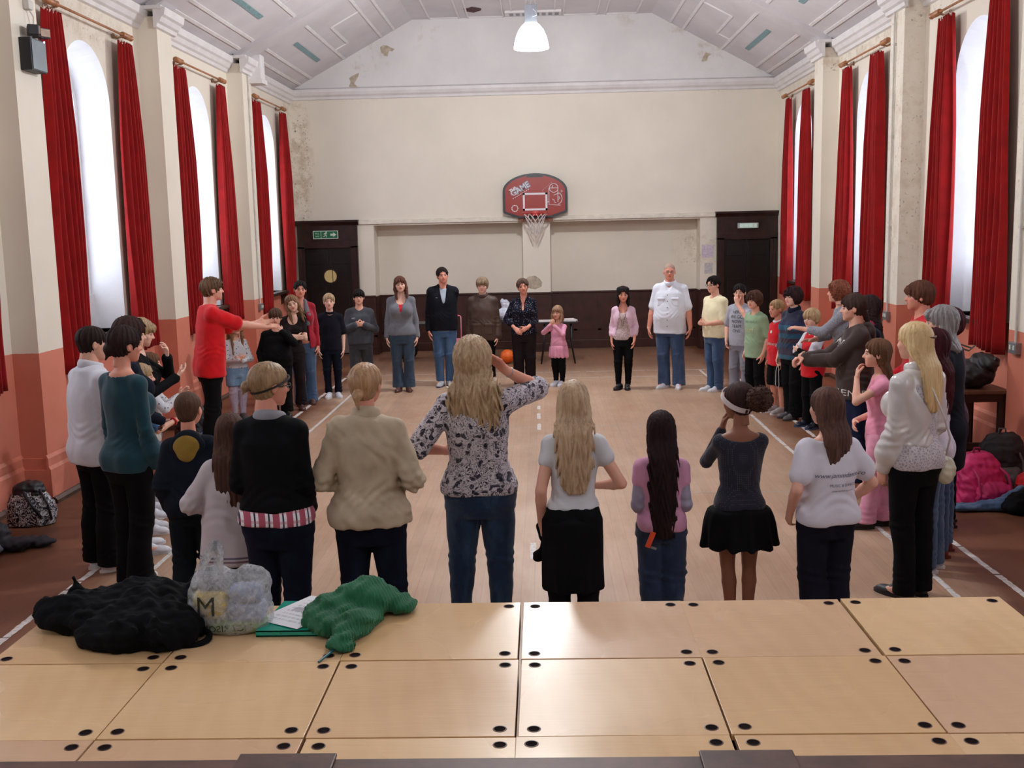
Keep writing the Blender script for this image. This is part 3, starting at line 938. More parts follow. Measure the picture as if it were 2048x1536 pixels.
        if locks > 0:
            Lk = locks / s.hh
            for sd in (-1, 1):
                pts = [(sd * .33, .02, .12), (sd * .37, .10, -.25), (sd * .34, .20, -.6), (sd * .33, .30, -max(Lk, .7))]
                rr = [.08, .10, .10, .05]
                for i in range(3): G.u(cap(pts[i], pts[i + 1], rr[i], rr[i + 1]), .05)
        rs = np.random.RandomState(seed + 5); ph = rs.rand(8) * 6.28
        def dfn(x, y, z):
            th = np.arctan2(x, -y - .05)
            low = np.clip(-(z + .1) / .5, 0, 1)
            u = np.where(low > 0, th * (1 - low) + x * 3.2 * low, th)
            wz = z * 4 + wave * 2.2 * np.sin(z * 6.5 + ph[0] + 3 * x)
            d = np.sin(u * 17 + ph[1] + 1.4 * np.sin(wz)) + .7 * np.sin(u * 37 + ph[2] + 1.6 * np.sin(wz * 1.3 + ph[3])) + .4 * np.sin(u * 71 + ph[4] + 2 * np.sin(wz * .7))
            d = d * amp
            if wave: d = d + wave * .02 * np.sin(z * 13 + 5 * np.sin(u * 5 + ph[5])) * low
            if curly: d = d + curly * (np.sin(x * 31 + ph[0] + 3 * np.sin(z * 17)) * np.sin(y * 33 + 2 * np.sin(x * 21)) * np.sin(z * 29 + ph[1] + 3 * np.sin(y * 15)))
            d = d * (1 + 1.2 * np.clip((y - .12) * 5, 0, 1) * (z > .05))
            if parting: d = d - parting * np.exp(-(x / .02) ** 2) * (z > .25)
            return d
        G.disp(dfn, .12)
        if bun:
            bx, by, bz, br = bun
            B = ell((bx, by, bz), (br, br * .9, br)); G.u(B, .03)
            G.u(cap((bx, by, bz), (bx * 1.1, by - br * .6, bz - br * 1.5), br * .5, br * .12), .05)
        if tail:
            for i in range(len(tail) - 1):
                a, b = tail[i], tail[i + 1]; G.u(cap(a[:3], b[:3], a[3], b[3]), .05)
        v, f = G.mesh()
        return s.emit(name, [(s.toworld(v * s.hh), f)], [mat])
    def pompom(s, mat, c, r, amp=.06, name='ponytail', parent=None, seed=0):
        c = np.array(c, float)
        G = Grid(c - r * 1.5, c + r * 1.5, .0065 / s.hh); G.u(ell(c, r))
        rs = np.random.RandomState(seed)
        def dfn(x, y, z): return amp * (np.sin(x * 38 + 3 * np.sin(z * 19)) * np.sin(y * 41 + 3 * np.sin(x * 23)) * np.sin(z * 37 + 3 * np.sin(y * 17)) + .5 * np.sin(x * 80) * np.sin(z * 77) * np.sin(y * 70))
        G.disp(dfn, .15)
        v, f = G.mesh(); return s.emit(name, [(s.toworld(v * s.hh), f)], [mat], parent=parent)
    def band(s, mat, c=(0, -.02, .10), R=.42, r=.022, nrm=(0, .5, 1), w=1.0, name='headband', flat=.5):
        """flat hoop over the hair, elliptical like the skull"""
        B = MB(); n = unit(nrm); a = unit(np.cross(n, (0, 0, 1) if abs(n[2]) < .95 else (0, 1, 0))); b = np.cross(n, a)
        N = 48; vs = []
        for i in range(N):
            t = 2 * math.pi * i / N
            dv = a * math.cos(t) + b * math.sin(t)
            # radius of the skull ellipsoid in this direction
            q = 1 / math.sqrt((dv[0] / (.335 + .075)) ** 2 + (dv[1] / (.41 + .075)) ** 2 + (dv[2] / (.365 + .075)) ** 2)
            for (dr, dn) in ((0, -1), (.020, -1), (.020, 1), (0, 1)):
                p = np.array(c) + dv * (q * w + dr) + n * dn * r
                vs.append(p)
        fs = []
        for i in range(N):
            j = (i + 1) % N
            for k in range(4): fs.append((i * 4 + k, i * 4 + (k + 1) % 4, j * 4 + (k + 1) % 4, j * 4 + k))
        vs = [tuple(s.toworld(np.array(v) * s.hh)) for v in vs]
        B.add(vs, fs); return auto_smooth(B.build(name, [mat], s.root), 50)
    def glasses(s, mat):
        B = MB()
        for sd in (-1, 1):
            pts = [(sd * .14 + .105 * math.cos(t * math.pi / 8), .415, .0 + .065 * math.sin(t * math.pi / 8)) for t in range(17)]
            B.tube([s.toworld(np.array(p) * s.hh) for p in pts], .0022, 6)
            B.tube([s.toworld(np.array(p) * s.hh) for p in ((sd * .245, .41, .02), (sd * .335, .30, .02), (sd * .36, -.02, .02))], .002, 6)
        B.tube([s.toworld(np.array(p) * s.hh) for p in ((-.035, .415, .01), (0, .43, .02), (.035, .415, .01))], .0022, 6)
        return B.build('glasses', [mat], s.root, True)

def decal(text, size, origin, target, mat, name='print', facing='back', shear=0.0, ext=.0015, rot=0.0, font_scale=(1, 1), reach=.5):
    """lettering laid onto a garment: each vertex is moved onto the cloth surface (local coordinates of the person)"""
    cu = bpy.data.curves.new(name, 'FONT'); cu.body = text; cu.size = size; cu.align_x = 'CENTER'; cu.align_y = 'CENTER'; cu.shear = shear
    cu.resolution_u = 3
    o = bpy.data.objects.new(name, cu); COL.objects.link(o)
    dg = bpy.context.evaluated_depsgraph_get(); me = bpy.data.meshes.new_from_object(o.evaluated_get(dg))
    COL.objects.unlink(o); bpy.data.objects.remove(o); bpy.data.curves.remove(cu)
    bm = bmesh.new(); bm.from_mesh(me)
    bmesh.ops.triangulate(bm, faces=bm.faces[:])
    bmesh.ops.subdivide_edges(bm, edges=[e for e in bm.edges if e.calc_length() > .012], cuts=2, use_grid_fill=False)
    from mathutils.bvhtree import BVHTree
    tm = target.data
    bvh = BVHTree.FromPolygons([v.co[:] for v in tm.vertices], [p.vertices[:] for p in tm.polygons])
    sgn = {'back': 1, 'front': -1}.get(facing, 1)
    c, sn = math.cos(rot), math.sin(rot)
    for v in bm.verts:
        x, z = v.co.x * font_scale[0], v.co.y * font_scale[1]
        x, z = x * c - z * sn, x * sn + z * c
        if facing == 'back': st = Vector((origin[0] + x, origin[1] - .5, origin[2] + z)); d = Vector((0, 1, 0))
        elif facing == 'front': st = Vector((origin[0] - x, origin[1] + reach, origin[2] + z)); d = Vector((0, -1, 0))
        elif facing == 'left': st = Vector((origin[0] - .5, origin[1] - x, origin[2] + z)); d = Vector((1, 0, 0))
        else: st = Vector((origin[0] + .5, origin[1] + x, origin[2] + z)); d = Vector((-1, 0, 0))
        hit, nrm, i, dist = bvh.ray_cast(st, d)
        v.co = (hit - d * .003) if hit is not None else st + d * reach * .9
    bm.to_mesh(me); bm.free()
    me.materials.clear(); me.materials.append(mat)
    r = bpy.data.objects.new(name, me); COL.objects.link(r); r.parent = target
    return r
# ---------------------------------------------------------------- room materials
def wall_paint(name, dado=True, cream=(236, 227, 212), stains=(), mould=0.35, back=False):
    t = NT(name); v = t.coord('Object')
    n1 = t.noise(v, 0.9, 5, .6); n2 = t.noise(v, 6.0, 5, .65); n3 = t.noise(v, 28.0, 4, .6)
    c = lin(cream)
    col = t.ramp(n1, [(0.35, tuple(x * .93 for x in c[:3])), (0.65, c)])
    # mould and flaking spots
    sp = t.ramp(n2, [(0.66, (0, 0, 0)), (0.74, (1, 1, 1))]); sp2 = t.ramp(n3, [(0.62, (0, 0, 0)), (0.68, (1, 1, 1))])
    x, y, z = t.xyz(v)
    for (cx, cy, cz, rx, ry, rz, am) in stains:
        d = t.math('ADD', t.math('ADD', t.math('POWER', t.math('ABSOLUTE', t.math('DIVIDE', t.math('SUBTRACT', x, cx), rx)), 2.0),
                                 t.math('POWER', t.math('ABSOLUTE', t.math('DIVIDE', t.math('SUBTRACT', y, cy), ry)), 2.0)),
                   t.math('POWER', t.math('ABSOLUTE', t.math('DIVIDE', t.math('SUBTRACT', z, cz), rz)), 2.0))
        m = t.ramp(d, [(0.3, (1, 1, 1)), (1.0, (0, 0, 0))])
        lowf = t.mix(1.0, m, t.ramp(n2, [(0.45, (0, 0, 0)), (0.62, (1, 1, 1))]), 'MULTIPLY')
        col = t.mix(t.mix(1.0, lowf, (am * .55,) * 3 + (1,), 'MULTIPLY'), col, lin((176, 150, 118)))
        hf = t.mix(1.0, m, sp2, 'MULTIPLY')
        col = t.mix(t.mix(1.0, hf, (am,) * 3 + (1,), 'MULTIPLY'), col, lin((92, 78, 66)))
    col = t.mix(t.mix(1.0, t.mix(1.0, sp, sp2, 'MULTIPLY'), (mould,) * 3 + (1,), 'MULTIPLY'), col, lin((150, 135, 120)))
    if back:   # above the picture rail the end wall is painted white
        up = t.math('GREATER_THAN', z, 4.75)
        w = t.ramp(n1, [(0.35, lin((218, 215, 214))), (0.65, lin((230, 227, 226)))])
        pe = t.ramp(t.noise(v, 2.2, 6, .7), [(0.56, (0, 0, 0)), (0.64, (1, 1, 1))])
        edge = t.math('ABSOLUTE', t.math('ADD', x, 0.11))
        em = t.ramp(t.math('SUBTRACT', t.math('ADD', edge, t.math('MULTIPLY', t.math('SUBTRACT', z, 4.8), 1.7)), 3.2), [(0.0, (0, 0, 0)), (0.8, (1, 1, 1))])
        w = t.mix(t.mix(1.0, t.mix(1.0, pe, em, 'MULTIPLY'), (.6,) * 3 + (1,), 'MULTIPLY'), w, lin((196, 184, 168)))
        col = t.mix(up, col, w)
    if dado:
        zz = t.math('ADD', z, t.math('MULTIPLY', t.math('SUBTRACT', n3, .5), .012))
        m = t.math('LESS_THAN', zz, 1.325)
        o = t.ramp(n1, [(0.3, lin((206, 120, 98))), (0.7, lin((220, 138, 116)))])
        o = t.mix(t.mix(1.0, sp, (.3,) * 3 + (1,), 'MULTIPLY'), o, lin((170, 88, 66)))
        col = t.mix(m, col, o)
    t.base(col); t.rough(0.62); t.bump(t.math('ADD', n3, n2), .12, .004)
    t.b.inputs['Specular IOR Level'].default_value = 0.3
    return t.m

M_left = wall_paint('paint_left', stains=[(-4.6, 20.0, 3.4, .4, .5, 1.7, .9), (-4.6, 11.2, 4.5, .4, 1.6, .3, .5)])
M_right = wall_paint('paint_right', stains=[(4.2, 12.9, 3.0, .5, .45, 1.9, .5), (4.3, 15, 4.6, .4, 5.0, .18, .7), (4.2, 9.3, 3.0, .4, .5, 1.5, .35)])
M_back = wall_paint('paint_back', dado=False, back=True, mould=.18, stains=[(-4.45, 20.2, 3.6, .28, .5, 1.4, .9), (3.0, 20.6, 1.9, .6, .8, .5, .5), (-3.3, 20.2, 4.95, .9, .4, .35, .35), (3.3, 20.2, 4.95, .9, .4, .35, .3)])
M_trim = plain('trim_white', (226, 222, 222), .5, .03, 5)
M_ceil = plain('ceiling_white', (208, 202, 205), .65, .04, 1.2, .05)
M_reveal = plain('reveal_white', (228, 228, 232), .55, .03, 3)
M_salmon = plain('skirting_salmon', (214, 130, 108), .5, .06, 6)
M_darkwood = plain('dark_wood', (44, 22, 18), .38, .25, 8, .1)
M_wood2 = plain('dado_wood', (58, 26, 20), .42, .18, 6, .1)
M_black = plain('black_door', (16, 12, 12), .35, .2, 10, .05)
M_teal = plain('peeled_strip', (122, 152, 156), .7, .1, 30)
M_steel = plain('grey_steel', (150, 150, 155), .35, .05, 30, .05, metal=.6)
M_conduit = plain('conduit_white', (206, 202, 196), .45, .05, 10)

def floor_mat():
    t = NT('floor_boards'); v = t.coord('Object')
    x, y, z = t.xyz(v)
    br = t.n('ShaderNodeTexBrick'); mp = t.coord('Object', rot=(0, 0, math.radians(90)))
    t.link(mp, br.inputs['Vector'])
    br.inputs['Scale'].default_value = 1.0; br.inputs['Brick Width'].default_value = 2.6; br.inputs['Row Height'].default_value = 0.085
    br.inputs['Mortar Size'].default_value = 0.0022; br.inputs['Mortar Smooth'].default_value = 0.1; br.inputs['Bias'].default_value = 0.0
    br.offset = 0.37; br.squash = 1.0
    br.inputs['Color1'].default_value = (0.62, 0.62, 0.62, 1); br.inputs['Color2'].default_value = (1, 1, 1, 1); br.inputs['Mortar'].default_value = (0.35, 0.35, 0.35, 1)
    gr = t.noise(t.coord('Object', scale=(26, 1.4, 1)), 1.6, 5, .6, .8)
    big = t.noise(v, .55, 5, .6); med = t.noise(t.coord('Object', scale=(1, .45, 1)), 2.3, 4, .6)
    # boards worn pale inside the court, old dark varnish along the walls
    e = t.math('ADD', t.math('ABSOLUTE', t.math('ADD', x, 0.16)), t.math('MULTIPLY', t.math('SUBTRACT', med, .5), .55))
    yb = t.math('ADD', y, t.math('MULTIPLY', t.math('SUBTRACT', big, .5), 1.2))
    side = t.ramp(t.math('SUBTRACT', e, 2.35), [(0.25, (0, 0, 0)), (0.62, (1, 1, 1))])
    far = t.ramp(t.math('DIVIDE', t.math('SUBTRACT', yb, 16.4), 1.6), [(0.0, (0, 0, 0)), (1.0, (1, 1, 1))])
    m = t.mix(1.0, side, t.mix(1.0, far, (.75,) * 3 + (1,), 'MULTIPLY'), 'LIGHTEN')
    pale = t.ramp(big, [(0.3, lin((188, 152, 126))), (0.7, lin((208, 178, 154)))])
    pale = t.mix(t.ramp(med, [(0.35, (0, 0, 0)), (0.75, (.45,) * 3)]), pale, lin((166, 124, 94)))
    dark = t.ramp(med, [(0.3, lin((104, 64, 46))), (0.7, lin((140, 94, 68)))])
    col = t.mix(m, pale, dark)
    col = t.mix(.30, col, t.mix(1.0, col, br.outputs['Color'], 'MULTIPLY'))
    col = t.mix(.22, col, t.ramp(gr, [(0.3, (0.35, 0.24, 0.16)), (0.7, (0.9, 0.8, 0.7))]), 'MULTIPLY')
    t.base(col)
    t.rough(t.ramp(med, [(0.3, (.36,) * 3), (0.7, (.50,) * 3)]))
    t.b.inputs['Specular IOR Level'].default_value = .35
    t.bump(br.outputs['Fac'], -.15, .002)
    return t.m
M_floor = floor_mat()

def ply_mat(name, tone, seed):
    t = NT(name); v = t.coord('Object', loc=(seed * 3.7, seed * 1.3, 0))
    ring = t.n('ShaderNodeTexWave', wave_type='RINGS', rings_direction='Z')
    mp = t.coord('Object', scale=(1.3, .35, 1), loc=(seed * .31, .2 + seed * .17, 0)); t.link(mp, ring.inputs['Vector'])
    ring.inputs['Scale'].default_value = 3.0; ring.inputs['Distortion'].default_value = 5.0; ring.inputs['Detail'].default_value = 1.5; ring.inputs['Detail Scale'].default_value = 1.4
    n = t.noise(v, 1.6, 2, .5); st = t.noise(t.coord('Object', scale=(1, 22, 1), loc=(seed, 0, 0)), 6, 4, .6)
    kn = t.noise(v, 9.0, 3, .6, 1.5)
    c = lin(tone)
    col = t.ramp(n, [(0.3, (c[0] * .92, c[1] * .885, c[2] * .84)), (0.7, (min(1, c[0] * 1.06), min(1, c[1] * 1.08), min(1, c[2] * 1.12)))])
    col = t.mix(.07, col, t.ramp(ring.outputs[1], [(0.2, (c[0] * .6, c[1] * .5, c[2] * .4)), (0.8, c[:3])]))
    col = t.mix(.14, col, t.ramp(st, [(0.35, (c[0] * .7, c[1] * .62, c[2] * .5)), (0.65, c[:3])]))
    col = t.mix(t.ramp(kn, [(0.60, (0, 0, 0)), (0.85, (.05,) * 3)]), col, lin((186, 136, 92)))
    t.base(col); t.rough(t.ramp(n, [(0.3, (.20,) * 3), (0.7, (.32,) * 3)]))
    t.b.inputs['Specular IOR Level'].default_value = .45
    t.bump(st, .04, .002)
    return t.m

# ---------------------------------------------------------------- room shell
Y0, Y1 = -1.6, 20.2
struct(MB().box((-5.3, Y0 - .3, -.12), (5.1, 21.2, 0)).build('floor', M_floor))

WIN_HW, SPRING, SILLZ = 0.58, 3.70, 1.32
def arch_pts(c, hw, spring, n=18, sill=SILLZ):
    return [(c - hw, sill)] + [(c - hw * math.cos(math.pi * i / n), spring + hw * math.sin(math.pi * i / n)) for i in range(n + 1)] + [(c + hw, sill)]

def long_wall(name, X, sgn, mat):
    """one long wall: a skin with round-headed openings, splayed reveals and piers"""
    B = MB(); top = 4.92
    def q(p): return (X, p[0], p[1])
    edges = [Y0] + [(BAYS[i] + BAYS[i + 1]) / 2 for i in range(len(BAYS) - 1)] + [Y1 + .9]
    for i, c in enumerate(BAYS):
        a, b = edges[i], edges[i + 1]
        P = arch_pts(c, WIN_HW, SPRING)
        B.add([q((a, 0)), q((b, 0)), q((b, SILLZ)), q((a, SILLZ))], [(0, 1, 2, 3)])
        B.add([q((a, SILLZ)), q(P[0]), q(P[1]), q((a, SPRING)), q((a, top)), q((P[1][0], top))], [(0, 1, 2, 3), (3, 2, 5, 4)])
        B.add([q((b, SILLZ)), q(P[-1]), q(P[-2]), q((b, SPRING)), q((b, top)), q((P[-2][0], top))], [(0, 1, 2, 3), (3, 2, 5, 4)])
        for k in range(1, len(P) - 2):
            B.add([q(P[k]), q(P[k + 1]), q((P[k + 1][0], top)), q((P[k][0], top))], [(0, 1, 2, 3)])
    # outer skin so that the wall is solid
    B.add([(X + sgn * .50, Y0, 0), (X + sgn * .50, Y1 + .9, 0), (X + sgn * .50, Y1 + .9, .9), (X + sgn * .50, Y0, .9)], [(0, 1, 2, 3)])
    B.mi = 1
    for c in BAYS:
        P = arch_pts(c, WIN_HW, SPRING); Q = arch_pts(c, WIN_HW - .06, SPRING - .03)
        n = len(P); vs = [(X, p[0], p[1]) for p in P] + [(X + sgn * .34, p[0], p[1]) for p in Q]
        B.add(vs, [(k, k + 1, k + 1 + n, k + n) for k in range(n - 1)] + [(n - 1, 0, n, 2 * n - 1)])
        # panel below the sash, at the back of the recess
        B.box((min(X + sgn * .30, X + sgn * .36), c - WIN_HW + .05, SILLZ), (max(X + sgn * .30, X + sgn * .36), c + WIN_HW - .05, 1.69))
    struct(B.build(name, [mat, M_reveal], fixn=False))
    # piers
long_wall('wall_left', XL, -1, M_left)
long_wall('wall_right', XR, 1, M_right)

M_glass = None
def glass_mat():
    t = NT('window_glass')
    tr = t.n('ShaderNodeBsdfTransparent'); gl = t.n('ShaderNodeBsdfGlossy'); gl.inputs['Roughness'].default_value = .05
    mx = t.n('ShaderNodeMixShader'); mx.inputs[0].default_value = .06
    t.link(tr.outputs[0], mx.inputs[1]); t.link(gl.outputs[0], mx.inputs[2])
    t.link(mx.outputs[0], t.t.nodes['Material Output'].inputs['Surface'])
    return t.m
M_glass = glass_mat()
wn = 0
for sgn, X in ((-1, XL), (1, XR)):
    for c in BAYS:
        wn += 1
        xf = X + sgn * .36
        B = MB()
        hw = WIN_HW - .06; P = arch_pts(c, hw, SPRING - .03, 20, 1.68); Q = arch_pts(c, hw - .07, SPRING - .03, 20, 1.75)
        n = len(P)
        for (xa, xb) in ((xf - .03, xf + .03),):
            vs = [(xa, p[0], p[1]) for p in P] + [(xa, p[0], p[1]) for p in Q] + [(xb, p[0], p[1]) for p in P] + [(xb, p[0], p[1]) for p in Q]
            fs = []
            for k in range(n):
                j = (k + 1) % n
                fs += [(k, j, j + n, k + n), (k + 2 * n, k + 3 * n, j + 3 * n, j + 2 * n), (k + n, j + n, j + 3 * n, k + 3 * n), (k, k + 2 * n, j + 2 * n, j)]
            B.add(vs, fs)
        w = struct(B.build('window_%d' % wn, [M_reveal]))
        g = MB()
        for yy in (c - .17, c + .17): g.box((xf - .018, yy - .014, 1.74), (xf + .018, yy + .014, 4.06))
        for zz in (2.14, 2.60, 3.12, 3.60): g.box((xf - .018, c - hw + .05, zz - .014), (xf + .018, c + hw - .05, zz + .014))
        g.box((xf - .028, c - hw + .04, 2.58), (xf + .028, c + hw - .04, 2.66))
        g.tube([(xf, c - .30 * math.cos(a * math.pi / 12), SPRING - .03 + .30 * math.sin(a * math.pi / 12)) for a in range(13)], .014, 6)
        g.build('glazing_bars', [M_reveal], w)
        p = MB(); p.add([(xf + sgn * .004, a, b) for a, b in Q], [tuple(range(n))]); p.build('pane', [M_glass], w, fixn=False)
        # sill board on brackets
        s = MB(); xi = X - sgn * .13
        s.box((min(xi, X + sgn * .32), c - .66, SILLZ - .05), (max(xi, X + sgn * .32), c + .66, SILLZ), .008)
        s.build('window_sill', [plain('sill_wood', (52, 34, 28), .35, .15, 12)], w)
        b = MB()
        for yy in (c - .52, c + .52): b.prism([(X, SILLZ - .05), (X - sgn * .11, SILLZ - .05), (X - sgn * .10, SILLZ - .10), (X - sgn * .04, SILLZ - .15), (X - sgn * .03, SILLZ - .22), (X, SILLZ - .25)], .05, 'Y', yy - .025)
        b.build('sill_bracket', [M_darkwood], w)

# piers with moulded caps and skirting, cornices
PIERS = [2.05, 5.58, 9.13, 12.66, 16.20]
tn = 0
def trim(B, mats, smooth=False):
    global tn
    tn += 1
    return struct(B.build('trim_%d' % tn, mats))
for sgn, X, mat in ((-1, XL, M_left), (1, XR, M_right)):
    xp = X - sgn * .235
    for y in PIERS:
        B = MB(); B.box((min(X + sgn * .02, xp), y, 0), (max(X + sgn * .02, xp), y + .48, 4.80)); trim(B, [mat])
    # cornice: stepped profile running along the wall and around each pier cap
    prof = [(0, 4.66), (.035, 4.67), (.045, 4.71), (.075, 4.73), (.10, 4.78), (.13, 4.80), (.145, 4.88), (0, 4.90)]
    def run(y0, y1, off):
        B.prism([(X - sgn * (off + p[0]), p[1]) for p in prof] , y1 - y0, 'Y', y0)
    B = MB(); run(Y0, Y1 + .02, 0)
    for y in PIERS: 
        run(y - .10, y + .58, .235)
        B.box((min(X, xp - sgn * .10), y - .12, 4.86), (max(X, xp - sgn * .10), y + .60, 4.90))
    trim(B, [M_trim])
    # skirting: salmon board, chamfer and dark quadrant at the floor
    def skirt_run(B, ya, yb, off):
        a = X - sgn * off
        B.mi = 0
        B.prism([(a, 0.05), (a - sgn * .035, .05), (a - sgn * .035, .30), (a - sgn * .02, .33), (a - sgn * .02, .40), (a - sgn * .005, .43), (a, .43)], yb - ya, 'Y', ya)
        B.mi = 1
        B.prism([(a, 0), (a - sgn * .075, 0), (a - sgn * .075, .03), (a - sgn * .05, .055), (a, .055)], yb - ya, 'Y', ya)
    B = MB(); last = Y0
    for y in PIERS:
        skirt_run(B, last, y, 0); skirt_run(B, y - .035, y + .515, .235); last = y + .48
        B.mi = 0
        B.box((min(X, xp), y - .035, .05), (max(X, xp), y + .515, .30)); B.box((min(X, xp), y - .02, .3), (max(X, xp), y + .50, .40))
        B.mi = 1
        B.box((min(X, xp), y - .075, 0), (max(X, xp), y + .555, .055))
    skirt_run(B, last, Y1, 0)
    o = B.build('baseboard_left' if sgn < 0 else 'baseboard_right', [M_salmon, plain('floor_bead', (82, 58, 46), .45, .15, 12)]); struct(o)

# ceiling: sloping sides, flat centre, broad ribs over the piers
CX = (XL + XR) / 2
SL = [(XL, 4.88), (-2.28, 6.10), (2.06, 6.10), (XR, 4.88)]
B = MB()
vs = [(x, Y0, z) for x, z in SL] + [(x, Y1, z) for x, z in SL]
B.add(vs, [(0, 1, 5, 4), (1, 2, 6, 5), (2, 3, 7, 6)])
B.add([(x, Y0, z + .12) for x, z in SL] + [(x, Y1, z + .12) for x, z in SL], [(0, 4, 5, 1), (1, 5, 6, 2), (2, 6, 7, 3)])
struct(B.build('ceiling', [M_ceil], fixn=False))
def slope(side, t, d=0.0):
    (xa, za), (xb, zb) = (SL[0], SL[1]) if side < 0 else (SL[3], SL[2])
    nx, nz = (zb - za), -(xb - xa) if side < 0 else (xb - xa)
    L = math.hypot(xb - xa, zb - za)
    nx, nz = (zb - za) / L, -abs(xb - xa) / L
    if side > 0: nx = -nx
    return (xa + (xb - xa) * t + nx * d, za + (zb - za) * t + nz * d)
B = MB()
for y in PIERS:
    for sd in (-1, 1):
        a0, a1 = slope(sd, .05, 0), slope(sd, 1.0, 0); b0, b1 = slope(sd, .05, .07), slope(sd, 1.0, .07)
        B.prism([a0, a1, (b1[0], b1[1]), b0], .46, 'Y', y + .01)
        # small dark-edged bracket where the rib meets the cap
        c0, c1, c2 = slope(sd, .05, 0), slope(sd, .13, .07), slope(sd, .05, .22)
        B.prism([c0, c1, (c2[0], 4.90)], .40, 'Y', y + .04)
    B.box((-2.28, y + .01, 6.03), (2.06, y + .47, 6.10))
trim(B, [M_ceil])
B = MB()
def batten(sd, t0, t1, ya, yb, w=.022, d=.018):
    """thin cover strip on a slope from (t0, ya) to (t1, yb)"""
    p = [slope(sd, t0, 0), slope(sd, t1, 0)]; q = [slope(sd, t0, d), slope(sd, t1, d)]
    if abs(t1 - t0) < 1e-6:
        dt = w / 2.6
        p = [slope(sd, t0 - dt, 0), slope(sd, t0 + dt, 0)]; q = [slope(sd, t0 - dt, d), slope(sd, t0 + dt, d)]
        B.prism([p[0], p[1], q[1], q[0]], yb - ya, 'Y', ya)
    else:
        B.prism([p[0], p[1], q[1], q[0]], w, 'Y', ya - w / 2)
ST = MB()
ends = [Y0] + PIERS + [Y1 + .01]
for i in range(len(ends) - 1):
    ya = ends[i] + (.48 if i else 0) + .05; yb = ends[i + 1] - .05; L = yb - ya
    for sd in (-1, 1):
        for t in (.10, .19, .46): batten(sd, t, t, ya, yb)
        batten(sd, .86, .86, ya, yb)
        batten(sd, .56, .56, ya + .3 * L, yb - .28 * L); batten(sd, .76, .76, ya + .02 * L, yb)
        batten(sd, .56, .76, ya + .3 * L, ya + .3 * L); batten(sd, .46, .56, yb - .28 * L, yb - .28 * L)
        p = [slope(sd, .315, 0), slope(sd, .345, 0)]; q = [slope(sd, .315, .012), slope(sd, .345, .012)]
        ST.prism([p[0], p[1], q[1], q[0]], .52 * L, 'Y', ya + .22 * L)
    for x in (-1.95, -1.42, -1.25, -.62, -.46, .30, .46, 1.06, 1.22, 1.78): B.box((x - .012, ya, 6.082), (x + .012, yb, 6.10))
    for x0, x1 in ((-1.95, -1.42), (-1.25, -.62), (.46, 1.06), (1.22, 1.78)): B.box((x0, yb - .09, 6.082), (x1, yb - .066, 6.10)); B.box((x0, ya + .07, 6.082), (x1, ya + .094, 6.10))
trim(B, [M_trim]); trim(ST, [M_teal])
B = MB()   # vent grille by the end wall
B.box((-.58, 19.62, 6.06), (.42, 19.95, 6.10), .006)
B.mi = 1
for k in range(8): B.box((-.50 + k * .115, 19.68, 6.052), (-.43 + k * .115, 19.88, 6.061))
trim(B, [M_trim, plain('vent_dark', (150, 150, 156), .7)])
B = MB()   # broken hole in the ceiling board
B.add([(-1.13 + .15 * math.cos(a * .52) * (1 + .25 * math.sin(3 * a)), 19.45 + .22 * math.sin(a * .52) * (1 + .2 * math.cos(2 * a)), 6.096) for a in range(12)], [tuple(range(12))])
B.v = [(v[0], v[1], v[2]) for v in B.v]
trim(B, [plain('hole_dark', (70, 26, 28), .8, .3, 20)])

# ---------------------------------------------------------------- end wall with the doors and the two alcoves
AL = [(-3.13, -.35), (.16, 2.94)]; AT, AD = 2.42, .50
B = MB()
def bq(x0, z0, x1, z1, y=Y1): B.add([(x0, y, z0), (x1, y, z0), (x1, y, z1), (x0, y, z1)], [(0, 1, 2, 3)])
bq(XL, AT, XR, 4.88); B.add([(XL, Y1, 4.88), (XR, Y1, 4.88), (2.06, Y1, 6.12), (-2.28, Y1, 6.12)], [(0, 1, 2, 3)])
for x0, x1 in ((XL, AL[0][0]), (AL[0][1], AL[1][0]), (AL[1][1], XR)): bq(x0, 0, x1, AT)
for x0, x1 in AL:
    bq(x0, 0, x1, AT, Y1 + AD)
    B.add([(x0, Y1, 0), (x0, Y1 + AD, 0), (x0, Y1 + AD, AT), (x0, Y1, AT)], [(0, 1, 2, 3)])
    B.add([(x1, Y1, 0), (x1, Y1 + AD, 0), (x1, Y1 + AD, AT), (x1, Y1, AT)], [(0, 3, 2, 1)])
    B.add([(x0, Y1, AT), (x1, Y1, AT), (x1, Y1 + AD, AT), (x0, Y1 + AD, AT)], [(0, 3, 2, 1)])
B.mi = 1    # bare plaster where the paint has fallen
def flake(pts): B.add([(x, Y1 - .002, z) for x, z in pts], [tuple(range(len(pts)))])
def px(u, v): return (-0.07 + (u - 1070) * .009585 * 1.0, 4.80 - (v - 184) * .00955)
for sh in ([(777, 97), (783, 93), (790, 94), (798, 98), (805, 101), (800, 105), (794, 104), (791, 114), (784, 113), (778, 106)],
           [(715, 153), (722, 148), (735, 143), (733, 150), (728, 158), (725, 163), (732, 170), (735, 176), (733, 181), (725, 178), (718, 170), (714, 168), (718, 160)],
           [(697, 182), (706, 181), (713, 180), (714, 187), (697, 189)],
           [(1385, 139), (1391, 126), (1394, 122), (1404, 126), (1398, 130), (1396, 138), (1390, 139)]):
    flake([px(*p) for p in sh])
flake([(-.16 + .16 * math.cos(a * .7) * (1 + .2 * math.sin(5 * a)), 1.30 + .13 * math.sin(a * .7)) for a in range(9)])
struct(B.build('wall_back', [M_back, plain('bare_plaster', (186, 172, 152), .8, .12, 14)], fixn=False))
B = MB(); prof = [(0, 4.72), (.03, 4.73), (.04, 4.77), (.09, 4.80), (.12, 4.85), (.12, 4.90), (0, 4.94)]
B.prism([(Y1 - a, b) for a, b in prof], XR - XL, 'X', XL)
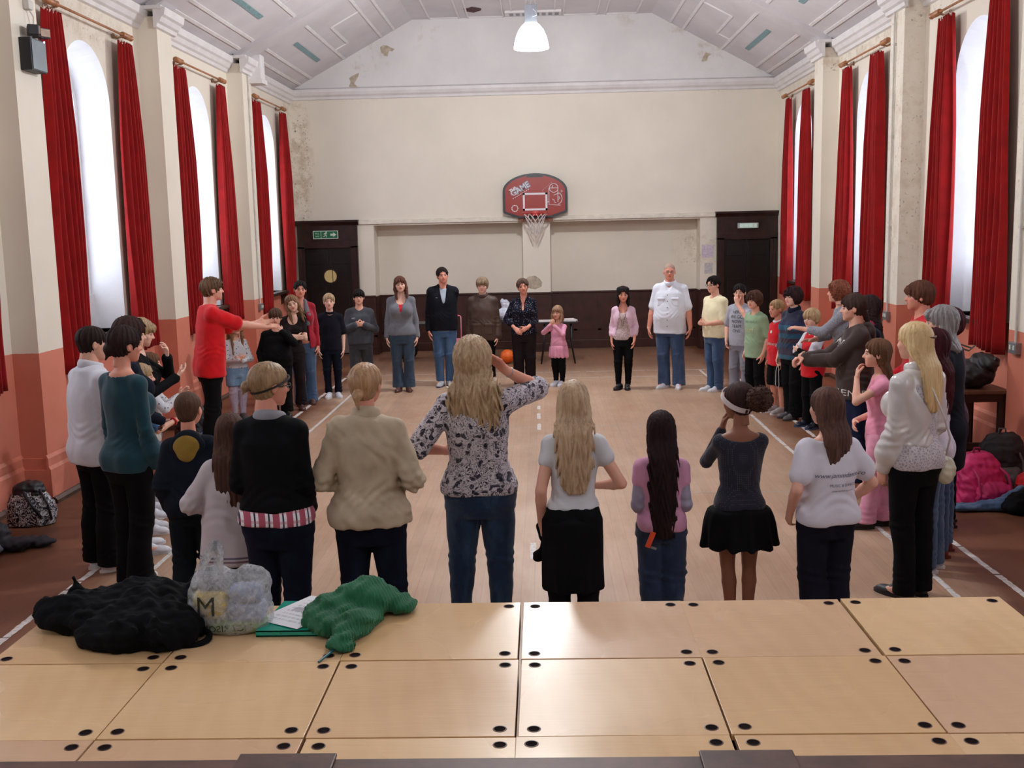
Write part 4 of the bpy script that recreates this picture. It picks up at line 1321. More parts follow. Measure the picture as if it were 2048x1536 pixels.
trim(B, [M_trim])
B = MB(); B.prism([(Y1, 2.44), (Y1 - .05, 2.45), (Y1 - .05, 2.485), (Y1 - .03, 2.50), (Y1 - .03, 2.515), (Y1, 2.53)], 3.26 + 3.43, 'X', -3.43); trim(B, [plain('ledge_cream', (222, 214, 200), .5, .05, 8)])
# timber dado
def dado(x0, x1, y, z=1.12):
    B = MB(); B.box((x0, y - .025, 0), (x1, y, z - .03))
    B.box((x0, y - .05, z - .035), (x1, y, z), .006); B.box((x0, y - .045, 0), (x1, y, .16), .008); B.box((x0, y - .035, .34), (x1, y, .37))
    n = max(1, int((x1 - x0) / .42)); st = (x1 - x0) / n
    for k in range(n + 1):
        xx = min(max(x0 + k * st, x0 + .03), x1 - .03); B.box((xx - .03, y - .035, .16), (xx + .03, y, z - .03))
    trim(B, [M_wood2])
dado(-3.43, AL[0][0], Y1); dado(AL[0][1], AL[1][0], Y1); dado(AL[1][1], 3.24, Y1)
for x0, x1 in AL: dado(x0, x1, Y1 + AD, 1.10)
for x in (AL[0][0], AL[1][0]):
    B = MB(); B.box((x, Y1, 0), (x + .02, Y1 + AD, 1.10)); trim(B, [M_wood2])
for x in (AL[0][1], AL[1][1]):
    B = MB(); B.box((x - .02, Y1, 0), (x, Y1 + AD, 1.10)); trim(B, [M_wood2])
# doors
for k, (x0, x1) in enumerate(((-4.555, -3.43), (3.24, 4.345))):
    B = MB(); y = Y1
    B.box((x0, y - .09, 0), (x0 + .13, y, 2.05)); B.box((x1 - .13, y - .09, 0), (x1, y, 2.05))
    B.box((x0, y - .09, 2.02), (x1, y, 2.14), .004); B.box((x0, y - .07, 2.14), (x1, y, 2.47))
    B.prism([(y, 2.44), (y - .08, 2.44), (y - .10, 2.47), (y - .13, 2.50), (y - .13, 2.535), (y, 2.535)], x1 - x0 + .06, 'X', x0 - .03)
    B.box((x0 + .03, y - .11, 0), (x0 + .08, y - .09, 2.02)); B.box((x1 - .08, y - .11, 0), (x1 - .03, y - .09, 2.02))
    d = struct(B.build('door_%d' % (k + 1), [M_darkwood]))
    L = MB(); L.box((x0 + .13, y - .04, .02), ((x0 + x1) / 2 - .003, y - .005, 2.02), .004); L.box(((x0 + x1) / 2 + .003, y - .04, .02), (x1 - .13, y - .005, 2.02), .004)
    for (a, b) in ((x0 + .20, (x0 + x1) / 2 - .07), ((x0 + x1) / 2 + .07, x1 - .20)):
        for (c, e) in ((.95, 1.30), (1.72, 1.94)): L.box((a, y - .052, c), (b, y - .04, e), .004)
    L.build('door_leaf', [M_black], d)
    if k == 0:
        K = MB(); K.box((x0 + .14, y - .046, .05), ((x0 + x1) / 2 - .01, y - .04, .50)); K.box(((x0 + x1) / 2 + .01, y - .046, .05), (x1 - .14, y - .04, .50)); K.build('kick_plate', [plain('kick_plate', (112, 100, 96), .45, .08, 10)], d)
        ccx, ccz = -3.965, 1.50
        R = MB(); R.lathe([(.118, -.02), (.142, -.02), (.142, .0), (.118, .0)], (ccx, y - .045, ccz), 28, 'Y'); R.build('porthole_rim', [M_darkwood], d)
        t = NT('porthole_glow'); t.base(lin((150, 130, 90))); t.rough(.15)  # pane glows by itself, standing in for light from behind the door
        t.b.inputs['Emission Color'].default_value = lin((196, 168, 116)); t.b.inputs['Emission Strength'].default_value = .32
        G = MB(); G.add([(ccx + .12 * math.cos(a * math.pi / 14), y - .047, ccz + .13 * math.sin(a * math.pi / 14)) for a in range(28)], [tuple(range(28))]); G.build('porthole_glass', [t.m], d, fixn=False)
        V = MB(); V.box((ccx + .035, y - .050, ccz - .11), (ccx + .045, y - .046, ccz + .11)); V.build('porthole_bar', [M_darkwood], d)

# closed end behind the camera
struct(MB().box((XL, Y0 - .2, 0), (XR, Y0, 6.2)).build('wall_front', plain('front_wall', (200, 186, 166), .7, .05, 3)))
# ---------------------------------------------------------------- curtains and rods
M_cur = cloth('curtain_red', (146, 9, 11), rough=.8, var=.08, sheen=.1, weave=600, bump=.05)
M_rod = plain('rod_wood', (168, 112, 72), .4, .12, 14)
M_rodgrey = plain('rod_bracket', (150, 112, 80), .4, .12, 14)
SIDE = {-1: 'left', 1: 'right'}
ORD = ['nearest', 'nearest but one', 'third', 'fourth', 'fifth', 'furthest']
def curtain(sgn, X, yc, w0, w1, seed, label, ztop=4.37, zbot=1.05, lean=0.0):
    rs = np.random.RandomState(seed)
    n, m = 90, 30; ph = rs.rand(4) * 6.28; k = 6 + rs.randint(0, 2)
    xo = X - sgn * .115
    vs = []; 
    for j in range(m + 1):
        t = j / m; z = ztop + (zbot - ztop) * t
        w = w0 + (w1 - w0) * (min(1, t * 1.6) ** .7) * (1 + .03 * math.sin(5 * t + ph[0]))
        dep = .032 + .036 * min(1, t * 3)
        for side in (0, 1):
            for i in range(n + 1):
                u = i / n
                y = yc + lean * t + (u - .5) * w + .008 * math.sin(9 * u + 3 * t + ph[1])
                wv = math.sin(2 * math.pi * k * u + ph[2] + .5 * math.sin(4 * t)) + .35 * math.sin(4.6 * math.pi * k * u * .5 + ph[3] + 1.5 * t)
                top = (.030 * abs(math.sin(math.pi * k * u + ph[2] / 2)) if j == 0 else 0)
                vs.append((xo - sgn * dep * wv * .8 + side * .006 * sgn, y, z + top - (.02 * math.sin(3 * u + ph[1]) if j == m else 0)))
    row = 2 * (n + 1); fs = []
    for j in range(m):
        for i in range(n):
            a = j * row + i; fs.append((a, a + 1, a + 1 + row, a + row))
            b = a + n + 1; fs.append((b, b + row, b + 1 + row, b + 1))
        a = j * row; fs.append((a, a + row, a + row + n + 1, a + n + 1)); a = j * row + n; fs.append((a, a + n + 1, a + row + n + 1, a + row))
    a = m * row
    fs += [(a + i, a + i + 1, a + i + 2 + n, a + i + 1 + n) for i in range(n)]
    o = mesh_obj('curtain', vs, fs, M_cur, smooth=True)
    tag(o, label, 'curtain')
    # white gathering tape and hooks at the head
    T = MB()
    T.tube([(xo, yc - w0 * .48 + w0 * .96 * i / 10, ztop + .012 + .012 * math.sin(i * 1.7)) for i in range(11)], .010, 6)
    for i in range(7): T.tube([(xo, yc - w0 * .45 + w0 * .9 * i / 6, ztop), (xo, yc - w0 * .45 + w0 * .9 * i / 6, ztop + .045)], .004, 5)
    T.build('heading_tape', [plain('tape_white', (212, 190, 182), .6)], o)
for sgn, X in ((-1, XL), (1, XR)):
    for bi, c in enumerate(BAYS):
        if bi < 2: continue
        nm = {2: 'nearest', 3: 'second', 4: 'third', 5: 'furthest'}[bi]
        offs = (-.93, .84) if sgn < 0 else (-.72, .60)
        ws = ((.34, .56), (.34, .60)) if sgn < 0 else ((.36, .66), (.32, .50))
        if sgn > 0 and bi == 4: offs = (-.58, .72)
        if sgn > 0 and bi == 5: offs = (-.62, .62)
        for q in (0, 1):
            wh = ('nearer', 'farther')[q]
            curtain(sgn, X, c + offs[q], *ws[q], bi * 7 + q + (50 if sgn > 0 else 0), '%s long red pleated curtain of the %s arched window on the %s wall' % (wh, nm, SIDE[sgn]),
                    lean=(.0 if q == 0 else .04) * 1)
        r = thing('curtain_rod', 'wooden curtain rod above the %s arched window on the %s wall' % (nm, SIDE[sgn]), 'curtain rod', (X - sgn * .115, c - .02, 4.47))
        P = MB(); P.tube([(0, -.98, 0), (0, .98, 0)], .013, 10); P.build('pole', [M_rod], r, True)
        for e in (-1, 1):
            F = MB(); F.lathe([(.001, -.13), (.03, -.125), (.036, -.10), (.022, -.075), (.032, -.05), (.036, -.02), (.030, .02), (.034, .05), (.020, .08), (.03, .10), (.034, .12), (.001, .13)], (0, e * .92, 0), 14, 'Y'); auto_smooth(F.build('finial', [M_rod], r))
            K = MB(); K.tube([(0, e * .80, -.02), (sgn * .06, e * .80, -.035), (sgn * .115, e * .80, -.01)], .012, 8); K.lathe([(.03, 0), (.03, .012), (.0, .012)], (sgn * .105, e * .80, -.01), 12, 'X'); K.build('bracket', [M_rodgrey], r)

# ---------------------------------------------------------------- pendant lamps
def emis(name, rgb, st):
    t = NT(name); t.base((.8, .8, .8, 1)); t.b.inputs['Emission Color'].default_value = rgb + (1,); t.b.inputs['Emission Strength'].default_value = st
    return t.m
M_bell = emis('lamp_glow', (0.93, 0.98, 1.0), LAMP_ST)
for i, (x, y) in enumerate(LAMPS):
    zb = 4.70
    l = thing('pendant_lamp', ['bright white bell-shaped lamp hanging under the ceiling before the end wall', 'glowing bell lamp hung over the middle of the hall, above the frame', 'glowing bell lamp hung over the stage near the camera'][i], 'lamp', (x, y, zb))
    B = MB(); B.lathe([(.232, 0), (.236, .01), (.226, .08), (.205, .16), (.170, .24), (.125, .30), (.085, .335), (.001, .345)], n=36)
    B.lathe([(.001, .30), (.10, .28), (.15, .22), (.19, .14), (.215, .05), (.222, .0), (.232, 0)], n=36)
    B.build('shade', [M_bell if i < 2 else emis('lamp_dim', (0.93, 0.98, 1.0), 3.0)], l, True, fixn=False)
    G = MB(); G.box((-.085, -.085, .33), (.085, .085, .56), .006); G.build('gear_box', [plain('lamp_box', (176, 184, 196), .4, .04, 12, metal=.2)], l)
    Q = MB(); Q.tube([(0, 0, .56), (0, 0, .60), (.02, 0, .70), (0, 0, .80), (0, 0, 1.39)], .008, 8)
    Q.tube([(-.07, 0, .56), (-.05, 0, .66), (0, 0, .70), (.05, 0, .66), (.07, 0, .56)], .006, 6)
    Q.tube([(.03, -.09, .50), (.07, -.10, .46), (.08, -.09, .42), (.02, -.10, .40)], .006, 6)
    Q.build('hanging_cord', [plain('cord_white', (220, 224, 230), .5)], l)
    lp = bpy.data.lights.new('lamp_bulb', 'POINT'); lp.energy = BULB[i]; lp.color = (.95, .98, 1.0); lp.shadow_soft_size = .12
    o = bpy.data.objects.new('lamp_bulb', lp); COL.objects.link(o); o.parent = l; o.location = (0, 0, -.16)

# ---------------------------------------------------------------- basketball backboard
t = NT('board_face'); t.base(lin((150, 34, 20))); t.rough(.4); M_board = t.m
M_bblk = plain('board_edge', (34, 36, 44), .4, .05, 20)
M_bwhite = plain('board_white', (226, 220, 226), .5, .03, 30, bump=0)
M_grey = plain('board_greytext', (140, 146, 160), .5, .03, 30, bump=0)
bb = thing('basketball_backboard', 'dark-edged red basketball backboard fixed high on the end wall', 'backboard', (-.105, Y1 - .16, 2.53))
S = 1.02
def out(k):
    P = [(-.48, .02), (-.575, .06), (-.575, .43), (-.54, .49)]
    P += [(-.54 + .54 * (1 - math.cos(a * math.pi / 16)) , .49 + .295 * math.sin(a * math.pi / 16)) for a in range(1, 9)]
    P = [(-.30, -.035), (-.575, .055), (-.59, .085), (-.59, .45)] + [(-.60 * math.cos(t), .44 + .335 * math.sin(t)) for t in [math.radians(d) for d in (12, 22, 32, 42, 52, 62, 72, 82, 90)]]
    P = P + [(-x, z) for x, z in P[-2::-1]]
    cx, cz = 0, .36
    return [(cx + (x - cx) * k, cz + (z - cz) * (k - (.02 if k < 1 else 0))) for x, z in P]
B = MB(); B.prism(out(1.0), .045, 'Y', 0); B.build('board_edge', [M_bblk], bb)
B = MB(); B.prism(out(.93), .010, 'Y', -.006); B.build('board_face', [M_board], bb)
B = MB(); B.prism([(-.16, .70), (.16, .70), (.13, .745), (-.13, .745)], .010, 'Y', -.009); B.build('board_badge', [M_bblk], bb)
B = MB(); a, b, c, d, w = -.225, .225, .10, .42, .035
for x0, z0, x1, z1 in ((a, c, b, c + w), (a, d - w, b, d), (a, c, a + w, d), (b - w, c, b, d)): B.box((x0, -.010, z0), (x1, -.005, z1))
B.build('target_square', [M_bwhite], bb)
def flat_text(txt, size, loc, mat, parent, name='lettering', rot=0.0, axis='Y', ext=.001, shear=0.0, mirror=False, sx=1.0, bold=0.0):
    cu = bpy.data.curves.new(name, 'FONT'); cu.body = txt; cu.size = size; cu.align_x = 'CENTER'; cu.align_y = 'CENTER'; cu.extrude = ext; cu.shear = shear; cu.resolution_u = 4; cu.offset = bold
    o = bpy.data.objects.new(name, cu); COL.objects.link(o); dg = bpy.context.evaluated_depsgraph_get(); me = bpy.data.meshes.new_from_object(o.evaluated_get(dg))
    COL.objects.unlink(o); bpy.data.objects.remove(o); bpy.data.curves.remove(cu); me.materials.clear(); me.materials.append(mat)
    r = bpy.data.objects.new(name, me); COL.objects.link(r); r.parent = parent; r.location = loc
    if axis == 'Y': r.rotation_euler = (math.radians(90), rot, 0)       # faces -Y
    elif axis == 'Z': r.rotation_euler = (0, 0, rot)
    r.scale = ((-1 if mirror else 1) * sx, 1, 1)
    return r
flat_text('THE', .075, (-.405, -.009, .485), M_bwhite, bb, rot=-.52, bold=.003)
flat_text('GAME', .15, (-.270, -.008, .490), M_grey, bb, rot=-.52, bold=.012, sx=.95)
flat_text('GAME', .15, (-.270, -.011, .490), M_bwhite, bb, rot=-.52, bold=-.001, sx=.95)
B = MB()
for k in range(9): 
    q = -.40 + k * .035; B.obox((q, -.008, .325 + (q + .40) * .56), (.012, .002, .006), ry=-.52)
B.build('small_lettering', [M_bwhite], bb)
B = MB()
for k in range(11):
    an = k * math.pi * 2 / 11; B.obox((-.375 + .055 * math.cos(an), -.008, .145 + .055 * math.sin(an)), (.012, .002, .008), ry=-an + 1.57)
B.build('round_emblem', [M_bwhite], bb)
B = MB()   # chalk-like court sketch
def stroke(pts, r=.006): B.tube([(x, -.008, z) for x, z in pts], r, 5)
cx, cz = .345, .50
stroke([(cx + .08 * math.cos(k * .42), cz + .08 * math.sin(k * .42)) for k in range(16)])
stroke([(cx - .09, cz + .0), (cx - .09, .20), (cx + .12, .185)]); stroke([(cx + .075, cz), (cx + .075, .245)]); stroke([(cx - .08, cz), (cx + .08, cz)])
stroke([(cx + .075 + .075 * math.cos(k * .3 - 1.5), .31 + .10 * math.sin(k * .3 - 1.5)) for k in range(11)])
stroke([(cx, .37), (cx + .11, .41)]); stroke([(cx + .08, .33 ), (cx + .11, .34), (cx + .10, .30), (cx + .08, .29)]); stroke([(cx - .09, .26), (cx - .13, .24)])
stroke([(cx - .02, cz + .05), (cx - .02, cz - .01)]); stroke([(cx - .03, .30), (cx + .02, .27)]); stroke([(cx + .13, .46), (cx + .16, .44), (cx + .13, .42)]); stroke([(cx + .0, .25), (cx + .04, .23)])
for k in range(7): B.box((.13 + k * .028, -.010, .45 + k * .024), (.138 + k * .028, -.006, .458 + k * .024))
B.build('court_sketch', [M_bwhite], bb)
B = MB(); B.box((-.06, -.10, .0), (.06, -.008, .09), .006); B.tube([(.0 + .225 * math.cos(k * math.pi / 18), -.30 + .225 * math.sin(k * math.pi / 18), .045) for k in range(37)], .010, 8); B.build('hoop', [plain('hoop_red', (190, 40, 34), .4)], bb, True)
B = MB(); nn = 12
for k in range(nn):
    for sg in (-1, 1):
        pts = []
        for j in range(6):
            tt = j / 5; rr = .225 * (1 - .72 * tt ** .8); an = 2 * math.pi * (k + sg * j * .5) / nn
            pts.append((rr * math.cos(an), -.30 + rr * math.sin(an), .045 - .36 * tt + .015 * math.sin(k * 2.3 + j)))
        B.tube(pts, .0055, 4, False)
B.build('net', [plain('net_white', (218, 210, 208), .7)], bb)
B = MB(); B.box((-.32, .045, -.10), (.32, .16, -.02)); B.box((-.30, .045, .0), (-.24, .16, .5)); B.box((.24, .045, .0), (.30, .16, .5)); B.build('wall_bracket', [plain('bracket_rust', (134, 84, 66), .6)], bb)

# ---------------------------------------------------------------- exit signs
M_green = plain('sign_green', (22, 110, 74), .4, .03, 20, bump=0)
M_greenlit = emis('sign_green_lit', (0.02, .22, .15), .6)
M_swhite = plain('sign_white', (222, 232, 220), .4, .02, 20, bump=0)
def running_man(B, cx, cz, s, y, d=1):
    B.lathe([(.001, 0), (s * .13, 0), (s * .13, .002), (.001, .002)], (cx + d * s * .12, y, cz + s * .42), 12, 'Y')
    for a, b in (((.05, .28), (-.06, -.02)), ((.05, .24), (.28, .12)), ((.04, .26), (-.22, .20)), ((-.22, .20), (-.26, .04)), ((-.06, -.02), (.16, -.14)), ((.16, -.14), (.12, -.42)), ((-.06, -.02), (-.16, -.24)), ((-.16, -.24), (-.40, -.26))):
        B.tube([(cx + d * s * a[0], y, cz + s * a[1]), (cx + d * s * b[0], y, cz + s * b[1])], s * .055, 5)
sg = thing('exit_sign', 'flat green exit sign with running man and arrow pointing right over the left door', 'exit sign', (-4.02, Y1 - .075, 2.27))
B = MB(); B.box((-.235, -.006, -.075), (.235, 0, .075)); B.build('sign_border', [M_swhite], sg)
B = MB(); B.box((-.222, -.009, -.063), (-.088, -.005, .063)); B.box((-.078, -.009, -.063), (.222, -.005, .063)); B.build('sign_panel', [M_green], sg)
B = MB(); running_man(B, .0, .0, .11, -.011, 1); B.add([(.09, -.011, .018), (.15, -.011, .018), (.135, -.011, .048), (.205, -.011, 0), (.135, -.011, -.048), (.15, -.011, -.018), (.09, -.011, -.018)], [tuple(range(7))]); B.build('pictogram', [M_swhite], sg)
flat_text('Fire\nexit', .045, (-.155, -.011, .0), M_swhite, sg)
sg = thing('exit_sign', 'boxed lit green exit sign with a down arrow over the right door', 'exit sign', (3.80, Y1 - .075, 2.27))
B = MB(); B.box((-.19, -.06, -.05), (.19, 0, .05), .012); B.build('light_housing', [plain('housing_grey', (170, 176, 176), .4)], sg)
B = MB(); B.box((-.155, -.064, -.038), (.155, -.058, .038)); B.build('sign_panel', [M_greenlit], sg)
B = MB(); running_man(B, -.09, .0, .07, -.067, -1); B.box((-.006, -.068, -.015), (.006, -.066, .028)); B.add([(-.016, -.067, -.012), (.016, -.067, -.012), (0, -.067, -.032)], [(0, 1, 2)]); B.box((.075, -.068, -.028), (.115, -.066, .028)); B.build('pictogram', [M_swhite], sg)
o = MB().box((4.352 - .05, Y1 - .03, 2.21), (4.352, Y1 - .0, 2.34), .006).build('door_sensor', [M_conduit]); tag(o, 'small white box on the wall beside the right door case', 'sensor')
# papers stuck by the right door
B = MB(); B.box((2.97, Y1 - .004, 1.70), (3.19, Y1 - .001, 1.93)); tag(B.build('notice_paper', [plain('notice_lilac', (206, 194, 206), .7, .08, 30)]), 'pale paper notice stuck beside the right door case', 'notice')
B = MB(); B.box((3.02, Y1 - .004, 1.40), (3.17, Y1 - .001, 1.60)); tag(B.build('notice_paper', [plain('notice_cream', (200, 196, 196), .7, .08, 30)]), 'lower torn paper beside the right door case', 'notice')

# ---------------------------------------------------------------- emergency light on the near left pier
e = thing('emergency_light', 'dark emergency light box with twin lamps on the nearest left pier', 'emergency light', (XL + .235, 9.38, 3.72))
B = MB(); B.box((0, -.14, 0), (.10, .14, .27), .006); B.mi = 1; B.box((.10, -.125, .012), (.106, .135, .258), .002); B.build('battery_box', [plain('box_black', (34, 34, 40), .5), plain('box_grey', (92, 104, 114), .45, .04, 12)], e)
for k, yy in enumerate((-.05, .10)):
    B = MB(); B.obox((.09, yy, .335), (.045, .06, .042), rz=.5 if k == 0 else -.5, bevel=.008); o = B.build('spot_lamp', [plain('lamp_plastic', (46, 44, 48), .4)], e)
    B = MB(); B.obox((.135, yy + (.02 if k == 0 else -.02), .335), (.006, .045, .032), rz=.5 if k == 0 else -.5); B.build('lens', [plain('lens_beige', (182, 160, 144), .2)], o)
B = MB(); B.lathe([(.001, .0), (.008, .0), (.008, .006), (.001, .006)], (.104, .11, .262), 10, 'X'); B.build('indicator', [emis('indicator_glow', (.55, .6, 1.0), 6.0)], e)
B = MB(); B.box((.0, -.01, .52), (.055, .075, .60), .01); B.tube([(.025, .03, .60), (.025, .03, .95)], .012, 8); B.tube([(.03, .04, .52), (.05, .07, .47), (.04, .08, .40), (.08, .06, .37)], .006, 6); B.build('cable_conduit', [M_conduit], e)

# ---------------------------------------------------------------- sockets with conduit
def socket(X, sgn, y, z, label, ztop=4.66):
    s = thing('wall_socket', label, 'wall socket', (X, y, z))
    B = MB(); B.box((min(0, -sgn * .05), -.075, -.05), (max(0, -sgn * .05), .075, .05), .006); B.build('socket_box', [M_steel], s)
    B = MB()
    for yy in (-.035, .035): B.box((min(-sgn * .05, -sgn * .056), yy - .012, -.015), (max(-sgn * .05, -sgn * .056), yy + .012, .025))
    B.build('switch', [M_swhite], s)
    B = MB(); B.tube([(-sgn * .02, 0, .05), (-sgn * .02, 0, (ztop - z) * .5), (-sgn * .022, .005, ztop - z)], .012, 8)
    for q in (.3, .6, .9): B.box((-.035, -.02, (ztop - z) * q - .012), (.035 if sgn < 0 else .0, .02, (ztop - z) * q + .012))
    B.build('conduit', [M_conduit], s, fixn=True)
socket(XL + .235, -1, 16.45, 1.20, 'grey double socket under a white conduit on the far left pier')
socket(XR - .235, 1, 12.99 - .05, 1.18, 'grey double socket on the right pier behind the standing women')
socket(XR - .235, 1, 9.42, 1.18, 'grey double socket on the nearest right pier above the school bags')
B = MB(); B.box((XL + .18, 16.62, 4.60), (XL + .42, 16.84, 4.99), .02); B.box((XL + .16, 16.58, 4.56), (XL + .44, 16.88, 4.63), .008); o = B.build('duct_box', [M_trim]); tag(o, 'white boxed duct standing on the cap of the far left pier', 'duct')

# ---------------------------------------------------------------- court lines
def tape(x0, y0, x1, y1, w, seed, label, brk=.12, grey=0):
    rs = random.Random(seed); B = MB(); L = math.hypot(x1 - x0, y1 - y0); dx, dy = (x1 - x0) / L, (y1 - y0) / L; nx, ny = -dy, dx
    s = 0.0
    while s < L:
        l = rs.uniform(.10, .75); g = rs.uniform(.0, .03) if rs.random() > brk else rs.uniform(.05, .35)
        e = min(L, s + l); N = max(2, int((e - s) / .035)); A = []; Bp = []
        for k in range(N + 1):
            q = s + (e - s) * k / N; wob = .004 * math.sin(q * 2.1 + seed)
            wa = w / 2 * rs.uniform(.72, 1.05); wb = w / 2 * rs.uniform(.72, 1.05)
            A.append((x0 + dx * q + nx * (wa + wob), y0 + dy * q + ny * (wa + wob), .0015)); Bp.append((x0 + dx * q - nx * (wb - wob), y0 + dy * q - ny * (wb - wob), .0015))
        n = len(A); B.add(A + Bp, [(k, k + 1, k + 1 + n, k + n) for k in range(n - 1)])
        s = e + g
    return tag(B.build('court_line', [plain('tape_grey' if grey else 'tape_old_white', (176, 168, 162) if grey else (206, 200, 196), .6, .12, 40)], fixn=False), label, 'floor line')
tape(-3.17, 3.0, -3.17, 17.25, .052, 1, 'long worn white tape line on the floor, outermost on the left', .05)
tape(-2.76, 3.0, -2.76, 16.6, .042, 2, 'long worn white tape line on the floor, inner one on the left', .08)
tape(2.52, 3.2, 2.50, 17.15, .045, 3, 'long worn white tape line on the floor, inner one on the right', .12)
tape(2.93, 3.2, 2.92, 16.6, .050, 4, 'long worn white tape line on the floor, outermost on the right', .10)
tape(-3.1, 17.22, 2.9, 17.22, .04, 5, 'white tape line across the floor nearest the end wall', .10)
tape(-2.7, 16.52, 2.5, 16.52, .035, 6, 'white tape line across the floor just before the end line', .15)
tape(-2.2, 12.75, -1.2, 12.72, .025, 7, 'faint cross line on the floor at left in front of the boys', .3, 1)
tape(-.9, 12.4, -.1, 12.38, .025, 8, 'faint cross line near the centre of the floor', .4, 1)
tape(.5, 12.4, 1.5, 12.38, .025, 9, 'faint cross line on the floor right of centre', .4, 1)
tape(0.9, 9.15, 2.9, 9.12, .02, 10, 'thin cross line on the floor behind the girl in the skirt', .2, 1)
tape(-.07, 12.2, -.07, 13.9, .05, 11, 'broken centre line remains on the floor', .6)
tape(-.10, 7.3, -.10, 7.7, .05, 12, 'short remnant of white tape on the floor behind the girl in the long black skirt', .6)
# ================================================================ the people in the circle
C_black = cloth('black_cotton', (13, 13, 16), var=.12); C_navy = cloth('navy_cotton', (18, 22, 36), var=.1); C_ink = cloth('ink_denim', (15, 19, 34), kind='denim', rgb2=(26, 32, 52))
C_jean = cloth('blue_jeans', (52, 74, 106), kind='denim', rgb2=(84, 108, 140)); C_jean2 = cloth('faded_jeans', (64, 86, 116), kind='denim', rgb2=(96, 120, 150)); C_jean3 = cloth('dark_jeans', (34, 48, 74), kind='denim', rgb2=(60, 80, 112))
C_jean4 = cloth('flared_jeans_teal', (50, 66, 84), kind='denim', rgb2=(74, 92, 112)); C_brownblk = cloth('brown_black', (34, 26, 28), var=.1); C_charcoal = cloth('charcoal', (56, 57, 62), var=.08)
C_white = cloth('white_cotton', (214, 214, 224), var=.03); M_wshoe = plain('white_shoe', (206, 206, 214), .5, .04, 30); M_bshoe = plain('black_shoe', (22, 20, 24), .45, .1, 30); M_brshoe = plain('brown_shoe', (82, 48, 40), .5, .12, 30)
M_gshoe = plain('grey_shoe', (84, 80, 82), .6, .1, 30); M_greycanvas = plain('pale_canvas', (168, 172, 186), .7, .05, 40); M_rub = plain('rubber_white', (214, 210, 208), .5, .04, 30); M_glass_fr = plain('glasses_frame', (50, 42, 46), .3, .05, 30)
H_dark = hair_mat('hair_dark', (40, 28, 26)); H_black = hair_mat('hair_black', (28, 21, 20)); H_brown = hair_mat('hair_brown', (92, 62, 46)); H_lbrown = hair_mat('hair_lightbrown', (142, 108, 78), (100, 72, 50)); H_mid = hair_mat('hair_mid', (112, 78, 56))
H_blond = hair_mat('hair_blond', (202, 174, 138), (146, 116, 84)); H_dblond = hair_mat('hair_darkblond', (176, 146, 108), (124, 96, 68)); H_grey = hair_mat('hair_grey', (156, 150, 150), (104, 98, 98)); H_pale = hair_mat('hair_pale', (226, 198, 148), (190, 152, 98))
H_red = hair_mat('hair_red', (140, 78, 54), (88, 46, 34), curly=True); H_mar = hair_mat('hair_maroon', (74, 20, 30), (36, 12, 18)); H_frizz = hair_mat('hair_frizz', (86, 56, 44), (40, 26, 24), curly=True)
INK = plain('print_black', (30, 30, 36), .8, .05, 30, bump=0); PW = plain('print_white', (206, 202, 198), .8, .03, 30, bump=0); PGREY = plain('print_grey', (92, 96, 124), .8, .03, 30, bump=0)
def AIM(w, pole, hd, pn, curl=.5): return (w, pole, hd, pn, curl)

# ---- left side, near to far -------------------------------------------------
p = Person('person in white fleece and black trousers with short dark hair at far left', -3.10, 7.21, -42, 1.70, 'm', 1.05, 'fair', (50, 38, 34), near=True, look=(-12, 6, 0), L='hangf', R='hangf', feet=((.10, 0, 14), (.09, .02, 10)), seed=1)
C = cloth('white_fleece', (206, 206, 216), sheen=.5, var=.05); o = p.top('fleece', C, infl=.030, hem=.455, straight=.97, sl=.018, amp=.006, neck='crew', cuff=.004); p.collar('collar', C, up=.012, r=.015, flat=.5)
p.legs('trousers', C_black, 'wide', ankle=.03, amp=.005); p.shoes(M_wshoe, M_rub); p.hair(hair_mat('hair_darkbrown', (46, 32, 28)), 'short', t=.035, nape=-.34, seed=1)

p = Person('person in a teal jumper, black flared trousers and canvas shoes, dark hair pinned up', -2.70, 6.77, -30, 1.73, 'f', 1.0, 'ruddy', (48, 32, 30), near=True, look=(-18, 4, 0), L='hangf', R=AIM((.112, .03, .475), (.4, -1, 0), (-.1, .2, -1), (-1, .1, 0)), feet=((.09, .04, 8), (.075, -.03, 22)), seed=2)
C = cloth('teal_knit', (24, 62, 74), var=.08, sheen=.2); p.top('jumper', C, infl=.010, hem=.47, straight=.3, sl=.008, amp=.004, neck='wide', bell=.026, sleeve='long', backscoop=False)
p.legs('trousers', C_black, 'flare', ankle=.022, amp=.003); p.shoes(M_bshoe, M_rub, kind='hightop', toecap=M_rub)
p.hair(hair_mat('hair_upbrown', (52, 32, 30), (26, 16, 18)), 'short', t=.07, nape=-.30, ears=True, bun=(0, -.44, -.10, .20), seed=2)

p = Person('person with rounded brown hair standing behind the teal jumper, mostly hidden', -3.00, 7.62, -60, 1.72, 'f', .95, 'fair', (66, 42, 34), look=(0, 4, 0), L='front', R='front', seed=3)
p.top('top', C_navy, hem=.48); p.legs('trousers', C_black, 'regular'); p.shoes(M_wshoe); p.hair(hair_mat('hair_round', (62, 38, 32), (34, 22, 20)), 'short', t=.11, nape=-.5, ears=False, seed=3)

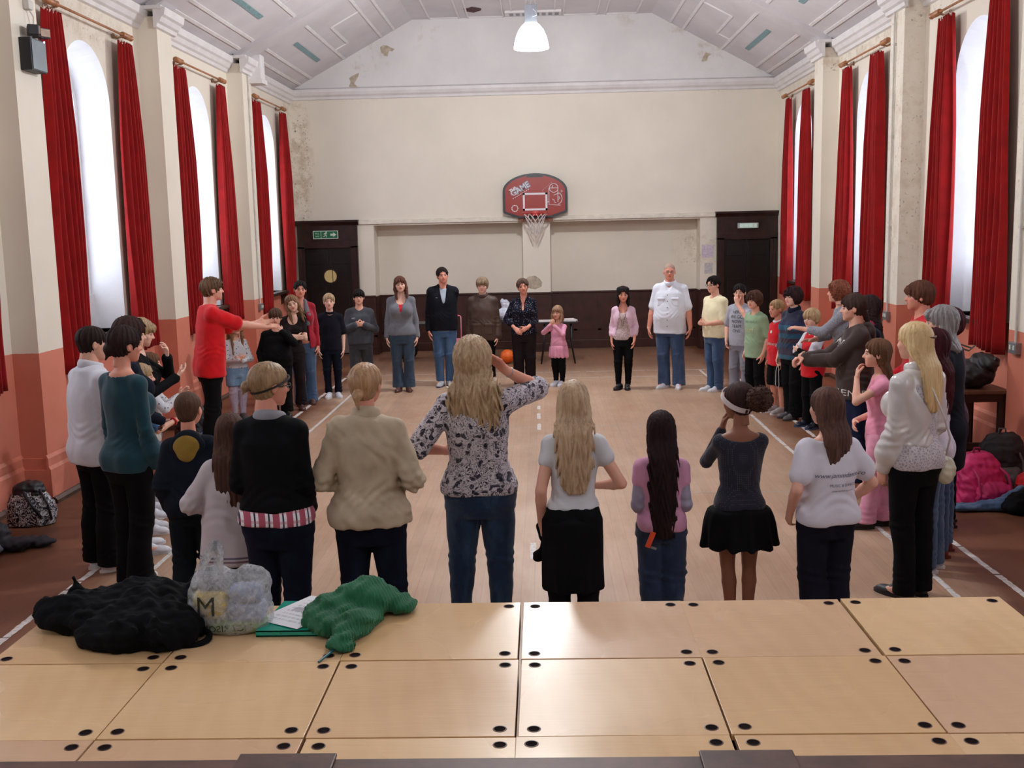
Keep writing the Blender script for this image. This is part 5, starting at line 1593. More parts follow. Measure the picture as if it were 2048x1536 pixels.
p = Person('girl in a black long-sleeved top with blond hair tied back, both hands lifted in front', -3.31, 8.66, -78, 1.64, 'f', .82, 'pale', (150, 116, 84), look=(4, 14, 0), R=AIM((.02, .17, .70), (.8, -.4, -1), (-.5, .6, .5), (-.4, -.3, 1), .5), L=AIM((.02, .13, .80), (1, -.3, -1), (-.3, .1, 1), (-.3, -.9, 0), .8), seed=4, cat='person')
p.top('top', C_black, infl=.008, hem=.54, straight=.2, sl=.006, amp=.003, cuff=.012); p.skirt('skirt', cloth('pale_lace', (196, 190, 180), kind='lace', rgb2=(150, 140, 134)), hem=.38, w1=.10, d1=.08); p.legs('leggings', C_black, 'tight'); p.shoes(M_wshoe, M_rub)
p.hair(H_dblond, 'short', t=.05, line=.22, nape=-.2, fringe=.04, tail=[(0, -.42, .12, .10), (0, -.62, .0, .10), (.0, -.60, -.35, .05)], seed=4)

p = Person('child with long golden brown hair clapping behind the teal jumper', -3.13, 8.14, -70, 1.33, 'f', .9, 'fair', (160, 120, 80), L=AIM((.0, .19, .66), (1, -.4, -1), (-.2, .8, .7), (-1, .3, 0), .2), R=AIM((.012, .19, .66), (1, -.4, -1), (-.2, .8, .7), (-1, .3, 0), .3), seed=5)
p.top('top', cloth('blue_top', (56, 92, 130)), sleeve='half', hem=.46, infl=.014); p.legs('jeans', C_jean, 'regular'); p.shoes(M_wshoe, M_rub); p.hair(H_dblond, 'long', length=.30, ears=False, w=.38, line=.24, yb=-.42, seed=5)
G = Grid(p.W[1] - .05, p.W[1] + .05, .004); G.u(torus(p.W[1] - unit(p.W[1] - p.E[1]) * .02, .026, .008, tuple(unit(p.W[1] - p.E[1])))); p.emit('bracelet', [G.mesh()], [plain('bracelet_red', (206, 30, 48), .5)])

p = Person('small child in a spotted white top with hands together beside the left wall', -3.45, 9.20, -75, 1.30, 'f', .9, 'fair', (120, 90, 66), L=AIM((.0, .19, .70), (1, -.4, -1), (-.2, .8, .7), (-1, .3, 0), .3), R=AIM((.012, .19, .70), (1, -.4, -1), (-.2, .8, .7), (-1, .3, 0), .3), seed=6)
C_spot = cloth('spotted_white', (206, 206, 212), kind='dots', rgb2=(48, 54, 76), sc=34, r=.20, rand=1.0, var=.03)
p.top('top', C_spot, hem=.46, infl=.014); p.legs('jeans', C_jean2, 'regular'); p.shoes(M_wshoe); p.hair(H_mid, 'long', length=.26, ears=False, w=.38, line=.24, yb=-.42, seed=6)

p = Person('person in a red T-shirt and black trousers reaching both arms out to the right', -3.50, 11.1, -62, 1.86, 'm', .98, 'fair', (110, 84, 62), near=False, look=(-4, -2, 0), R=AIM((.02, .30, .715), (.6, -.3, -1), (-.1, 1, .0), (-.5, 0, -.9), .15), L=AIM((.01, .26, .735), (.6, -.2, -1), (-.4, 1, .05), (-.8, 0, .6), .2), lean=(0, .03), feet=((.08, .05, 8), (.07, -.06, 8)), seed=7)
o = p.top('t_shirt', cloth('red_tee', (206, 16, 26), var=.06), sleeve='half', infl=.022, hem=.455, straight=1.0, sl=.022, amp=.007, flare=.012); p.legs('trousers', C_black, 'boot', ankle=.02); p.shoes(M_bshoe); p.hair(hair_mat('hair_redman', (118, 90, 66), (70, 52, 40)), 'short', t=.07, nape=-.30, amp=.02, curly=.02, seed=7)

p = Person('girl in a spotted white cardigan, denim shorts and pale tights with a black hairband', -3.84, 13.25, -150, 1.28, 'f', .95, 'fair', (176, 140, 100), look=(12, 2, 0), L=AIM((.02, .15, .60), (1, -.6, -.7), (-.9, .3, .4), (0, -1, .1), .8), R=AIM((.02, .15, .615), (1, -.6, -.7), (-.9, .3, .3), (0, -1, .1), .8), feet=((.05, 0, 5), (.05, 0, 5)), seed=8)
p.top('cardigan', C_spot, infl=.014, hem=.515, straight=.9, sl=.010, amp=.004); C_dsh = cloth('light_denim', (110, 142, 172), kind='denim', rgb2=(150, 176, 198)); p.legs('shorts', C_dsh, rr=(.070, .062, .06, .06), ankle=.34, waist=.52, infl=.016)
p.legs('tights', cloth('grey_tights', (166, 150, 168), kind='marl', rgb2=(196, 184, 198)), rr=(.052, .036, .034, .026), ankle=.03, waist=.50, infl=.006); p.shoes(M_gshoe)
p.hair(H_lbrown, 'long', length=.42, ears=False, w=.40, line=.27, yb=-.44, locks=.34, wave=.8, seed=8); p.band(plain('band_black', (26, 24, 28), .4), nrm=(0, .25, 1), c=(0, 0, .0))

p = Person('boy in a black jumper with his hand to his chin', -3.36, 13.4, -160, 1.37, 'm', 1.28, 'fair', (92, 64, 48), look=(-10, 4, 0), R='hangf', L=AIM((.035, .165, .80), (1, -.3, -1), (-.5, -.2, .9), (-.2, -1, 0), .9), belly=.05, seed=9)
p.top('jumper', C_black, infl=.020, hem=.47, straight=1.0, sl=.016); p.legs('trousers', C_black, 'wide'); p.shoes(M_bshoe); p.hair(hair_mat('hair_boychin', (96, 68, 50), (60, 42, 34)), 'short', t=.08, line=.20, fringe=.06, nape=-.2, ears=False, seed=9)

p = Person('girl in a brown scoop-neck top with folded bare arms and wavy light brown hair', -3.30, 13.92, -168, 1.51, 'f', 1.05, 'pale', (140, 104, 78), look=(0, 4, 16), lean=(-.03, 0), L='folded', R=AIM((-.03, .150, .64), (1, .1, -.8), (-1, .1, .15), (0, -1, 0), .45), seed=10)
p.top('top', C_brownblk, infl=.009, sleeve='short', hem=.50, neck='scoop', straight=.5, sl=.008); p.legs('trousers', C_brownblk, 'flare'); p.shoes(M_brshoe); p.hair(H_lbrown, 'long', length=.34, ears=False, w=.48, line=.25, yb=-.40, locks=.26, wave=1.0, seed=10)

p = Person('person in a red cardigan, grey scarf and flared jeans with dark tied-back hair', -3.26, 14.42, -166, 1.67, 'f', .98, 'ruddy', (36, 28, 30), look=(4, 0, -4), L='hang', R='front', feet=((.085, 0, 10), (.06, .06, 18)), seed=11)
p.top('vest_top', C_black, infl=.008, sleeve='none', neck='scoop', hem=.52, straight=.4); p.top('cardigan', cloth('crimson_knit', (150, 18, 40), var=.08), infl=.020, hem=.46, neck='none', straight=.6, opened=(.045, .10), sl=.010)
G = Grid(p.NB - .30, p.NB + .26, .008)
for sd in (-1, 1): G.u(cap(p.NB + V3(sd * .05, .02, .03), p.NB + V3(sd * .085, .125, -.16), .030, .038), .02).u(cap(p.NB + V3(sd * .085, .125, -.16), p.NB + V3(sd * .055, .13, -.42), .038, .030), .02)
G.disp(folds(.006, 4, 1.4)); p.emit('scarf', [G.mesh()], [cloth('grey_scarf', (128, 124, 130), kind='marl', rgb2=(84, 82, 92))])
p.legs('jeans', C_jean2, 'flare', ankle=.015); p.shoes(M_brshoe); p.hair(H_black, 'short', t=.055, line=.27, nape=-.3, bun=(0, -.45, .0, .15), seed=11)

# ---- along the end of the circle ---------------------------------------------
p = Person('boy in a black polo shirt and navy trousers with short blond hair', -2.98, 14.94, -168, 1.46, 'm', .84, 'pale', (190, 160, 120), L='hang', R='hang', look=(0, -2, 0), feet=((.075, 0, 14), (.06, 0, 14)), seed=12)
C = cloth('black_polo', (24, 24, 34)); p.top('polo_shirt', C, sleeve='half', hem=.46, neck='crew', v=.05, straight=1, infl=.014, sl=.016); p.collar('collar', C, r=.011); p.legs('trousers', C_navy, 'regular', amp=.006); p.shoes(M_wshoe, M_rub); p.hair(hair_mat('hair_polo', (186, 156, 118), (130, 102, 74)), 'short', t=.06, line=.24, nape=-.2, seed=12)

p = Person('boy in a dark grey sweatshirt with hands clasped at his chest and black fringe', -2.65, 15.46, -170, 1.48, 'm', 1.08, 'fair', (30, 26, 28), L='chest', R='chest', look=(0, -2, 0), seed=13)
o = p.top('sweatshirt', cloth('grey_sweat', (66, 69, 76)), hem=.475, straight=1, infl=.018, sl=.018, neck='crew', amp=.006); decal('ABC', .03, (.09, 0, 1.08), o, PW, facing='front', name='small_print'); p.legs('trousers', C_charcoal, 'wide'); p.shoes(M_bshoe)
p.hair(H_black, 'short', t=.075, line=.22, fringe=.05, nape=-.2, ears=True, seed=13)

p = Person('person in a grey cardigan over a red spotted top with flared jeans', -2.04, 15.44, -176, 1.66, 'f', 1.12, 'pale', (104, 66, 52), L='hang', R='hang', look=(4, 0, 6), feet=((.075, 0, 10), (.075, 0, 10)), seed=14, bust=1.15)
p.top('top', cloth('red_spots', (198, 24, 36), kind='dots', rgb2=(236, 200, 200), sc=60, r=.16), infl=.008, sleeve='none', neck='scoop', hem=.50, v=.12, straight=.3)
p.top('cardigan', cloth('grey_cardigan', (112, 114, 122), kind='knit'), infl=.014, hem=.495, neck='scoop', v=.16, straight=.3, sl=.008, amp=.0035); p.legs('jeans', C_jean4, 'flare', ankle=.035); p.shoes(M_brshoe)
p.hair(hair_mat('hair_auburn', (108, 66, 52), (66, 40, 34)), 'long', length=.30, ears=False, w=.40, line=.20, fringe=.05, yb=-.36, locks=.20, seed=14)
G = Grid(p.NB - .12, p.NB + .12, .004); G.u(torus(p.NB + V3(0, .006, .028), p.neckr + .004, .0045, (0, .25, 1))); p.emit('choker', [G.mesh()], [plain('choker_dark', (60, 24, 26), .5)])

p = Person('tall person in black hooded top over grey T-shirt, one arm behind the back', -1.47, 15.87, -172, 1.76, 'm', .98, 'ruddy', (46, 34, 30), L='back', R='hang', look=(6, 0, 6), feet=((.06, 0, 10), (.075, 0, 22)), seed=15)
p.top('t_shirt', cloth('pale_blue_grey', (166, 178, 192)), infl=.010, sleeve='none', neck='crew', hem=.47, straight=.9); C = cloth('black_hoodie', (22, 23, 30)); o = p.top('hooded_top', C, infl=.024, hem=.475, neck='none', v=.19, straight=1, sl=.018, amp=.006); p.hoodback('hood', C)
decal('~', .05, (.10, 0, 1.33), o, PW, facing='front', name='chest_mark'); p.legs('jeans', cloth('mid_jeans', (64, 92, 128), kind='denim', rgb2=(96, 124, 158)), 'regular'); p.shoes(plain('trainer_grey', (176, 178, 184), .5), plain('sole_blue', (60, 72, 96), .5)); p.hair(H_dark, 'short', t=.05, line=.31, nape=-.2, seed=15)

p = Person('teenage boy in a brown waxed jacket with shaggy light hair', -.87, 15.65, 178, 1.61, 'm', .95, 'pale', (150, 122, 92), L='hang', R='hang', look=(0, 4, 0), seed=16)
C = cloth('brown_wax', (70, 50, 42), rough=.55, sheen=0, spec=.4); p.top('jacket', C, infl=.030, hem=.44, straight=1.05, sl=.026, neck='crew', amp=.007, cuff=.006); p.collar('collar', C, r=.018, up=.012, flat=.55)
for sd in (-1, 1):
    G = Grid((sd * .09 - .09, .06, .78), (sd * .09 + .09, .20, 1.0), .006); G.u(loft([(.80, sd * .085, .135, .058, .020), (.93, sd * .085, .135, .058, .020)], 5, .006)); G.u(loft([(.915, sd * .085, .142, .062, .018), (.955, sd * .085, .140, .062, .020)], 5, .005)); p.emit('pocket', [G.mesh()], [C])
p.legs('trousers', C_black, 'regular'); p.shoes(M_bshoe); p.hair(hair_mat('hair_shaggy', (150, 124, 96), (98, 78, 60)), 'short', t=.085, line=.20, fringe=.05, nape=-.25, ears=False, seed=16)

p = Person('person in a black blouse with tiny coloured flowers, red lanyard and wide black trousers', -.28, 15.62, 176, 1.58, 'f', 1.05, 'ruddy', (96, 76, 66), L='front', R=AIM((.075, .10, .56), (1, -.7, -.3), (-.6, .5, -.6), (0, -1, 0), .6), look=(6, 0, 8), feet=((.08, 0, 6), (.08, 0, 6)), seed=17)
p.top('blouse', cloth('tiny_flowers', (24, 24, 36), kind='dots', rgb2=(150, 156, 176), sc=48, r=.18, rand=1.0), infl=.018, hem=.49, sleeve='threeq', sl=.016, neck='none', v=.15, straight=.95, amp=.005, cuff=.010); p.legs('trousers', C_brownblk, 'wide', ankle=.02); p.shoes(M_bshoe, M_rub)
B = MB(); B.tube([tuple(p.NB + V3(-.035, .02, .02)), tuple(p.NB + V3(-.045, .085, -.06)), tuple(p.NB + V3(-.020, .125, -.16)), tuple(p.NB + V3(-.005, .130, -.24))], .008, 6); B.build('lanyard', [plain('lanyard_red', (190, 30, 50), .5)], p.root, True)
p.hair(hair_mat('hair_brownup', (98, 76, 64), (60, 46, 42)), 'short', t=.07, line=.30, nape=-.28, bun=(0, -.44, .15, .14), curly=.02, seed=17)

p = Person('little girl in a pink frilled tunic holding her hands to her mouth', .22, 15.66, 152, 1.18, 'f', .95, 'fair', (150, 110, 84), L=AIM((.03, .16, .765), (1, -.2, -1), (-.6, .2, .8), (0, -1, 0), .7), R=AIM((.02, .17, .775), (1, -.1, -.9), (-.6, .2, .8), (0, -1, 0), .7), look=(6, 4, 0), feet=((.05, 0, 10), (.05, 0, 10)), seed=18)
C = cloth('pink_tunic', (222, 152, 178)); p.top('tunic', C, infl=.010, hem=.44, straight=.8, sl=.008, amp=.003); p.hemz = .46; p.skirt('frill', C, waist=.50, hem=.365, w1=.125, d1=.10, pleat=.009, n=12); p.hemz = .44; p.legs('leggings', C_black, 'slim'); p.shoes(M_wshoe)
p.hair(hair_mat('hair_bob', (160, 122, 92), (112, 82, 60)), 'long', length=.16, ears=False, w=.42, line=.16, fringe=.07, yb=-.30, locks=.13, depth=.2, taper=.8, seed=18)

p = Person('girl in a black beret, pale pink cardigan and lace top with black trousers', 1.14, 15.25, 170, 1.46, 'f', .92, 'ruddy', (58, 36, 34), L='hangf', R='hang', look=(10, 8, 0), feet=((.055, 0, 6), (.075, .02, 20)), seed=19)
p.top('lace_top', cloth('brown_lace', (200, 184, 184), kind='lace', rgb2=(150, 120, 120), sc=60), infl=.010, hem=.485, sleeve='none', neck='scoop', straight=.7); p.top('cardigan', cloth('pale_pink', (224, 190, 208)), infl=.018, hem=.52, sleeve='threeq', neck='scoop', opened=(.012, .11), straight=.6, cuff=.008)
p.legs('trousers', C_black, 'slim', ankle=.04); p.shoes(M_bshoe); p.hair(H_dark, 'long', length=.24, ears=False, w=.42, line=.24, yb=-.34, locks=.16, seed=19)
G = Grid((-.6, -.7, .0), (.6, .5, .75), .026); G.u(ell((0, -.14, .33), (.42, .46, .19))); G.u(torus((0, -.06, .25), .38, .045, (0, .25, 1)), .04); G.cut(ell((0, .10, .0), (.34, .34, .28)), .03); v, f = G.mesh(); p.emit('beret', [(p.toworld(v * p.hh), f)], [cloth('beret_wool', (22, 20, 26))])
B = MB(); B.tube([tuple(p.NB + V3(x, y, z)) for x, y, z in ((-.05, .0, .02), (-.045, .10, -.08), (-.01, .13, -.22), (0, .135, -.28), (.01, .13, -.22), (.045, .10, -.08), (.05, .0, .02))], .0035, 5); B.build('necklace', [plain('beads_dark', (120, 96, 90), .4)], p.root, True)

p = Person('large bald person in an open-necked white shirt and wide jeans standing feet apart', 1.80, 15.27, 162, 1.77, 'm', 1.08, 'ruddy', (150, 120, 110), L=AIM((.150, .02, .475), (.5, -1, 0), (-.1, .15, -1), (-1, .1, 0)), R=AIM((.150, .02, .475), (.5, -1, 0), (-.1, .15, -1), (-1, .1, 0)), look=(14, 0, 0), feet=((.125, 0, 16), (.085, 0, 30)), belly=.03, seed=20)
C = cloth('white_shirt', (222, 226, 238), var=.03); o = p.top('shirt', C, infl=.020, hem=.445, sleeve='half', neck='none', v=.09, straight=1.0, sl=.018, amp=.006, flare=.006); p.collar('collar', C, r=.015, R=p.neckr + .014, flat=.5)
for sd in (-1, 1):
    zz = p.zmap(.705); G = Grid((sd * .10 - .08, .05, zz - .09), (sd * .10 + .08, .25, zz + .09), .006); G.u(loft([(zz - .06, sd * .10, .135, .052, .022), (zz + .045, sd * .10, .130, .052, .022)], 5, .006)); G.u(loft([(zz + .03, sd * .10, .140, .055, .022), (zz + .055, sd * .10, .136, .055, .022)], 5, .004)); p.emit('pocket', [G.mesh()], [C])
B = MB()
for k in range(6): B.lathe([(.001, 0), (.006, 0), (.006, .004), (.001, .004)], (0, 0, 0), 8, 'Y') if False else None
for k in range(6):
    z = p.zmap(.76 - .05 * k); B.box((-.005, .165 + .004 * k, z - .005), (.005, .188 + .004 * k, z + .005))
B.build('button', [plain('button_dark', (70, 70, 80), .4)], p.root)
p.legs('jeans', cloth('wide_jeans', (52, 72, 104), kind='denim', rgb2=(88, 106, 138)), 'wide', ankle=.025); p.shoes(M_wshoe, M_rub); p.hair(hair_mat('hair_shaved', (168, 138, 124), (150, 122, 110), rough=.5), 'short', t=-.004 + .008, line=.30, nape=-.2, amp=.0, seed=20); p.glasses(plain('wire_frame', (140, 120, 112), .3, metal=.5))

# ---- right side, far to near ---------------------------------------------------
p = Person('teenage boy in a cream T-shirt, jeans and glasses with hands clasped', 2.38, 14.92, 118, 1.59, 'm', 1.08, 'fair', (34, 26, 28), L='clasp', R='clasp', look=(8, 2, 0), feet=((.07, 0, 8), (.07, .02, 8)), seed=21)
p.top('t_shirt', cloth('cream_tee', (232, 222, 186), var=.04), sleeve='half', infl=.018, hem=.475, straight=1, sl=.020, amp=.006); p.legs('jeans', C_jean, 'regular', ankle=.02); p.shoes(M_wshoe, M_rub); p.hair(H_black, 'short', t=.06, line=.30, nape=-.2, amp=.02, seed=21); p.glasses(M_glass_fr)

p = Person('boy in a grey printed T-shirt and grey joggers holding a hand to his face', 2.62, 14.31, 140, 1.51, 'm', .88, 'fair', (40, 32, 32), R='pocket', L=AIM((.035, .12, .835), (.9, .3, -.9), (-.3, -.1, 1), (-.4, -1, 0), .5), look=(18, 0, 0), seed=22)
o = p.top('t_shirt', cloth('grey_tee', (150, 152, 164), kind='marl', rgb2=(176, 178, 190)), sleeve='half', infl=.018, hem=.46, straight=1, sl=.016)
for k, tx in enumerate(('HERE', 'WE GO', 'NOW', 'TEAM', 'ONE')): decal(tx, .055, (.0, 0, 1.15 - .062 * k), o, INK, facing='front', name='print')
p.legs('joggers', cloth('grey_joggers', (128, 128, 140)), 'wide', amp=.006); p.shoes(M_wshoe); p.hair(H_black, 'short', t=.06, line=.24, nape=-.2, seed=22)

p = Person('boy in a green printed T-shirt with bushy brown hair', 2.68, 13.60, 118, 1.45, 'm', .86, 'fair', (88, 58, 44), L='hang', R='hang', look=(14, 0, 0), seed=23)
o = p.top('t_shirt', cloth('green_tee', (142, 168, 136)), sleeve='half', infl=.022, hem=.43, straight=1, sl=.020, amp=.006); decal('MAD WAX', .045, (0, 0, 1.08), o, plain('print_olive', (104, 122, 108), .8, bump=0), facing='front', name='print')
decal('surf', .10, (0, 0, .98), o, plain('print_sand', (190, 186, 140), .8, bump=0), facing='front', name='print')
p.legs('trousers', C_black, 'wide'); p.shoes(M_bshoe); p.hair(hair_mat('hair_bushy', (96, 64, 50), (54, 36, 32)), 'short', t=.13, line=.17, fringe=.05, nape=-.55, ears=False, curly=.03, seed=23)

p = Person('boy in a red football shirt with white collar, black shorts and cropped blond hair', 2.84, 13.06, 112, 1.38, 'm', .9, 'ruddy', (176, 140, 96), L='hang', R='hang', look=(4, 2, 0), seed=24)
o = p.top('football_shirt', cloth('football_red', (204, 20, 34), var=.05), sleeve='long', infl=.018, hem=.43, straight=1, sl=.010, amp=.005); p.collar('collar', C_white, r=.008); decal('Carlsberg', .055, (0, 0, .86), o, PW, facing='front', name='print'); decal('\u25cf', .05, (-.0, 0, 1.0), o, PW, facing='front', name='badge')
p.legs('shorts', C_black, 'shorts', ankle=.25, waist=.52); p.legs('socks', C_black, rr=(.05, .036, .036, .028), ankle=.04, waist=.46) if False else None
p.shoes(plain('trainer_mix', (150, 140, 142), .5), M_rub); p.hair(hair_mat('hair_crop', (184, 148, 104), (132, 100, 68)), 'short', t=.045, line=.28, nape=-.22, seed=24)

p = Person('person in a navy jumper with teal stripes and a dark curly bob', 2.95, 12.68, 116, 1.55, 'f', 1.16, 'pale', (44, 26, 30), L='hang', R=AIM((.115, .04, .475), (.5, -1, 0), (-.1, .2, -1), (-1, 0, 0), .9), look=(6, 0, 0), seed=25, feet=((.07, .04, 10), (.07, -.02, 10)))
p.top('jumper', cloth('striped_knit', (34, 38, 62), kind='bands', rgb2=(0, 0, 0), z0=.60, z1=1.30, bands=[(0, (40, 74, 98)), (.10, (34, 40, 62)), (.16, (48, 92, 112)), (.24, (58, 48, 66)), (.36, (36, 60, 86)), (.44, (60, 44, 56)), (.52, (34, 84, 106)), (.60, (56, 50, 70)), (.66, (38, 88, 114)), (.74, (36, 44, 76)), (.80, (32, 34, 58))]), infl=.022, hem=.46, straight=1, sl=.020, amp=.006, sleeve='threeq'); p.collar('roll_neck', cloth('navy_roll', (28, 30, 50)), r=.020, up=.012)
p.legs('trousers', C_black, 'wide', ankle=.02); p.shoes(M_gshoe, plain('sole_dark', (60, 56, 58), .6)); p.hair(hair_mat('hair_curlybob', (58, 34, 36), (26, 18, 22), curly=True), 'short', t=.10, line=.20, puff=.10, nape=-.42, ears=False, curly=.025, fringe=.04, seed=25)
B = MB(); w = p.W[1] + V3(0, 0, -.09); B.tube([tuple(w + V3(0, .01, 0)), tuple(w + V3(.01, .03, -.10)), tuple(w + V3(.0, .04, -.26)), tuple(w + V3(-.01, .02, -.31)), tuple(w + V3(-.015, 0, -.27)), tuple(w + V3(-.005, .0, -.12)), tuple(w)], .004, 6)
o = B.build('looped_cord', [M_rub], None, True); o.matrix_world = p.root.matrix_basis.copy(); tag(o, 'looped white cord hanging from the hand of the person in the striped jumper', 'cord')

p = Person('boy in a red football shirt with white sleeves, black armwarmers folded across him', 3.02, 12.08, 112, 1.34, 'm', .92, 'pale', (190, 160, 116), L='folded', R=AIM((-.02, .15, .62), (1, .1, -.8), (-1, .1, .1), (0, -1, 0), .45), look=(14, 4, 0), seed=26)
p.top('undershirt', C_black, infl=.008, sleeve='long', hem=.50, sl=.006); p.top('football_shirt', cloth('football_red2', (206, 16, 30), var=.05), sleeve='cap', infl=.020, hem=.435, straight=1, sl=.010, amp=.005); p.top('sleeves', C_white, sleeve='half', infl=.004, hem=.72, sl=.024) ; p.collar('collar', plain('navy_trim', (44, 40, 60), .6), r=.007)
p.legs('tracksuit_trousers', C_black, 'wide', ankle=.03); p.shoes(plain('shoe_navyshine', (30, 34, 48), .25), plain('sole_blue2', (60, 76, 108), .5)); p.hair(hair_mat('hair_blondboy', (198, 168, 124), (148, 116, 80)), 'short', t=.085, line=.18, fringe=.06, nape=-.28, ears=False, seed=26)

p = Person('person with curly auburn hair in a grey jumper reaching forward by the right wall', 3.26, 11.6, 82, 1.67, 'f', 1.0, 'fair', (130, 70, 50), look=(-14, 0, 6), L=AIM((.0, .26, .70), (.6, -.2, -1), (-.4, .9, .1), (0, -.6, -.8), .4), R=AIM((.02, .20, .62), (.9, -.3, -.8), (-.5, .8, .1), (0, -.6, -.8), .4), lean=(-.02, .06), seed=27)
p.top('jumper', cloth('grey_marl', (110, 112, 124), kind='marl', rgb2=(160, 162, 172)), infl=.018, hem=.48, straight=.8, sl=.018, sleeve='threeq'); p.legs('trousers', C_charcoal, 'regular'); p.shoes(M_bshoe); p.hair(H_red, 'short', t=.08, line=.24, puff=.10, nape=-.55, ears=False, curly=.045, seed=27)

p = Person('teenager in profile in a brown hooded top with white lettering, arms stretched out', 2.68, 9.25, 84, 1.68, 'm', 1.08, 'fair', (66, 46, 40), near=True, look=(-4, 2, 0), L=AIM((.0, .245, .665), (.7, -.3, -1), (-.3, 1, .0), (0, -.4, -.9), 1.3), R=AIM((.0, .25, .68), (.7, -.3, -.9), (-.3, 1, .0), (0, -.4, -.9), 1.2), seed=28)
C = cloth('brown_hoodie', (58, 44, 40), var=.06); o = p.top('hooded_top', C, infl=.026, hem=.475, straight=1, sl=.020, amp=.007, neck='crew'); p.hoodback('hood', C)
decal('HENLEYS', .075, (0, .03, .86), o, PW, facing='left', name='lettering', font_scale=(1.15, 1)); decal('MOF', .12, (.0, 0, 1.26), o, PW, reach=.17, facing='front', name='lettering'); decal('70', .11, (.0, 0, 1.15), o, PW, reach=.17, facing='front', name='lettering')
p.legs('jeans', cloth('navy_jeans', (28, 36, 62), kind='denim', rgb2=(48, 60, 92)), 'regular'); p.shoes(M_bshoe); p.hair(hair_mat('hair_henley', (76, 54, 46), (44, 32, 30)), 'short', t=.06, line=.26, nape=-.30, ears=True, tail=[(0, -.40, -.20, .14), (0, -.52, -.48, .10)], seed=28)

p = Person('person in a dark navy coat with frizzy dark hair, behind the brown hooded top', 3.02, 9.95, 74, 1.62, 'f', .98, 'fair', (50, 34, 34), look=(0, 2, 0), L='front', R='front', seed=29)
p.top('coat', cloth('navy_coat', (22, 28, 46), rough=.6), infl=.024, hem=.42, straight=.9, sl=.020); p.legs('jeans', C_jean3, 'regular'); p.shoes(M_bshoe); p.hair(hair_mat('hair_frizzdark', (58, 38, 38), (28, 20, 24), curly=True), 'long', length=.28, ears=False, w=.44, yb=-.42, line=.22, curly=.03, seed=29)
p.collar('scarf', plain('magenta_scarf', (176, 40, 84), .8, .1, 20), r=.028, up=.0)

p = Person('person in a red top with side-swept brown hair, looking left beside the right window', 3.10, 8.85, 84, 1.80, 'm', 1.0, 'ruddy', (96, 58, 42), look=(-4, 0, 0), L='front', R='front', seed=30)
p.top('top', cloth('red_top', (196, 26, 40)), infl=.020, hem=.46, straight=1); p.legs('jeans', C_jean3, 'regular'); p.shoes(M_brshoe); p.hair(hair_mat('hair_redbrown', (106, 66, 48), (64, 40, 32)), 'short', t=.075, line=.22, fringe=.05, nape=-.28, ears=False, seed=30)

p = Person('person with a maroon bob partly hidden behind the grey-haired person', 3.03, 8.05, 70, 1.64, 'f', 1.0, 'fair', (70, 24, 34), L='front', R='front', seed=31)
p.top('top', cloth('plum_top', (62, 24, 52)), infl=.018, hem=.46); p.legs('trousers', C_black, 'regular'); p.shoes(M_bshoe); p.hair(H_mar, 'short', t=.10, line=.22, puff=.06, nape=-.5, ears=False, seed=31)

p = Person('person with a straight grey bob in a long dark coat', 2.72, 7.32, 62, 1.72, 'f', 1.0, 'fair', (140, 134, 134), near=True, look=(6, 0, 0), L='front', R='front', seed=32)
p.top('coat', cloth('dark_coat', (24, 26, 34)), infl=.026, hem=.36, straight=.95, sl=.022); p.legs('jeans', C_jean, 'regular', ankle=.03); p.shoes(plain('maroon_shoe', (96, 34, 34), .45)); p.hair(H_grey, 'long', length=.24, ears=False, w=.50, line=.20, fringe=.06, yb=-.40, depth=.24, taper=.85, seed=32)

p = Person('girl in profile in pink top and pale pink flared trousers, hand at her chin', 2.50, 8.0, 82, 1.43, 'f', .88, 'fair', (128, 80, 58), near=True, look=(-2, 0, 0), L=AIM((.03, .12, .80), (1, -.2, -1), (-.5, -.1, .9), (0, -1, 0), .8), R='front', feet=((.06, .10, 4), (.05, -.04, 4)), seed=33)
p.top('top', cloth('pink_top', (232, 150, 176)), infl=.010, hem=.50, sleeve='cap', straight=.5); p.legs('trousers', cloth('pink_flares', (222, 152, 178)), 'flare', ankle=.035); p.shoes(M_bshoe); p.hair(H_mid, 'long', length=.30, ears=False, w=.34, line=.27, yb=-.44, seed=33)

p = Person('girl with long maroon hair, white top and jeans half hidden behind the satin jacket', 2.54, 6.98, 60, 1.60, 'f', .92, 'fair', (80, 24, 36), near=True, look=(4, 0, 0), L='front', R='hangf', feet=((.09, .02, 6), (.06, 0, 6)), seed=34)
p.top('top', cloth('white_long', (212, 206, 220)), infl=.012, hem=.47, straight=.5, sl=.010); p.legs('jeans', C_jean2, 'boot', ankle=.02); p.shoes(M_greycanvas, M_rub); p.hair(H_mar, 'long', length=.44, ears=False, w=.48, yb=-.48, line=.24, wave=.5, depth=.2, seed=34)

p = Person('young person in shiny cream satin jacket, long pale hair clipped back', 2.24, 6.46, 30, 1.69, 'f', .90, 'fair', (214, 184, 130), near=True, look=(10, 2, 0), L=AIM((.112, .05, .48), (.2, -1, 0), (-.1, .25, -1), (-1, 0, 0), .7), R='front', feet=((.075, 0, 10), (.07, .0, 10)), seed=35)
p.top('camisole', cloth('white_lace', (206, 200, 206), kind='lace', rgb2=(168, 160, 170), sc=60), infl=.014, hem=.485, sleeve='none', straight=.8, flare=.006)
C = cloth('cream_satin', (208, 204, 202), rough=.22, sheen=0, spec=.9, var=.04, bump=.05); p.top('jacket', C, infl=.020, hem=.57, straight=.8, sl=.022, amp=.009, ff=1.2, bell=.028, puff=.0, slcuff=.008); p.collar('collar', C, r=.018, up=.004, flat=.5)
p.legs('trousers', C_black, 'boot', ankle=.02, amp=.003); p.shoes(M_bshoe)
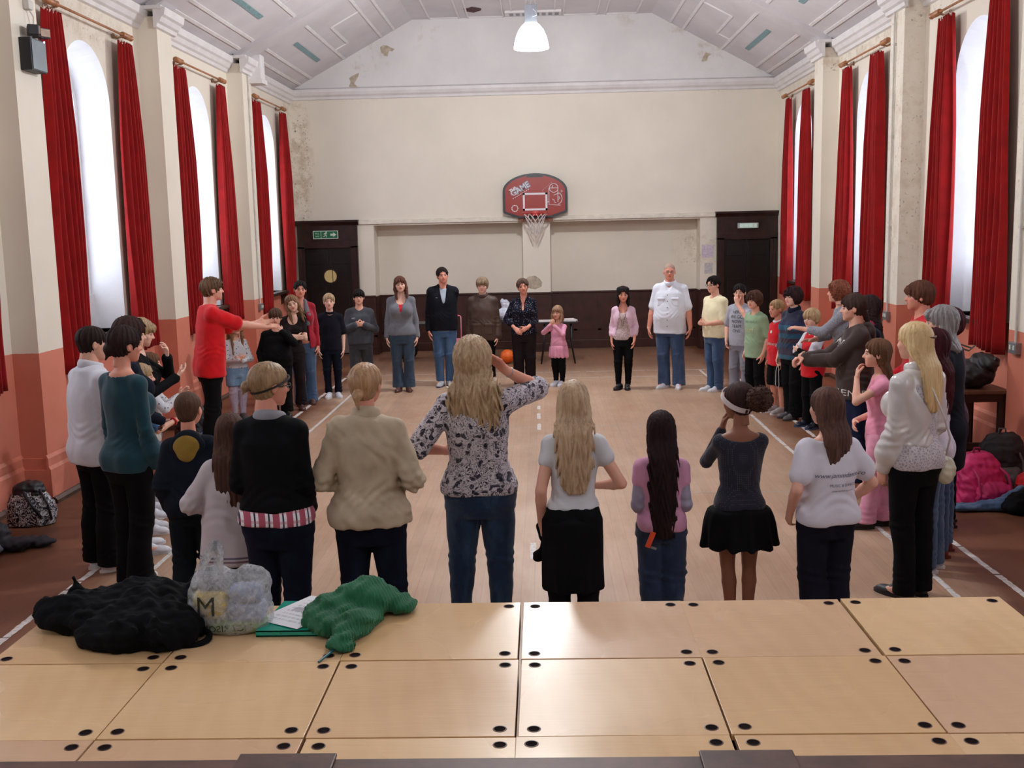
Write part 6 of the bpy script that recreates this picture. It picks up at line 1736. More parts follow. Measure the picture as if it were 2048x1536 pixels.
p.hair(H_pale, 'long', length=.42, ears=False, w=.44, yb=-.56, line=.28, amp=.007, depth=.13, taper=.35, seed=35, sx=.03)
B = MB(); c = p.toworld(np.array([(.02, -.50, .10)]) * p.hh)[0]; B.tube([tuple(c + V3(-.05, .012, 0)), tuple(c), tuple(c + V3(.05, .012, .004))], .006, 6); B.tube([tuple(c + V3(-.03, .0, .012)), tuple(c + V3(.0, -.008, .006)), tuple(c + V3(.04, .0, .012))], .005, 6); B.build('hair_clip', [plain('clip_metal', (96, 70, 66), .3, metal=.4)], p.root, True)
st = [p.NB + V3(-.06, .04, .0), p.NB + V3(-.02, -.115, -.06), p.NB + V3(.06, -.150, -.25), V3(.15, -.13, 1.0), V3(.19, -.07, .86)]
B = MB(); B.tube([tuple(q) for q in st], .006, 6); sb = B.build('bag_strap', [M_rub], None, True); 
G = Grid((.08, -.20, .66), (.32, .06, .92), .006); G.u(ell((.19, -.07, .78), (.075, .045, .085))); G.u(cap((.15, -.10, .86), (.22, -.03, .88), .014)); G.disp(folds(.006, 5, 2)); v, f = G.mesh(); bag = mesh_obj('shoulder_bag', v, f, [plain('bag_cream', (206, 204, 182), .5, .06, 12)], None, True); bag.matrix_world = p.root.matrix_basis.copy(); sb.parent = bag
tag(bag, 'small cream shoulder bag hanging at the hip of the satin jacket', 'bag')

# ---- nearest row, backs to the camera -----------------------------------------
p = Person('girl in a white T-shirt with lettering on the back and straight brown hair', 1.53, 5.77, 12, 1.41, 'f', 1.10, 'fair', (96, 66, 56), near=True, look=(18, 0, 0), L=AIM((.125, .03, .52), (.5, -1, 0), (-.1, .5, -.9), (-1, .2, 0), .7), R=AIM((.10, .06, .53), (1, -.8, 0), (-.5, .7, -.3), (-1, 0, 0), .6), feet=((.06, 0, 8), (.06, 0, 8)), seed=36)
o = p.top('t_shirt', cloth('white_tee', (216, 212, 224), var=.03), sleeve='short', infl=.018, hem=.485, straight=.95, sl=.022, amp=.007, neck='wide'); zb = p.zmap(.70)
decal('www.jammdance.co', .036, (.03, 0, zb), o, PGREY, facing='back', shear=.35, name='lettering'); decal('MUSIC & DANCE', .021, (.04, 0, zb - .055), o, PGREY, name='lettering'); decal('www.workshop.co.uk', .015, (.04, 0, zb - .085), o, PGREY, name='lettering')
p.legs('trousers', cloth('black_flares', (24, 24, 36)), 'wide', ankle=.02); p.shoes(M_bshoe); p.hair(hair_mat('hair_straightbrown', (104, 72, 62), (58, 38, 36)), 'long', length=.33, ears=False, w=.46, yb=-.50, line=.24, depth=.17, taper=.88, amp=.008, seed=36)

p = Person('girl in dark dotted top, flared black skirt and white headband with frizzy ponytail', 1.09, 5.95, 6, 1.42, 'f', .90, 'brown', (70, 44, 38), near=True, look=(24, 2, 0), L=AIM((.045, .10, .80), (.6, -.7, -1), (-.35, .25, .9), (-.7, -.5, 0), .8), R=AIM((.0, .13, .68), (.25, -.6, -.9), (-.8, .2, .3), (0, -1, 0), .6), feet=((.048, 0, 5), (.048, 0, 5)), seed=37)
p.top('top', cloth('dotted_navy', (38, 40, 54), kind='dots', rgb2=(108, 100, 104), sc=95, r=.16, rand=.0), infl=.007, hem=.505, straight=.35, sl=.006, amp=.0035, neck='wide', backscoop=True)
p.skirt('skirt', C_black, hem=.355, w1=.155, d1=.125, pleat=.010, n=11, infl=.012); p.shoes(M_bshoe, kind='flat'); o = p.hair(hair_mat('hair_slickbrown', (64, 40, 36), (34, 22, 24)), 'short', t=.045, line=.30, nape=-.28, amp=.006, seed=37)
p.pompom(H_frizz, (.12, -.68, .12), .33, .09, seed=3); p.band(plain('band_white', (214, 204, 206), .7, .04, 30), c=(0, .02, .05), r=.070, nrm=(0, -.62, 1), w=1.02)

p = Person('small girl with very long wavy dark hair, pink top and rolled jeans', .65, 5.93, 0, 1.27, 'f', 1.0, 'fair', (50, 28, 30), near=True, L='front', R='front', feet=((.055, 0, 6), (.055, 0, 6)), seed=38)
p.top('long_sleeves', cloth('grey_sleeves', (158, 150, 172)), infl=.004, hem=.55, sl=.012, amp=.004); p.top('t_shirt', cloth('pink_dusty', (204, 146, 176)), sleeve='cap', infl=.014, hem=.475, straight=.9, sl=.016, amp=.005)
p.legs('jeans', C_jean3, 'baggy', ankle=.12, amp=.008); p.shoes(M_bshoe); p.hair(hair_mat('hair_longdark', (48, 26, 28), (24, 14, 18)), 'long', length=.60, ears=False, w=.42, yb=-.60, line=.26, depth=.16, taper=.7, wave=.9, amp=.009, seed=38)
B = MB(); B.obox((-.075, -.125, .575), (.014, .004, .048), ry=.35, rx=.15); B.mi = 1; B.obox((-.058, -.133, .530), (.016, .004, .006), ry=.35, rx=.15); B.build('orange_tag', [plain('tag_orange', (236, 84, 46), .5), M_steel], p.root)

p = Person('girl in white T-shirt and long black skirt with long wavy fair hair', .14, 5.64, 0, 1.49, 'f', .95, 'fair', (200, 170, 130), near=True, L=AIM((.118, .02, .485), (.3, -1, 0), (-.05, .2, -1), (-1, 0, 0), .9), R=AIM((.085, .10, .60), (1, -.9, -.3), (-.8, .5, 0), (0, -1, 0)), lean=(.01, 0), feet=((.075, 0, 6), (.075, 0, 6)), seed=39)
p.top('t_shirt', cloth('white_marl_tee', (206, 206, 212), var=.03), sleeve='cap', infl=.009, hem=.545, straight=.5, sl=.012, amp=.0045, neck='wide'); p.skirt('skirt', C_black, hem=.245, w1=.112, d1=.085, pleat=.004, n=7); p.legs('trousers', C_black, 'regular', ankle=.03); p.shoes(M_bshoe)
p.hair(hair_mat('hair_wavyblond', (206, 178, 146), (150, 118, 90)), 'long', length=.48, ears=False, w=.50, yb=-.56, line=.26, depth=.16, taper=.42, wave=.9, amp=.009, seed=39)
G = Grid((-.34, -.10, .46), (-.08, .16, .74), .006); w = p.W[-1]; G.u(cap(w + V3(0, .02, -.03), w + V3(.03, .02, -.16), .022, .030), .01).u(cap(w + V3(.03, .02, -.14), w + V3(-.02, .02, -.20), .026, .032), .02); G.disp(folds(.008, 3, 2)); v, f = G.mesh(); o = mesh_obj('bundled_jacket', v, f, [C_black], None, True); o.matrix_world = p.root.matrix_basis.copy(); tag(o, 'bundled black jacket held in the hand of the girl in the long skirt', 'jacket')

p = Person('tall person in black and white floral blouse and jeans, hand raised to long blond hair', -.37, 5.88, 2, 1.70, 'f', 1.12, 'ruddy', (196, 166, 122), near=True, R=AIM((.092, .035, .895), (.55, .25, -1), (-.6, -.1, .6), (-.6, -.6, 0), .6), L=AIM((.105, .09, .62), (1, -.9, -.5), (-.8, .5, 0), (0, -1, 0), .5), lean=(-.015, 0), feet=((.125, 0, 8), (.105, 0, 8)), look=(-6, 0, -4), seed=40)
p.top('blouse', cloth('floral_blouse', (206, 198, 206), kind='floral', rgb2=(30, 26, 46), sc=21, var=.03), infl=.014, hem=.50, straight=.75, sl=.016, sleeve='elbow', amp=.005, flare=.008, cuff=.006); p.legs('jeans', cloth('washed_jeans', (30, 50, 78), kind='denim', rgb2=(64, 92, 124)), 'slim', ankle=.02, amp=.005); p.shoes(M_bshoe)
p.hair(hair_mat('hair_bigblond', (200, 172, 136), (142, 112, 82)), 'long', length=.42, ears=False, w=.68, yb=-.50, line=.28, depth=.26, taper=.42, wave=1.6, amp=.014, t=.12, puff=.06, seed=40)
G = Grid(p.W[1] - .06, p.W[1] + .06, .004); a = unit(p.W[1] - p.E[1]); G.u(torus(p.W[1] - a * .03, .027, .005, tuple(a))); p.emit('bracelet', [G.mesh()], [plain('bracelet_silver', (170, 160, 156), .3, metal=.6)])

p = Person('person in a crumpled beige jacket and navy trousers with sandy hair in a low knot', -.93, 5.50, 0, 1.62, 'f', 1.10, 'ruddy', (176, 136, 100), near=True, L='elbowout', R='elbowout', look=(-14, 0, 2), feet=((.11, 0, 8), (.125, 0, 10)), seed=41)
C = cloth('beige_cotton', (184, 166, 142), rough=.7, var=.07, sheen=.05); p.top('jacket', C, infl=.022, hem=.485, straight=.78, sl=.022, amp=.010, ff=1.5, flare=.010, vert=.1, cuff=.004); p.collar('collar', C, r=.018, up=.010, flat=.5)
p.legs('trousers', C_ink, 'regular', ankle=.02); p.shoes(M_bshoe); o = p.hair(hair_mat('hair_sandy', (190, 150, 112), (138, 102, 72)), 'short', t=.05, line=.28, nape=-.42, amp=.007, bun=(.0, -.50, -.16, .13), tail=[(0, -.56, -.22, .07), (.05, -.54, -.48, .03)], seed=41)
G = Grid((-.2, -.75, -.35), (.2, -.35, .05), .02); G.u(torus((0, -.46, -.13), .10, .022, (0, 1, .3))); v, f = G.mesh(); p.emit('hair_tie', [(p.toworld(v * p.hh), f)], [plain('hair_tie', (206, 176, 120), .5)])

p = Person('person in black cardigan over checked shirt with black hairband and small fair bun', -1.40, 5.42, -8, 1.64, 'f', 1.08, 'ruddy', (166, 128, 94), near=True, L=AIM((.055, .11, .60), (.45, -1, -.2), (-.8, .5, 0), (0, -1, 0)), R=AIM((.075, .09, .52), (.35, -1, 0), (-.5, .5, -.5), (-1, 0, 0)), look=(-46, 4, 0), lean=(-.015, 0), feet=((.075, 0, 8), (.075, 0, 8)), seed=42)
C = cloth('plaid_shirt', (176, 84, 104), kind='plaid', rgb3=(44, 40, 66)); p.top('checked_shirt', C, infl=.012, hem=.50, straight=.8, sleeve='none', flare=.004, neck='scoop', backscoop=True); p.top('cardigan', C_black, infl=.020, hem=.545, straight=.95, sl=.014, amp=.005, neck='crew')
p.collar('hood_collar', cloth('grey_collar', (142, 142, 150)), r=.026, up=-.004, flat=.8); p.legs('jeans', C_ink, 'boot', ankle=.02); p.shoes(M_bshoe)
p.hair(hair_mat('hair_ashblond', (170, 138, 100), (118, 90, 64)), 'short', t=.055, line=.29, nape=-.34, amp=.007, bun=(-.10, -.54, -.02, .13), seed=42); p.band(plain('band_black', (26, 24, 28), .4), c=(0, 0, .03), r=.022, nrm=(0, -.45, 1), w=1.0); p.glasses(plain('dark_frame', (34, 28, 34), .3))

p = Person('girl with long straight brown hair in an oversized pale grey sweatshirt', -1.76, 5.86, 4, 1.31, 'f', .98, 'fair', (92, 62, 50), near=True, L=AIM((.085, .08, .60), (1, -1, -.2), (-.8, .6, .0), (0, -1, 0)), R='front', feet=((.05, 0, 6), (.05, 0, 6)), seed=43)
p.top('sweatshirt', cloth('pale_sweat', (190, 180, 184), kind='bands', z0=.0, z1=1.31, bands=[(0, (190, 180, 184)), (.385, (104, 66, 86)), (.391, (190, 180, 184)), (.402, (70, 62, 96)), (.408, (190, 180, 184))]), infl=.026, hem=.37, straight=1.1, sl=.026, amp=.006, flare=.030, neck='crew'); p.legs('trousers', C_brownblk, 'regular'); p.shoes(M_bshoe)
p.hair(hair_mat('hair_longbrown', (92, 62, 50), (52, 34, 30)), 'long', length=.50, ears=False, w=.42, yb=-.60, line=.26, depth=.14, taper=.85, amp=.008, seed=43)

p = Person('boy in a navy hooded top lined in mustard with cropped brown hair', -2.12, 6.25, 6, 1.38, 'm', .98, 'ruddy', (92, 62, 46), near=True, L='hangf', R='front', look=(-14, 2, 0), feet=((.085, 0, 10), (.085, 0, 12)), seed=44)
p.top('hooded_top', cloth('dark_navy_top', (20, 26, 36)), infl=.024, hem=.475, straight=1, sl=.022, amp=.007); p.hoodback('hood_lining', cloth('mustard_lining', (140, 112, 42), var=.08), 1.0); p.hoodback('hood', cloth('dark_navy_top', (20, 26, 36)), 1.22, dy=.010); p.legs('trousers', cloth('dark_slate_trousers', (18, 24, 30)), 'wide', ankle=.02, amp=.006); p.shoes(M_bshoe)
p.hair(hair_mat('hair_cropbrown', (92, 64, 48), (62, 44, 36)), 'short', t=.025, line=.30, nape=-.36, amp=.004, seed=44)
# ================================================================ staging decks in the foreground
DZ = .85
xs_d = [-1.945, -1.330, -.715, -.100, .518, 1.133, 1.748]
ys_d = [4.052, 3.488, 2.925, 2.362]
tones = [(220, 180, 134), (212, 172, 132), (222, 184, 140), (226, 188, 140), (216, 176, 128), (224, 186, 138), (210, 170, 134)]
M_hole = plain('cup_shade', (26, 16, 16), .9, .2, 30, spec=.05); M_ring = plain('cup_edge', (96, 66, 54), .4, .1, 30); M_frame = plain('deck_frame', (60, 44, 38), .5, .1, 12)
rown = ['far row', 'middle row', 'near row']; coln = ['leftmost', 'second from the left', 'third from the left', 'third from the right', 'second from the right', 'rightmost']
for r in range(3):
    for c in range(6):
        ya, yb = ys_d[r + 1] + .003, ys_d[r] - .003; jx = [0, .0, .004, -.002, .006, .0][c] * (r - 1)
        xa, xb = xs_d[c] + .003 + (.004 * (r == 1 and c == 3)), xs_d[c + 1] - .003
        if r == 2: ya = 2.775
        zt = DZ + [.0, .0012, -.001][(r * 5 + c * 2) % 3]
        cx_, cy_ = (xa + xb) / 2, (ya + yb) / 2; hx, hy = (xb - xa) / 2, (yb - ya) / 2
        d = thing('stage_deck', 'plywood staging deck, %s of the %s' % (coln[c], rown[r]), 'stage deck', (cx_ + jx, cy_, 0))
        tn_ = tones[(r * 3 + c * 2) % 7]
        B = MB(); B.box((-hx, -hy, zt - .021), (hx, hy, zt), .0015); B.build('deck_top', [ply_mat('birch_ply_%d_%d' % (r, c), tn_, r * 6 + c + 1)], d)
        B = MB()
        for a, b, e, f in ((-hx, -hy, hx, -hy + .04), (-hx, hy - .04, hx, hy), (-hx, -hy, -hx + .04, hy), (hx - .04, -hy, hx, hy)): B.box((a + .002, b + .002, zt - .10), (e - .002, f - .002, zt - .0212))
        B.build('frame', [M_frame], d)
        for sx in (-1, 1):
            for sy in (-1, 1):
                if r == 2 and sy < 0: continue
                px_, py_ = sx * (hx - .045), sy * (hy - .045)
                B = MB(); B.lathe([(.0001, .0006), (.0165, .0006), (.0175, .001)], (px_, py_, zt), 20); B.mi = 1; B.lathe([(.0175, .0010), (.0205, .0012), (.021, .0002)], (px_, py_, zt), 20)  # flat disc, shade of the socket hole put into its dark colour
                B.build('leg_socket', [M_hole, M_ring], d, True, fixn=False)
        for sx in (-1, 1):
            for sy in (-1, 1):
                B = MB(); B.tube([(sx * (hx - .05), sy * (hy - .05), 0), (sx * (hx - .05), sy * (hy - .05), zt - .10)], .02, 8); B.build('leg', [M_steel], d)
# permanent stage edge under the camera
M_stage = plain('stage_edge_wood', (88, 58, 48), .5, .18, 9, .2)
B = MB(); B.box((XL + .02, Y0 + .01, 0), (XR - .02, 2.76, .80)); B.box((XL + .02, Y0 + .01, .80), (XR - .02, 2.772, .866), .006)
struct(B.build('trim_%d' % (tn + 1), [M_stage])); tn += 1
for k, (xa, xb) in enumerate(((-.86, -.59), (.405, .66))):
    B = MB(); B.box((xa, 2.60, .867), (xb, 2.782, .878), .004); o = B.build('stage_hatch_block', [plain('block_wood', (78, 50, 42), .5, .15, 14, .2)])
    tag(o, ['raised wooden block on the stage edge, left of the middle', 'raised wooden block on the stage edge, right of the middle'][k], 'block')

def blob(name, prims, mat, res, lo, hi, fo=None, k=.02, cuts=(), floor=None, parent=None, flat=None):
    G = Grid(lo, hi, res)
    for q in prims:
        if isinstance(q[0], tuple) and callable(q[0][0]): G.u(q[0], q[1])
        else: G.u(q, k)
    for c in cuts: G.cut(c, .004)
    for f in (fo if isinstance(fo, (list, tuple)) else ([fo] if fo else [])): G.disp(f)
    if floor is not None: G.keep(lambda X, Y, Z: floor - Z + 0 * X + 0 * Y)
    v, f = G.mesh(); return mesh_obj(name, v, f, mat if isinstance(mat, list) else [mat], parent, True)

# black coat thrown on the decks
z = DZ + .001
o = blob('coat', [ell((-1.70, 3.86, z + .05), (.22, .15, .075)), ell((-1.50, 3.84, z + .07), (.20, .17, .095)), ell((-1.43, 3.72, z + .05), (.18, .15, .08)), ell((-1.52, 3.66, z + .04), (.17, .10, .06)),
                   cap((-1.80, 3.93, z + .08), (-1.83, 3.95, z + .15), .03, .006), cap((-1.36, 3.86, z + .06), (-1.30, 3.93, z + .15), .05, .038), cap((-1.42, 3.70, z + .06), (-1.36, 3.60, z + .045), .055, .045), cap((-1.66, 3.78, z + .06), (-1.80, 3.82, z + .05), .06, .05), cap((-1.86, 3.83, z + .06), (-1.88, 3.80, z + .05), .035, .02)],
         cloth('coat_black', (13, 13, 16), rough=.9, var=.15), .0065, (-2.05, 3.42, z - .01), (-1.10, 4.12, z + .28), [folds(.011, 3, 1.9), folds(.006, 8, 3.6, .3), lambda x, y, zz: .010 * np.abs(np.sin(11 * x + 16 * y + 2 * np.sin(9 * x)))], .035, floor=z)
tag(o, 'crumpled black coat heaped on the far left staging deck', 'coat')
B = MB(); B.tube([(-1.30 + .075 * math.cos(a * .32) , 3.68 + .055 * math.sin(a * .32), z + .014 + .012 * math.sin(a * .3)) for a in range(-6, 12)], .012, 8); B.build('hanging_loop', [cloth('coat_black', (14, 14, 18))], o, True)
B = MB(); B.obox((-1.315, 3.90, z + .135), (.022, .030, .004), rx=.6, ry=-.4, bevel=.002); B.build('silver_tag', [plain('tag_silver', (128, 128, 136), .35, metal=.3)], o)

# supermarket bag
t = NT('thin_plastic'); v = t.coord('Object'); n = t.noise(v, 38, 4, .6, 1.2)
t.base(lin((206, 208, 214))); t.rough(.38); t.bump(n, .4, .004)
trn = t.n('ShaderNodeBsdfTransparent'); mx = t.n('ShaderNodeMixShader'); t.link(t.ramp(n, [(.35, (.26,) * 3), (.75, (.66,) * 3)]), mx.inputs[0]); t.link(trn.outputs[0], mx.inputs[1]); t.link(t.b.outputs[0], mx.inputs[2]); t.link(mx.outputs[0], t.t.nodes['Material Output'].inputs['Surface'])
M_bag = t.m
bag = thing('carrier_bag', 'crinkled clear carrier bag with yellow and green print, full of packs, on the decks', 'carrier bag', (-1.18, 3.80, z))
fo = [folds(.006, 4, 2.2), folds(.002, 9, 6)]
G = Grid((-.20, -.15, -.005), (.20, .16, .42), .0055)
G.u(loft([(0, 0, 0, .130, .075), (.05, .01, 0, .155, .088), (.14, .0, 0, .148, .085), (.19, .02, .0, .125, .070), (.215, .02, .0, .10, .045)], 2.6, .02)).u(ell((-.055, .0, .17), (.085, .07, .07)), .03).u(ell((.075, 0, .185), (.075, .06, .06)), .02)
for f in fo: G.disp(f)
G.keep(lambda X, Y, Z: -Z + 0 * X + 0 * Y)
vv, ff = G.mesh(); bo = mesh_obj('bag_body', vv, ff, [M_bag], bag, True)
B = MB()
def strap(pts, w):
    vs = []
    for (x, y, zz) in pts: vs += [(x - w, y, zz), (x + w, y, zz), (x + w * .6, y + .006, zz), (x - w * .6, y + .006, zz)]
    B.add(vs, [(i * 4 + a, i * 4 + (a + 1) % 4, i * 4 + 4 + (a + 1) % 4, i * 4 + 4 + a) for i in range(len(pts) - 1) for a in range(4)])
strap([(-.125, .01, .17), (-.105, .01, .23), (-.07, .01, .29), (-.04, .01, .335), (-.03, .01, .30), (-.035, .0, .24), (-.045, -.01, .18)], .018)
strap([(-.115, -.03, .17), (-.085, -.03, .24), (-.05, -.02, .30), (-.035, -.02, .33), (-.02, -.02, .28), (-.02, -.02, .19)], .012)
B.build('handle', [M_bag], bag, True)
for nm, c, r, col in (('yellow_pack', (-.062, -.025, .105), (.060, .040, .050), (206, 176, 40)), ('bottle_pack', (.065, -.005, .145), (.060, .045, .030), (128, 146, 184)), ('bottle_pack', (.065, -.005, .075), (.075, .050, .034), (142, 156, 190)), ('dark_pack', (-.055, .0, .165), (.045, .035, .03), (70, 60, 70)), ('green_base', (.01, .0, .022), (.125, .065, .022), (120, 150, 84))):
    G = Grid((c[0] - r[0] - .02, c[1] - r[1] - .02, max(.001, c[2] - r[2] - .02)), (c[0] + r[0] + .02, c[1] + r[1] + .02, c[2] + r[2] + .02), .005); G.u(loft([(c[2] - r[2], c[0], c[1], r[0] * .92, r[1] * .9), (c[2], c[0], c[1], r[0], r[1]), (c[2] + r[2], c[0], c[1], r[0] * .9, r[1] * .9)], 4, .012)); G.disp(folds(.004, 2, 3)); vv, ff = G.mesh()
    mesh_obj(nm, vv, ff, [plain('pack_%d_%d_%d' % col, col, .4, .15, 40, .3)], bag, True)
INKG = plain('bag_ink', (40, 44, 40), .5, .05, 30, bump=0)
for txt, sz, xx, zz in (('M', .10, -.062, .112), ('MORRISONS', .036, .0, .032)):
    d_ = decal(txt, sz, (-xx if txt == 'M' else 0, 0, zz), bo, INKG, facing='back', name='bag_print', font_scale=(1, 1)); d_.scale = (-1, 1, 1) if txt != 'M' else (-1, 1, 1)

# green plastic folder with a printed sheet, pencil under it
fd = thing('folder', 'translucent green plastic document folder lying on the decks', 'folder', (-.945, 3.865, z), .0)
P4 = [(-1.045, 3.715), (-.835, 3.715), (-.838, 3.99), (-1.075, 4.035)]; P4 = [(-.120, -.150), (.115, -.150), (.118, .155), (-.090, .165)]
t = NT('green_plastic'); t.base(lin((24, 158, 136))); t.rough(.18); t.b.inputs['Transmission Weight'].default_value = .15; M_gp = t.m
B = MB(); B.prism(P4, .006, 'Z', .018); B.prism(P4, .005, 'Z', .0); B.prism([P4[0], P4[1], (P4[1][0], P4[1][1] + .006), (P4[0][0], P4[0][1] + .006)], .022, 'Z', .001); B.build('cover', [M_gp], fd)
B = MB(); B.prism([(x * .93, y * .93) for x, y in P4], .012, 'Z', .0055); B.build('paper_stack', [plain('paper_stack', (176, 206, 196), .7, .05, 60)], fd)
B = MB(); B.tube([(-.03, -.152, .012), (.02, -.10, .0255), (.085, -.03, .0255)], .0015, 5); B.build('elastic', [plain('elastic_dark', (30, 90, 84), .6)], fd)
t = NT('printed_sheet'); v = t.coord('Object'); x_, y_, z_ = t.xyz(v)
rows = t.math('PINGPONG', t.math('MULTIPLY', y_, 70.0), 1.0); inb = t.math('MULTIPLY', t.math('LESS_THAN', t.math('ABSOLUTE', x_), .075), t.math('LESS_THAN', t.math('ABSOLUTE', y_), .115))
ln = t.math('MULTIPLY', t.math('GREATER_THAN', rows, .55), inb); ln = t.math('MULTIPLY', ln, t.math('GREATER_THAN', t.noise(t.coord('Object', scale=(90, 12, 1)), 1.5, 2), .47))
blk = t.math('MULTIPLY', t.math('LESS_THAN', t.math('ABSOLUTE', t.math('ADD', x_, .015)), .045), t.math('LESS_THAN', t.math('ABSOLUTE', t.math('SUBTRACT', y_, .01)), .022))
col = t.mix(t.math('MULTIPLY', ln, .45), lin((222, 222, 228)), lin((120, 120, 132))); col = t.mix(t.math('MULTIPLY', blk, .6), col, lin((132, 118, 140))); t.base(col); t.rough(.6)
B = MB(); B.add([(-.105, -.148, 0), (.105, -.148, .003), (.105, .148, .001), (-.105, .148, .003), (-.105, -.148, .0006), (.105, -.148, .0036), (.105, .148, .0016), (-.105, .148, .0036)], [(3, 2, 1, 0), (4, 5, 6, 7), (0, 1, 5, 4), (1, 2, 6, 5), (2, 3, 7, 6), (3, 0, 4, 7)])
o = B.build('paper_sheet', [t.m], None, loc=(-.925, 3.895, z + .0255), rot=(0, 0, -.55)); tag(o, 'white printed sheet of paper lying across the green folder', 'paper')
B = MB(); B.tube([(-1.085, 3.79, z + .005), (-1.02, 3.84, z + .005)], .0045, 8); o = B.build('pencil', [plain('pencil_yellow', (206, 150, 60), .4)]); tag(o, 'orange pencil sticking out beside the green folder', 'pencil')

# green knitted jumper
C_gk = cloth('green_knit', (28, 104, 68), var=.12, kind='knit', sc=90, bump=.9, weave=300)
o = blob('jumper', [ell((-.78, 3.80, z + .035), (.13, .13, .05)), ell((-.71, 3.93, z + .06), (.12, .09, .07)), ell((-.80, 3.87, z + .045), (.11, .09, .06)), cap((-.70, 3.98, z + .085), (-.60, 3.95, z + .05), .05, .045), ell((-.60, 3.97, z + .03), (.10, .08, .032)), cap((-.60, 4.0, z + .03), (-.525, 4.01, z + .018), .040, .012),
                     cap((-.66, 3.88, z + .03), (-.70, 3.74, z + .028), .045, .036), cap((-.70, 3.74, z + .028), (-.74, 3.60, z + .024), .050, .034), ell((-.73, 3.59, z + .02), (.055, .045, .024)), cap((-.84, 3.90, z + .03), (-.76, 3.93, z + .04), .04, .045)],
         C_gk, .0050, (-.98, 3.48, z - .01), (-.42, 4.12, z + .20), [folds(.010, 6, 2.2), lambda x, y, zz: .0022 * np.sin((x * .8 + y * .6) * 420)], .022, floor=z)
tag(o, 'crumpled dark green ribbed jumper on the decks beside the folder', 'jumper')
B = MB(); B.tube([(-.785, 3.47, z + .004), (-.745, 3.565, z + .012)], [.004, .005], 8); o = B.build('pen', [plain('pen_teal', (32, 96, 104), .3)]); tag(o, 'teal pen poking out from under the green jumper', 'pen')

# ================================================================ at the end wall
M_tt = plain('table_black', (30, 26, 30), .4, .1, 12)
def folding_table(x0, x1, y, zt, label, d=.55, top=M_tt, curved=True):
    g = thing('folding_table', label, 'table', ((x0 + x1) / 2, y, 0)); w = (x1 - x0) / 2
    MB().box((-w, -d / 2, zt - .03), (w, d / 2, zt), .006).build('table_top', [top], g)
    for sx in (-1, 1):
        for sy in (-1, 1):
            B = MB(); B.tube([(sx * (w - .12), sy * (d / 2 - .05), zt - .03), (sx * (w - .12), sy * (d / 2 - .06), zt * .5), (sx * (w - .06 if curved else w - .12), sy * (d / 2 - .05), .0)], .014, 8); B.build('leg', [M_tt], g, True)
        B = MB(); B.tube([(sx * (w - .12), -d / 2 + .06, zt * .45), (sx * (w - .12), d / 2 - .06, zt * .45)], .009, 6); B.build('stretcher', [M_steel], g, True)
folding_table(-2.55, -1.62, 18.7, .72, 'black folding table near the end wall, left of the pink suitcase')
folding_table(-1.30, -.42, 18.9, .72, 'black folding table behind the boy in the waxed jacket')
folding_table(-.10, .60, 18.5, .72, 'black table with papers behind the little girl in pink')
B = MB(); B.box((-.08, 18.27, .721), (.56, 18.60, .735), .004); B.obox((.42, 18.40, .745), (.14, .12, .008), rz=.3, rx=.05); o = B.build('papers', [plain('papers_white', (214, 206, 206), .6, .06, 20)]); tag(o, 'loose white papers on the black table behind the little girl', 'papers')
o = blob('plastic_bag', [ell((-.66, 18.8, .84), (.13, .10, .12)), ell((-.64, 18.8, .98), (.09, .07, .10)), ell((-.70, 18.8, 1.03), (.04, .04, .06))], plain('bag_bluewhite', (206, 212, 226), .35, .10, 18, .3), .012, (-.85, 18.65, .72), (-.48, 18.95, 1.15), folds(.012, 3, 1.5), floor=.722); tag(o, 'white and blue plastic bag standing on the table behind the waxed jacket', 'plastic bag')
o = blob('backpack', [ell((-1.12, 18.85, .80), (.07, .08, .07))], plain('stripes_bw', (60, 56, 62), .6, .3, 60), .01, (-1.25, 18.7, .722), (-1.0, 19.0, .92), folds(.006, 3, 1.5), floor=.723); tag(o, 'small dark bag on the table beside the pink suitcase handle', 'bag')
o = blob('dark_bag', [ell((-2.52, 19.45, .16), (.22, .18, .17)), ell((-2.40, 19.45, .28), (.12, .12, .14))], plain('bag_blackshine', (28, 26, 34), .35, .2, 20, .3), .012, (-2.85, 19.2, 0), (-2.1, 19.75, .5), folds(.02, 3, 1.2), floor=.001); tag(o, 'black bag on the floor by the end wall behind the grey cardigan', 'bag')
o = blob('cream_bag', [ell((-2.50, 19.42, .50), (.10, .08, .16))], plain('bag_cream2', (150, 140, 124), .7, .1, 20), .012, (-2.7, 19.25, .33), (-2.3, 19.6, .72), folds(.012, 5, 1.2)); tag(o, 'beige bag heaped on the black bag by the end wall', 'bag')
M_pink = plain('suitcase_pink', (214, 92, 132), .35, .08, 10)
s = thing('suitcase', 'pink wheeled suitcase with raised handle behind the black hooded top', 'suitcase', (-1.47, 17.95, 0))
B = MB(); B.box((-.145, -.10, .05), (.145, .10, .50), .03); B.build('case_body', [M_pink], s)
B = MB(); B.tube([(-.09, .06, .50), (-.09, .06, .86), (-.075, .06, .88), (.075, .06, .88), (.09, .06, .86), (.09, .06, .50)], .010, 8); B.build('telescopic_handle', [plain('handle_pinkwhite', (220, 150, 170), .4)], s, True)
B = MB(); B.tube([(-.05, .06, .882), (.05, .06, .882)], .016, 8); B.build('grip', [plain('grip_red', (206, 56, 84), .5)], s, True)
for sx in (-1, 1): B = MB(); B.lathe([(.0, -.015), (.03, -.015), (.03, .015), (.0, .015)], (sx * .11, .04, .031), 14, 'X'); B.build('wheel', [M_tt], s)
B = MB(); B.box((-.145, -.104, .25), (.145, -.099, .27)); B.build('zip', [M_tt], s)
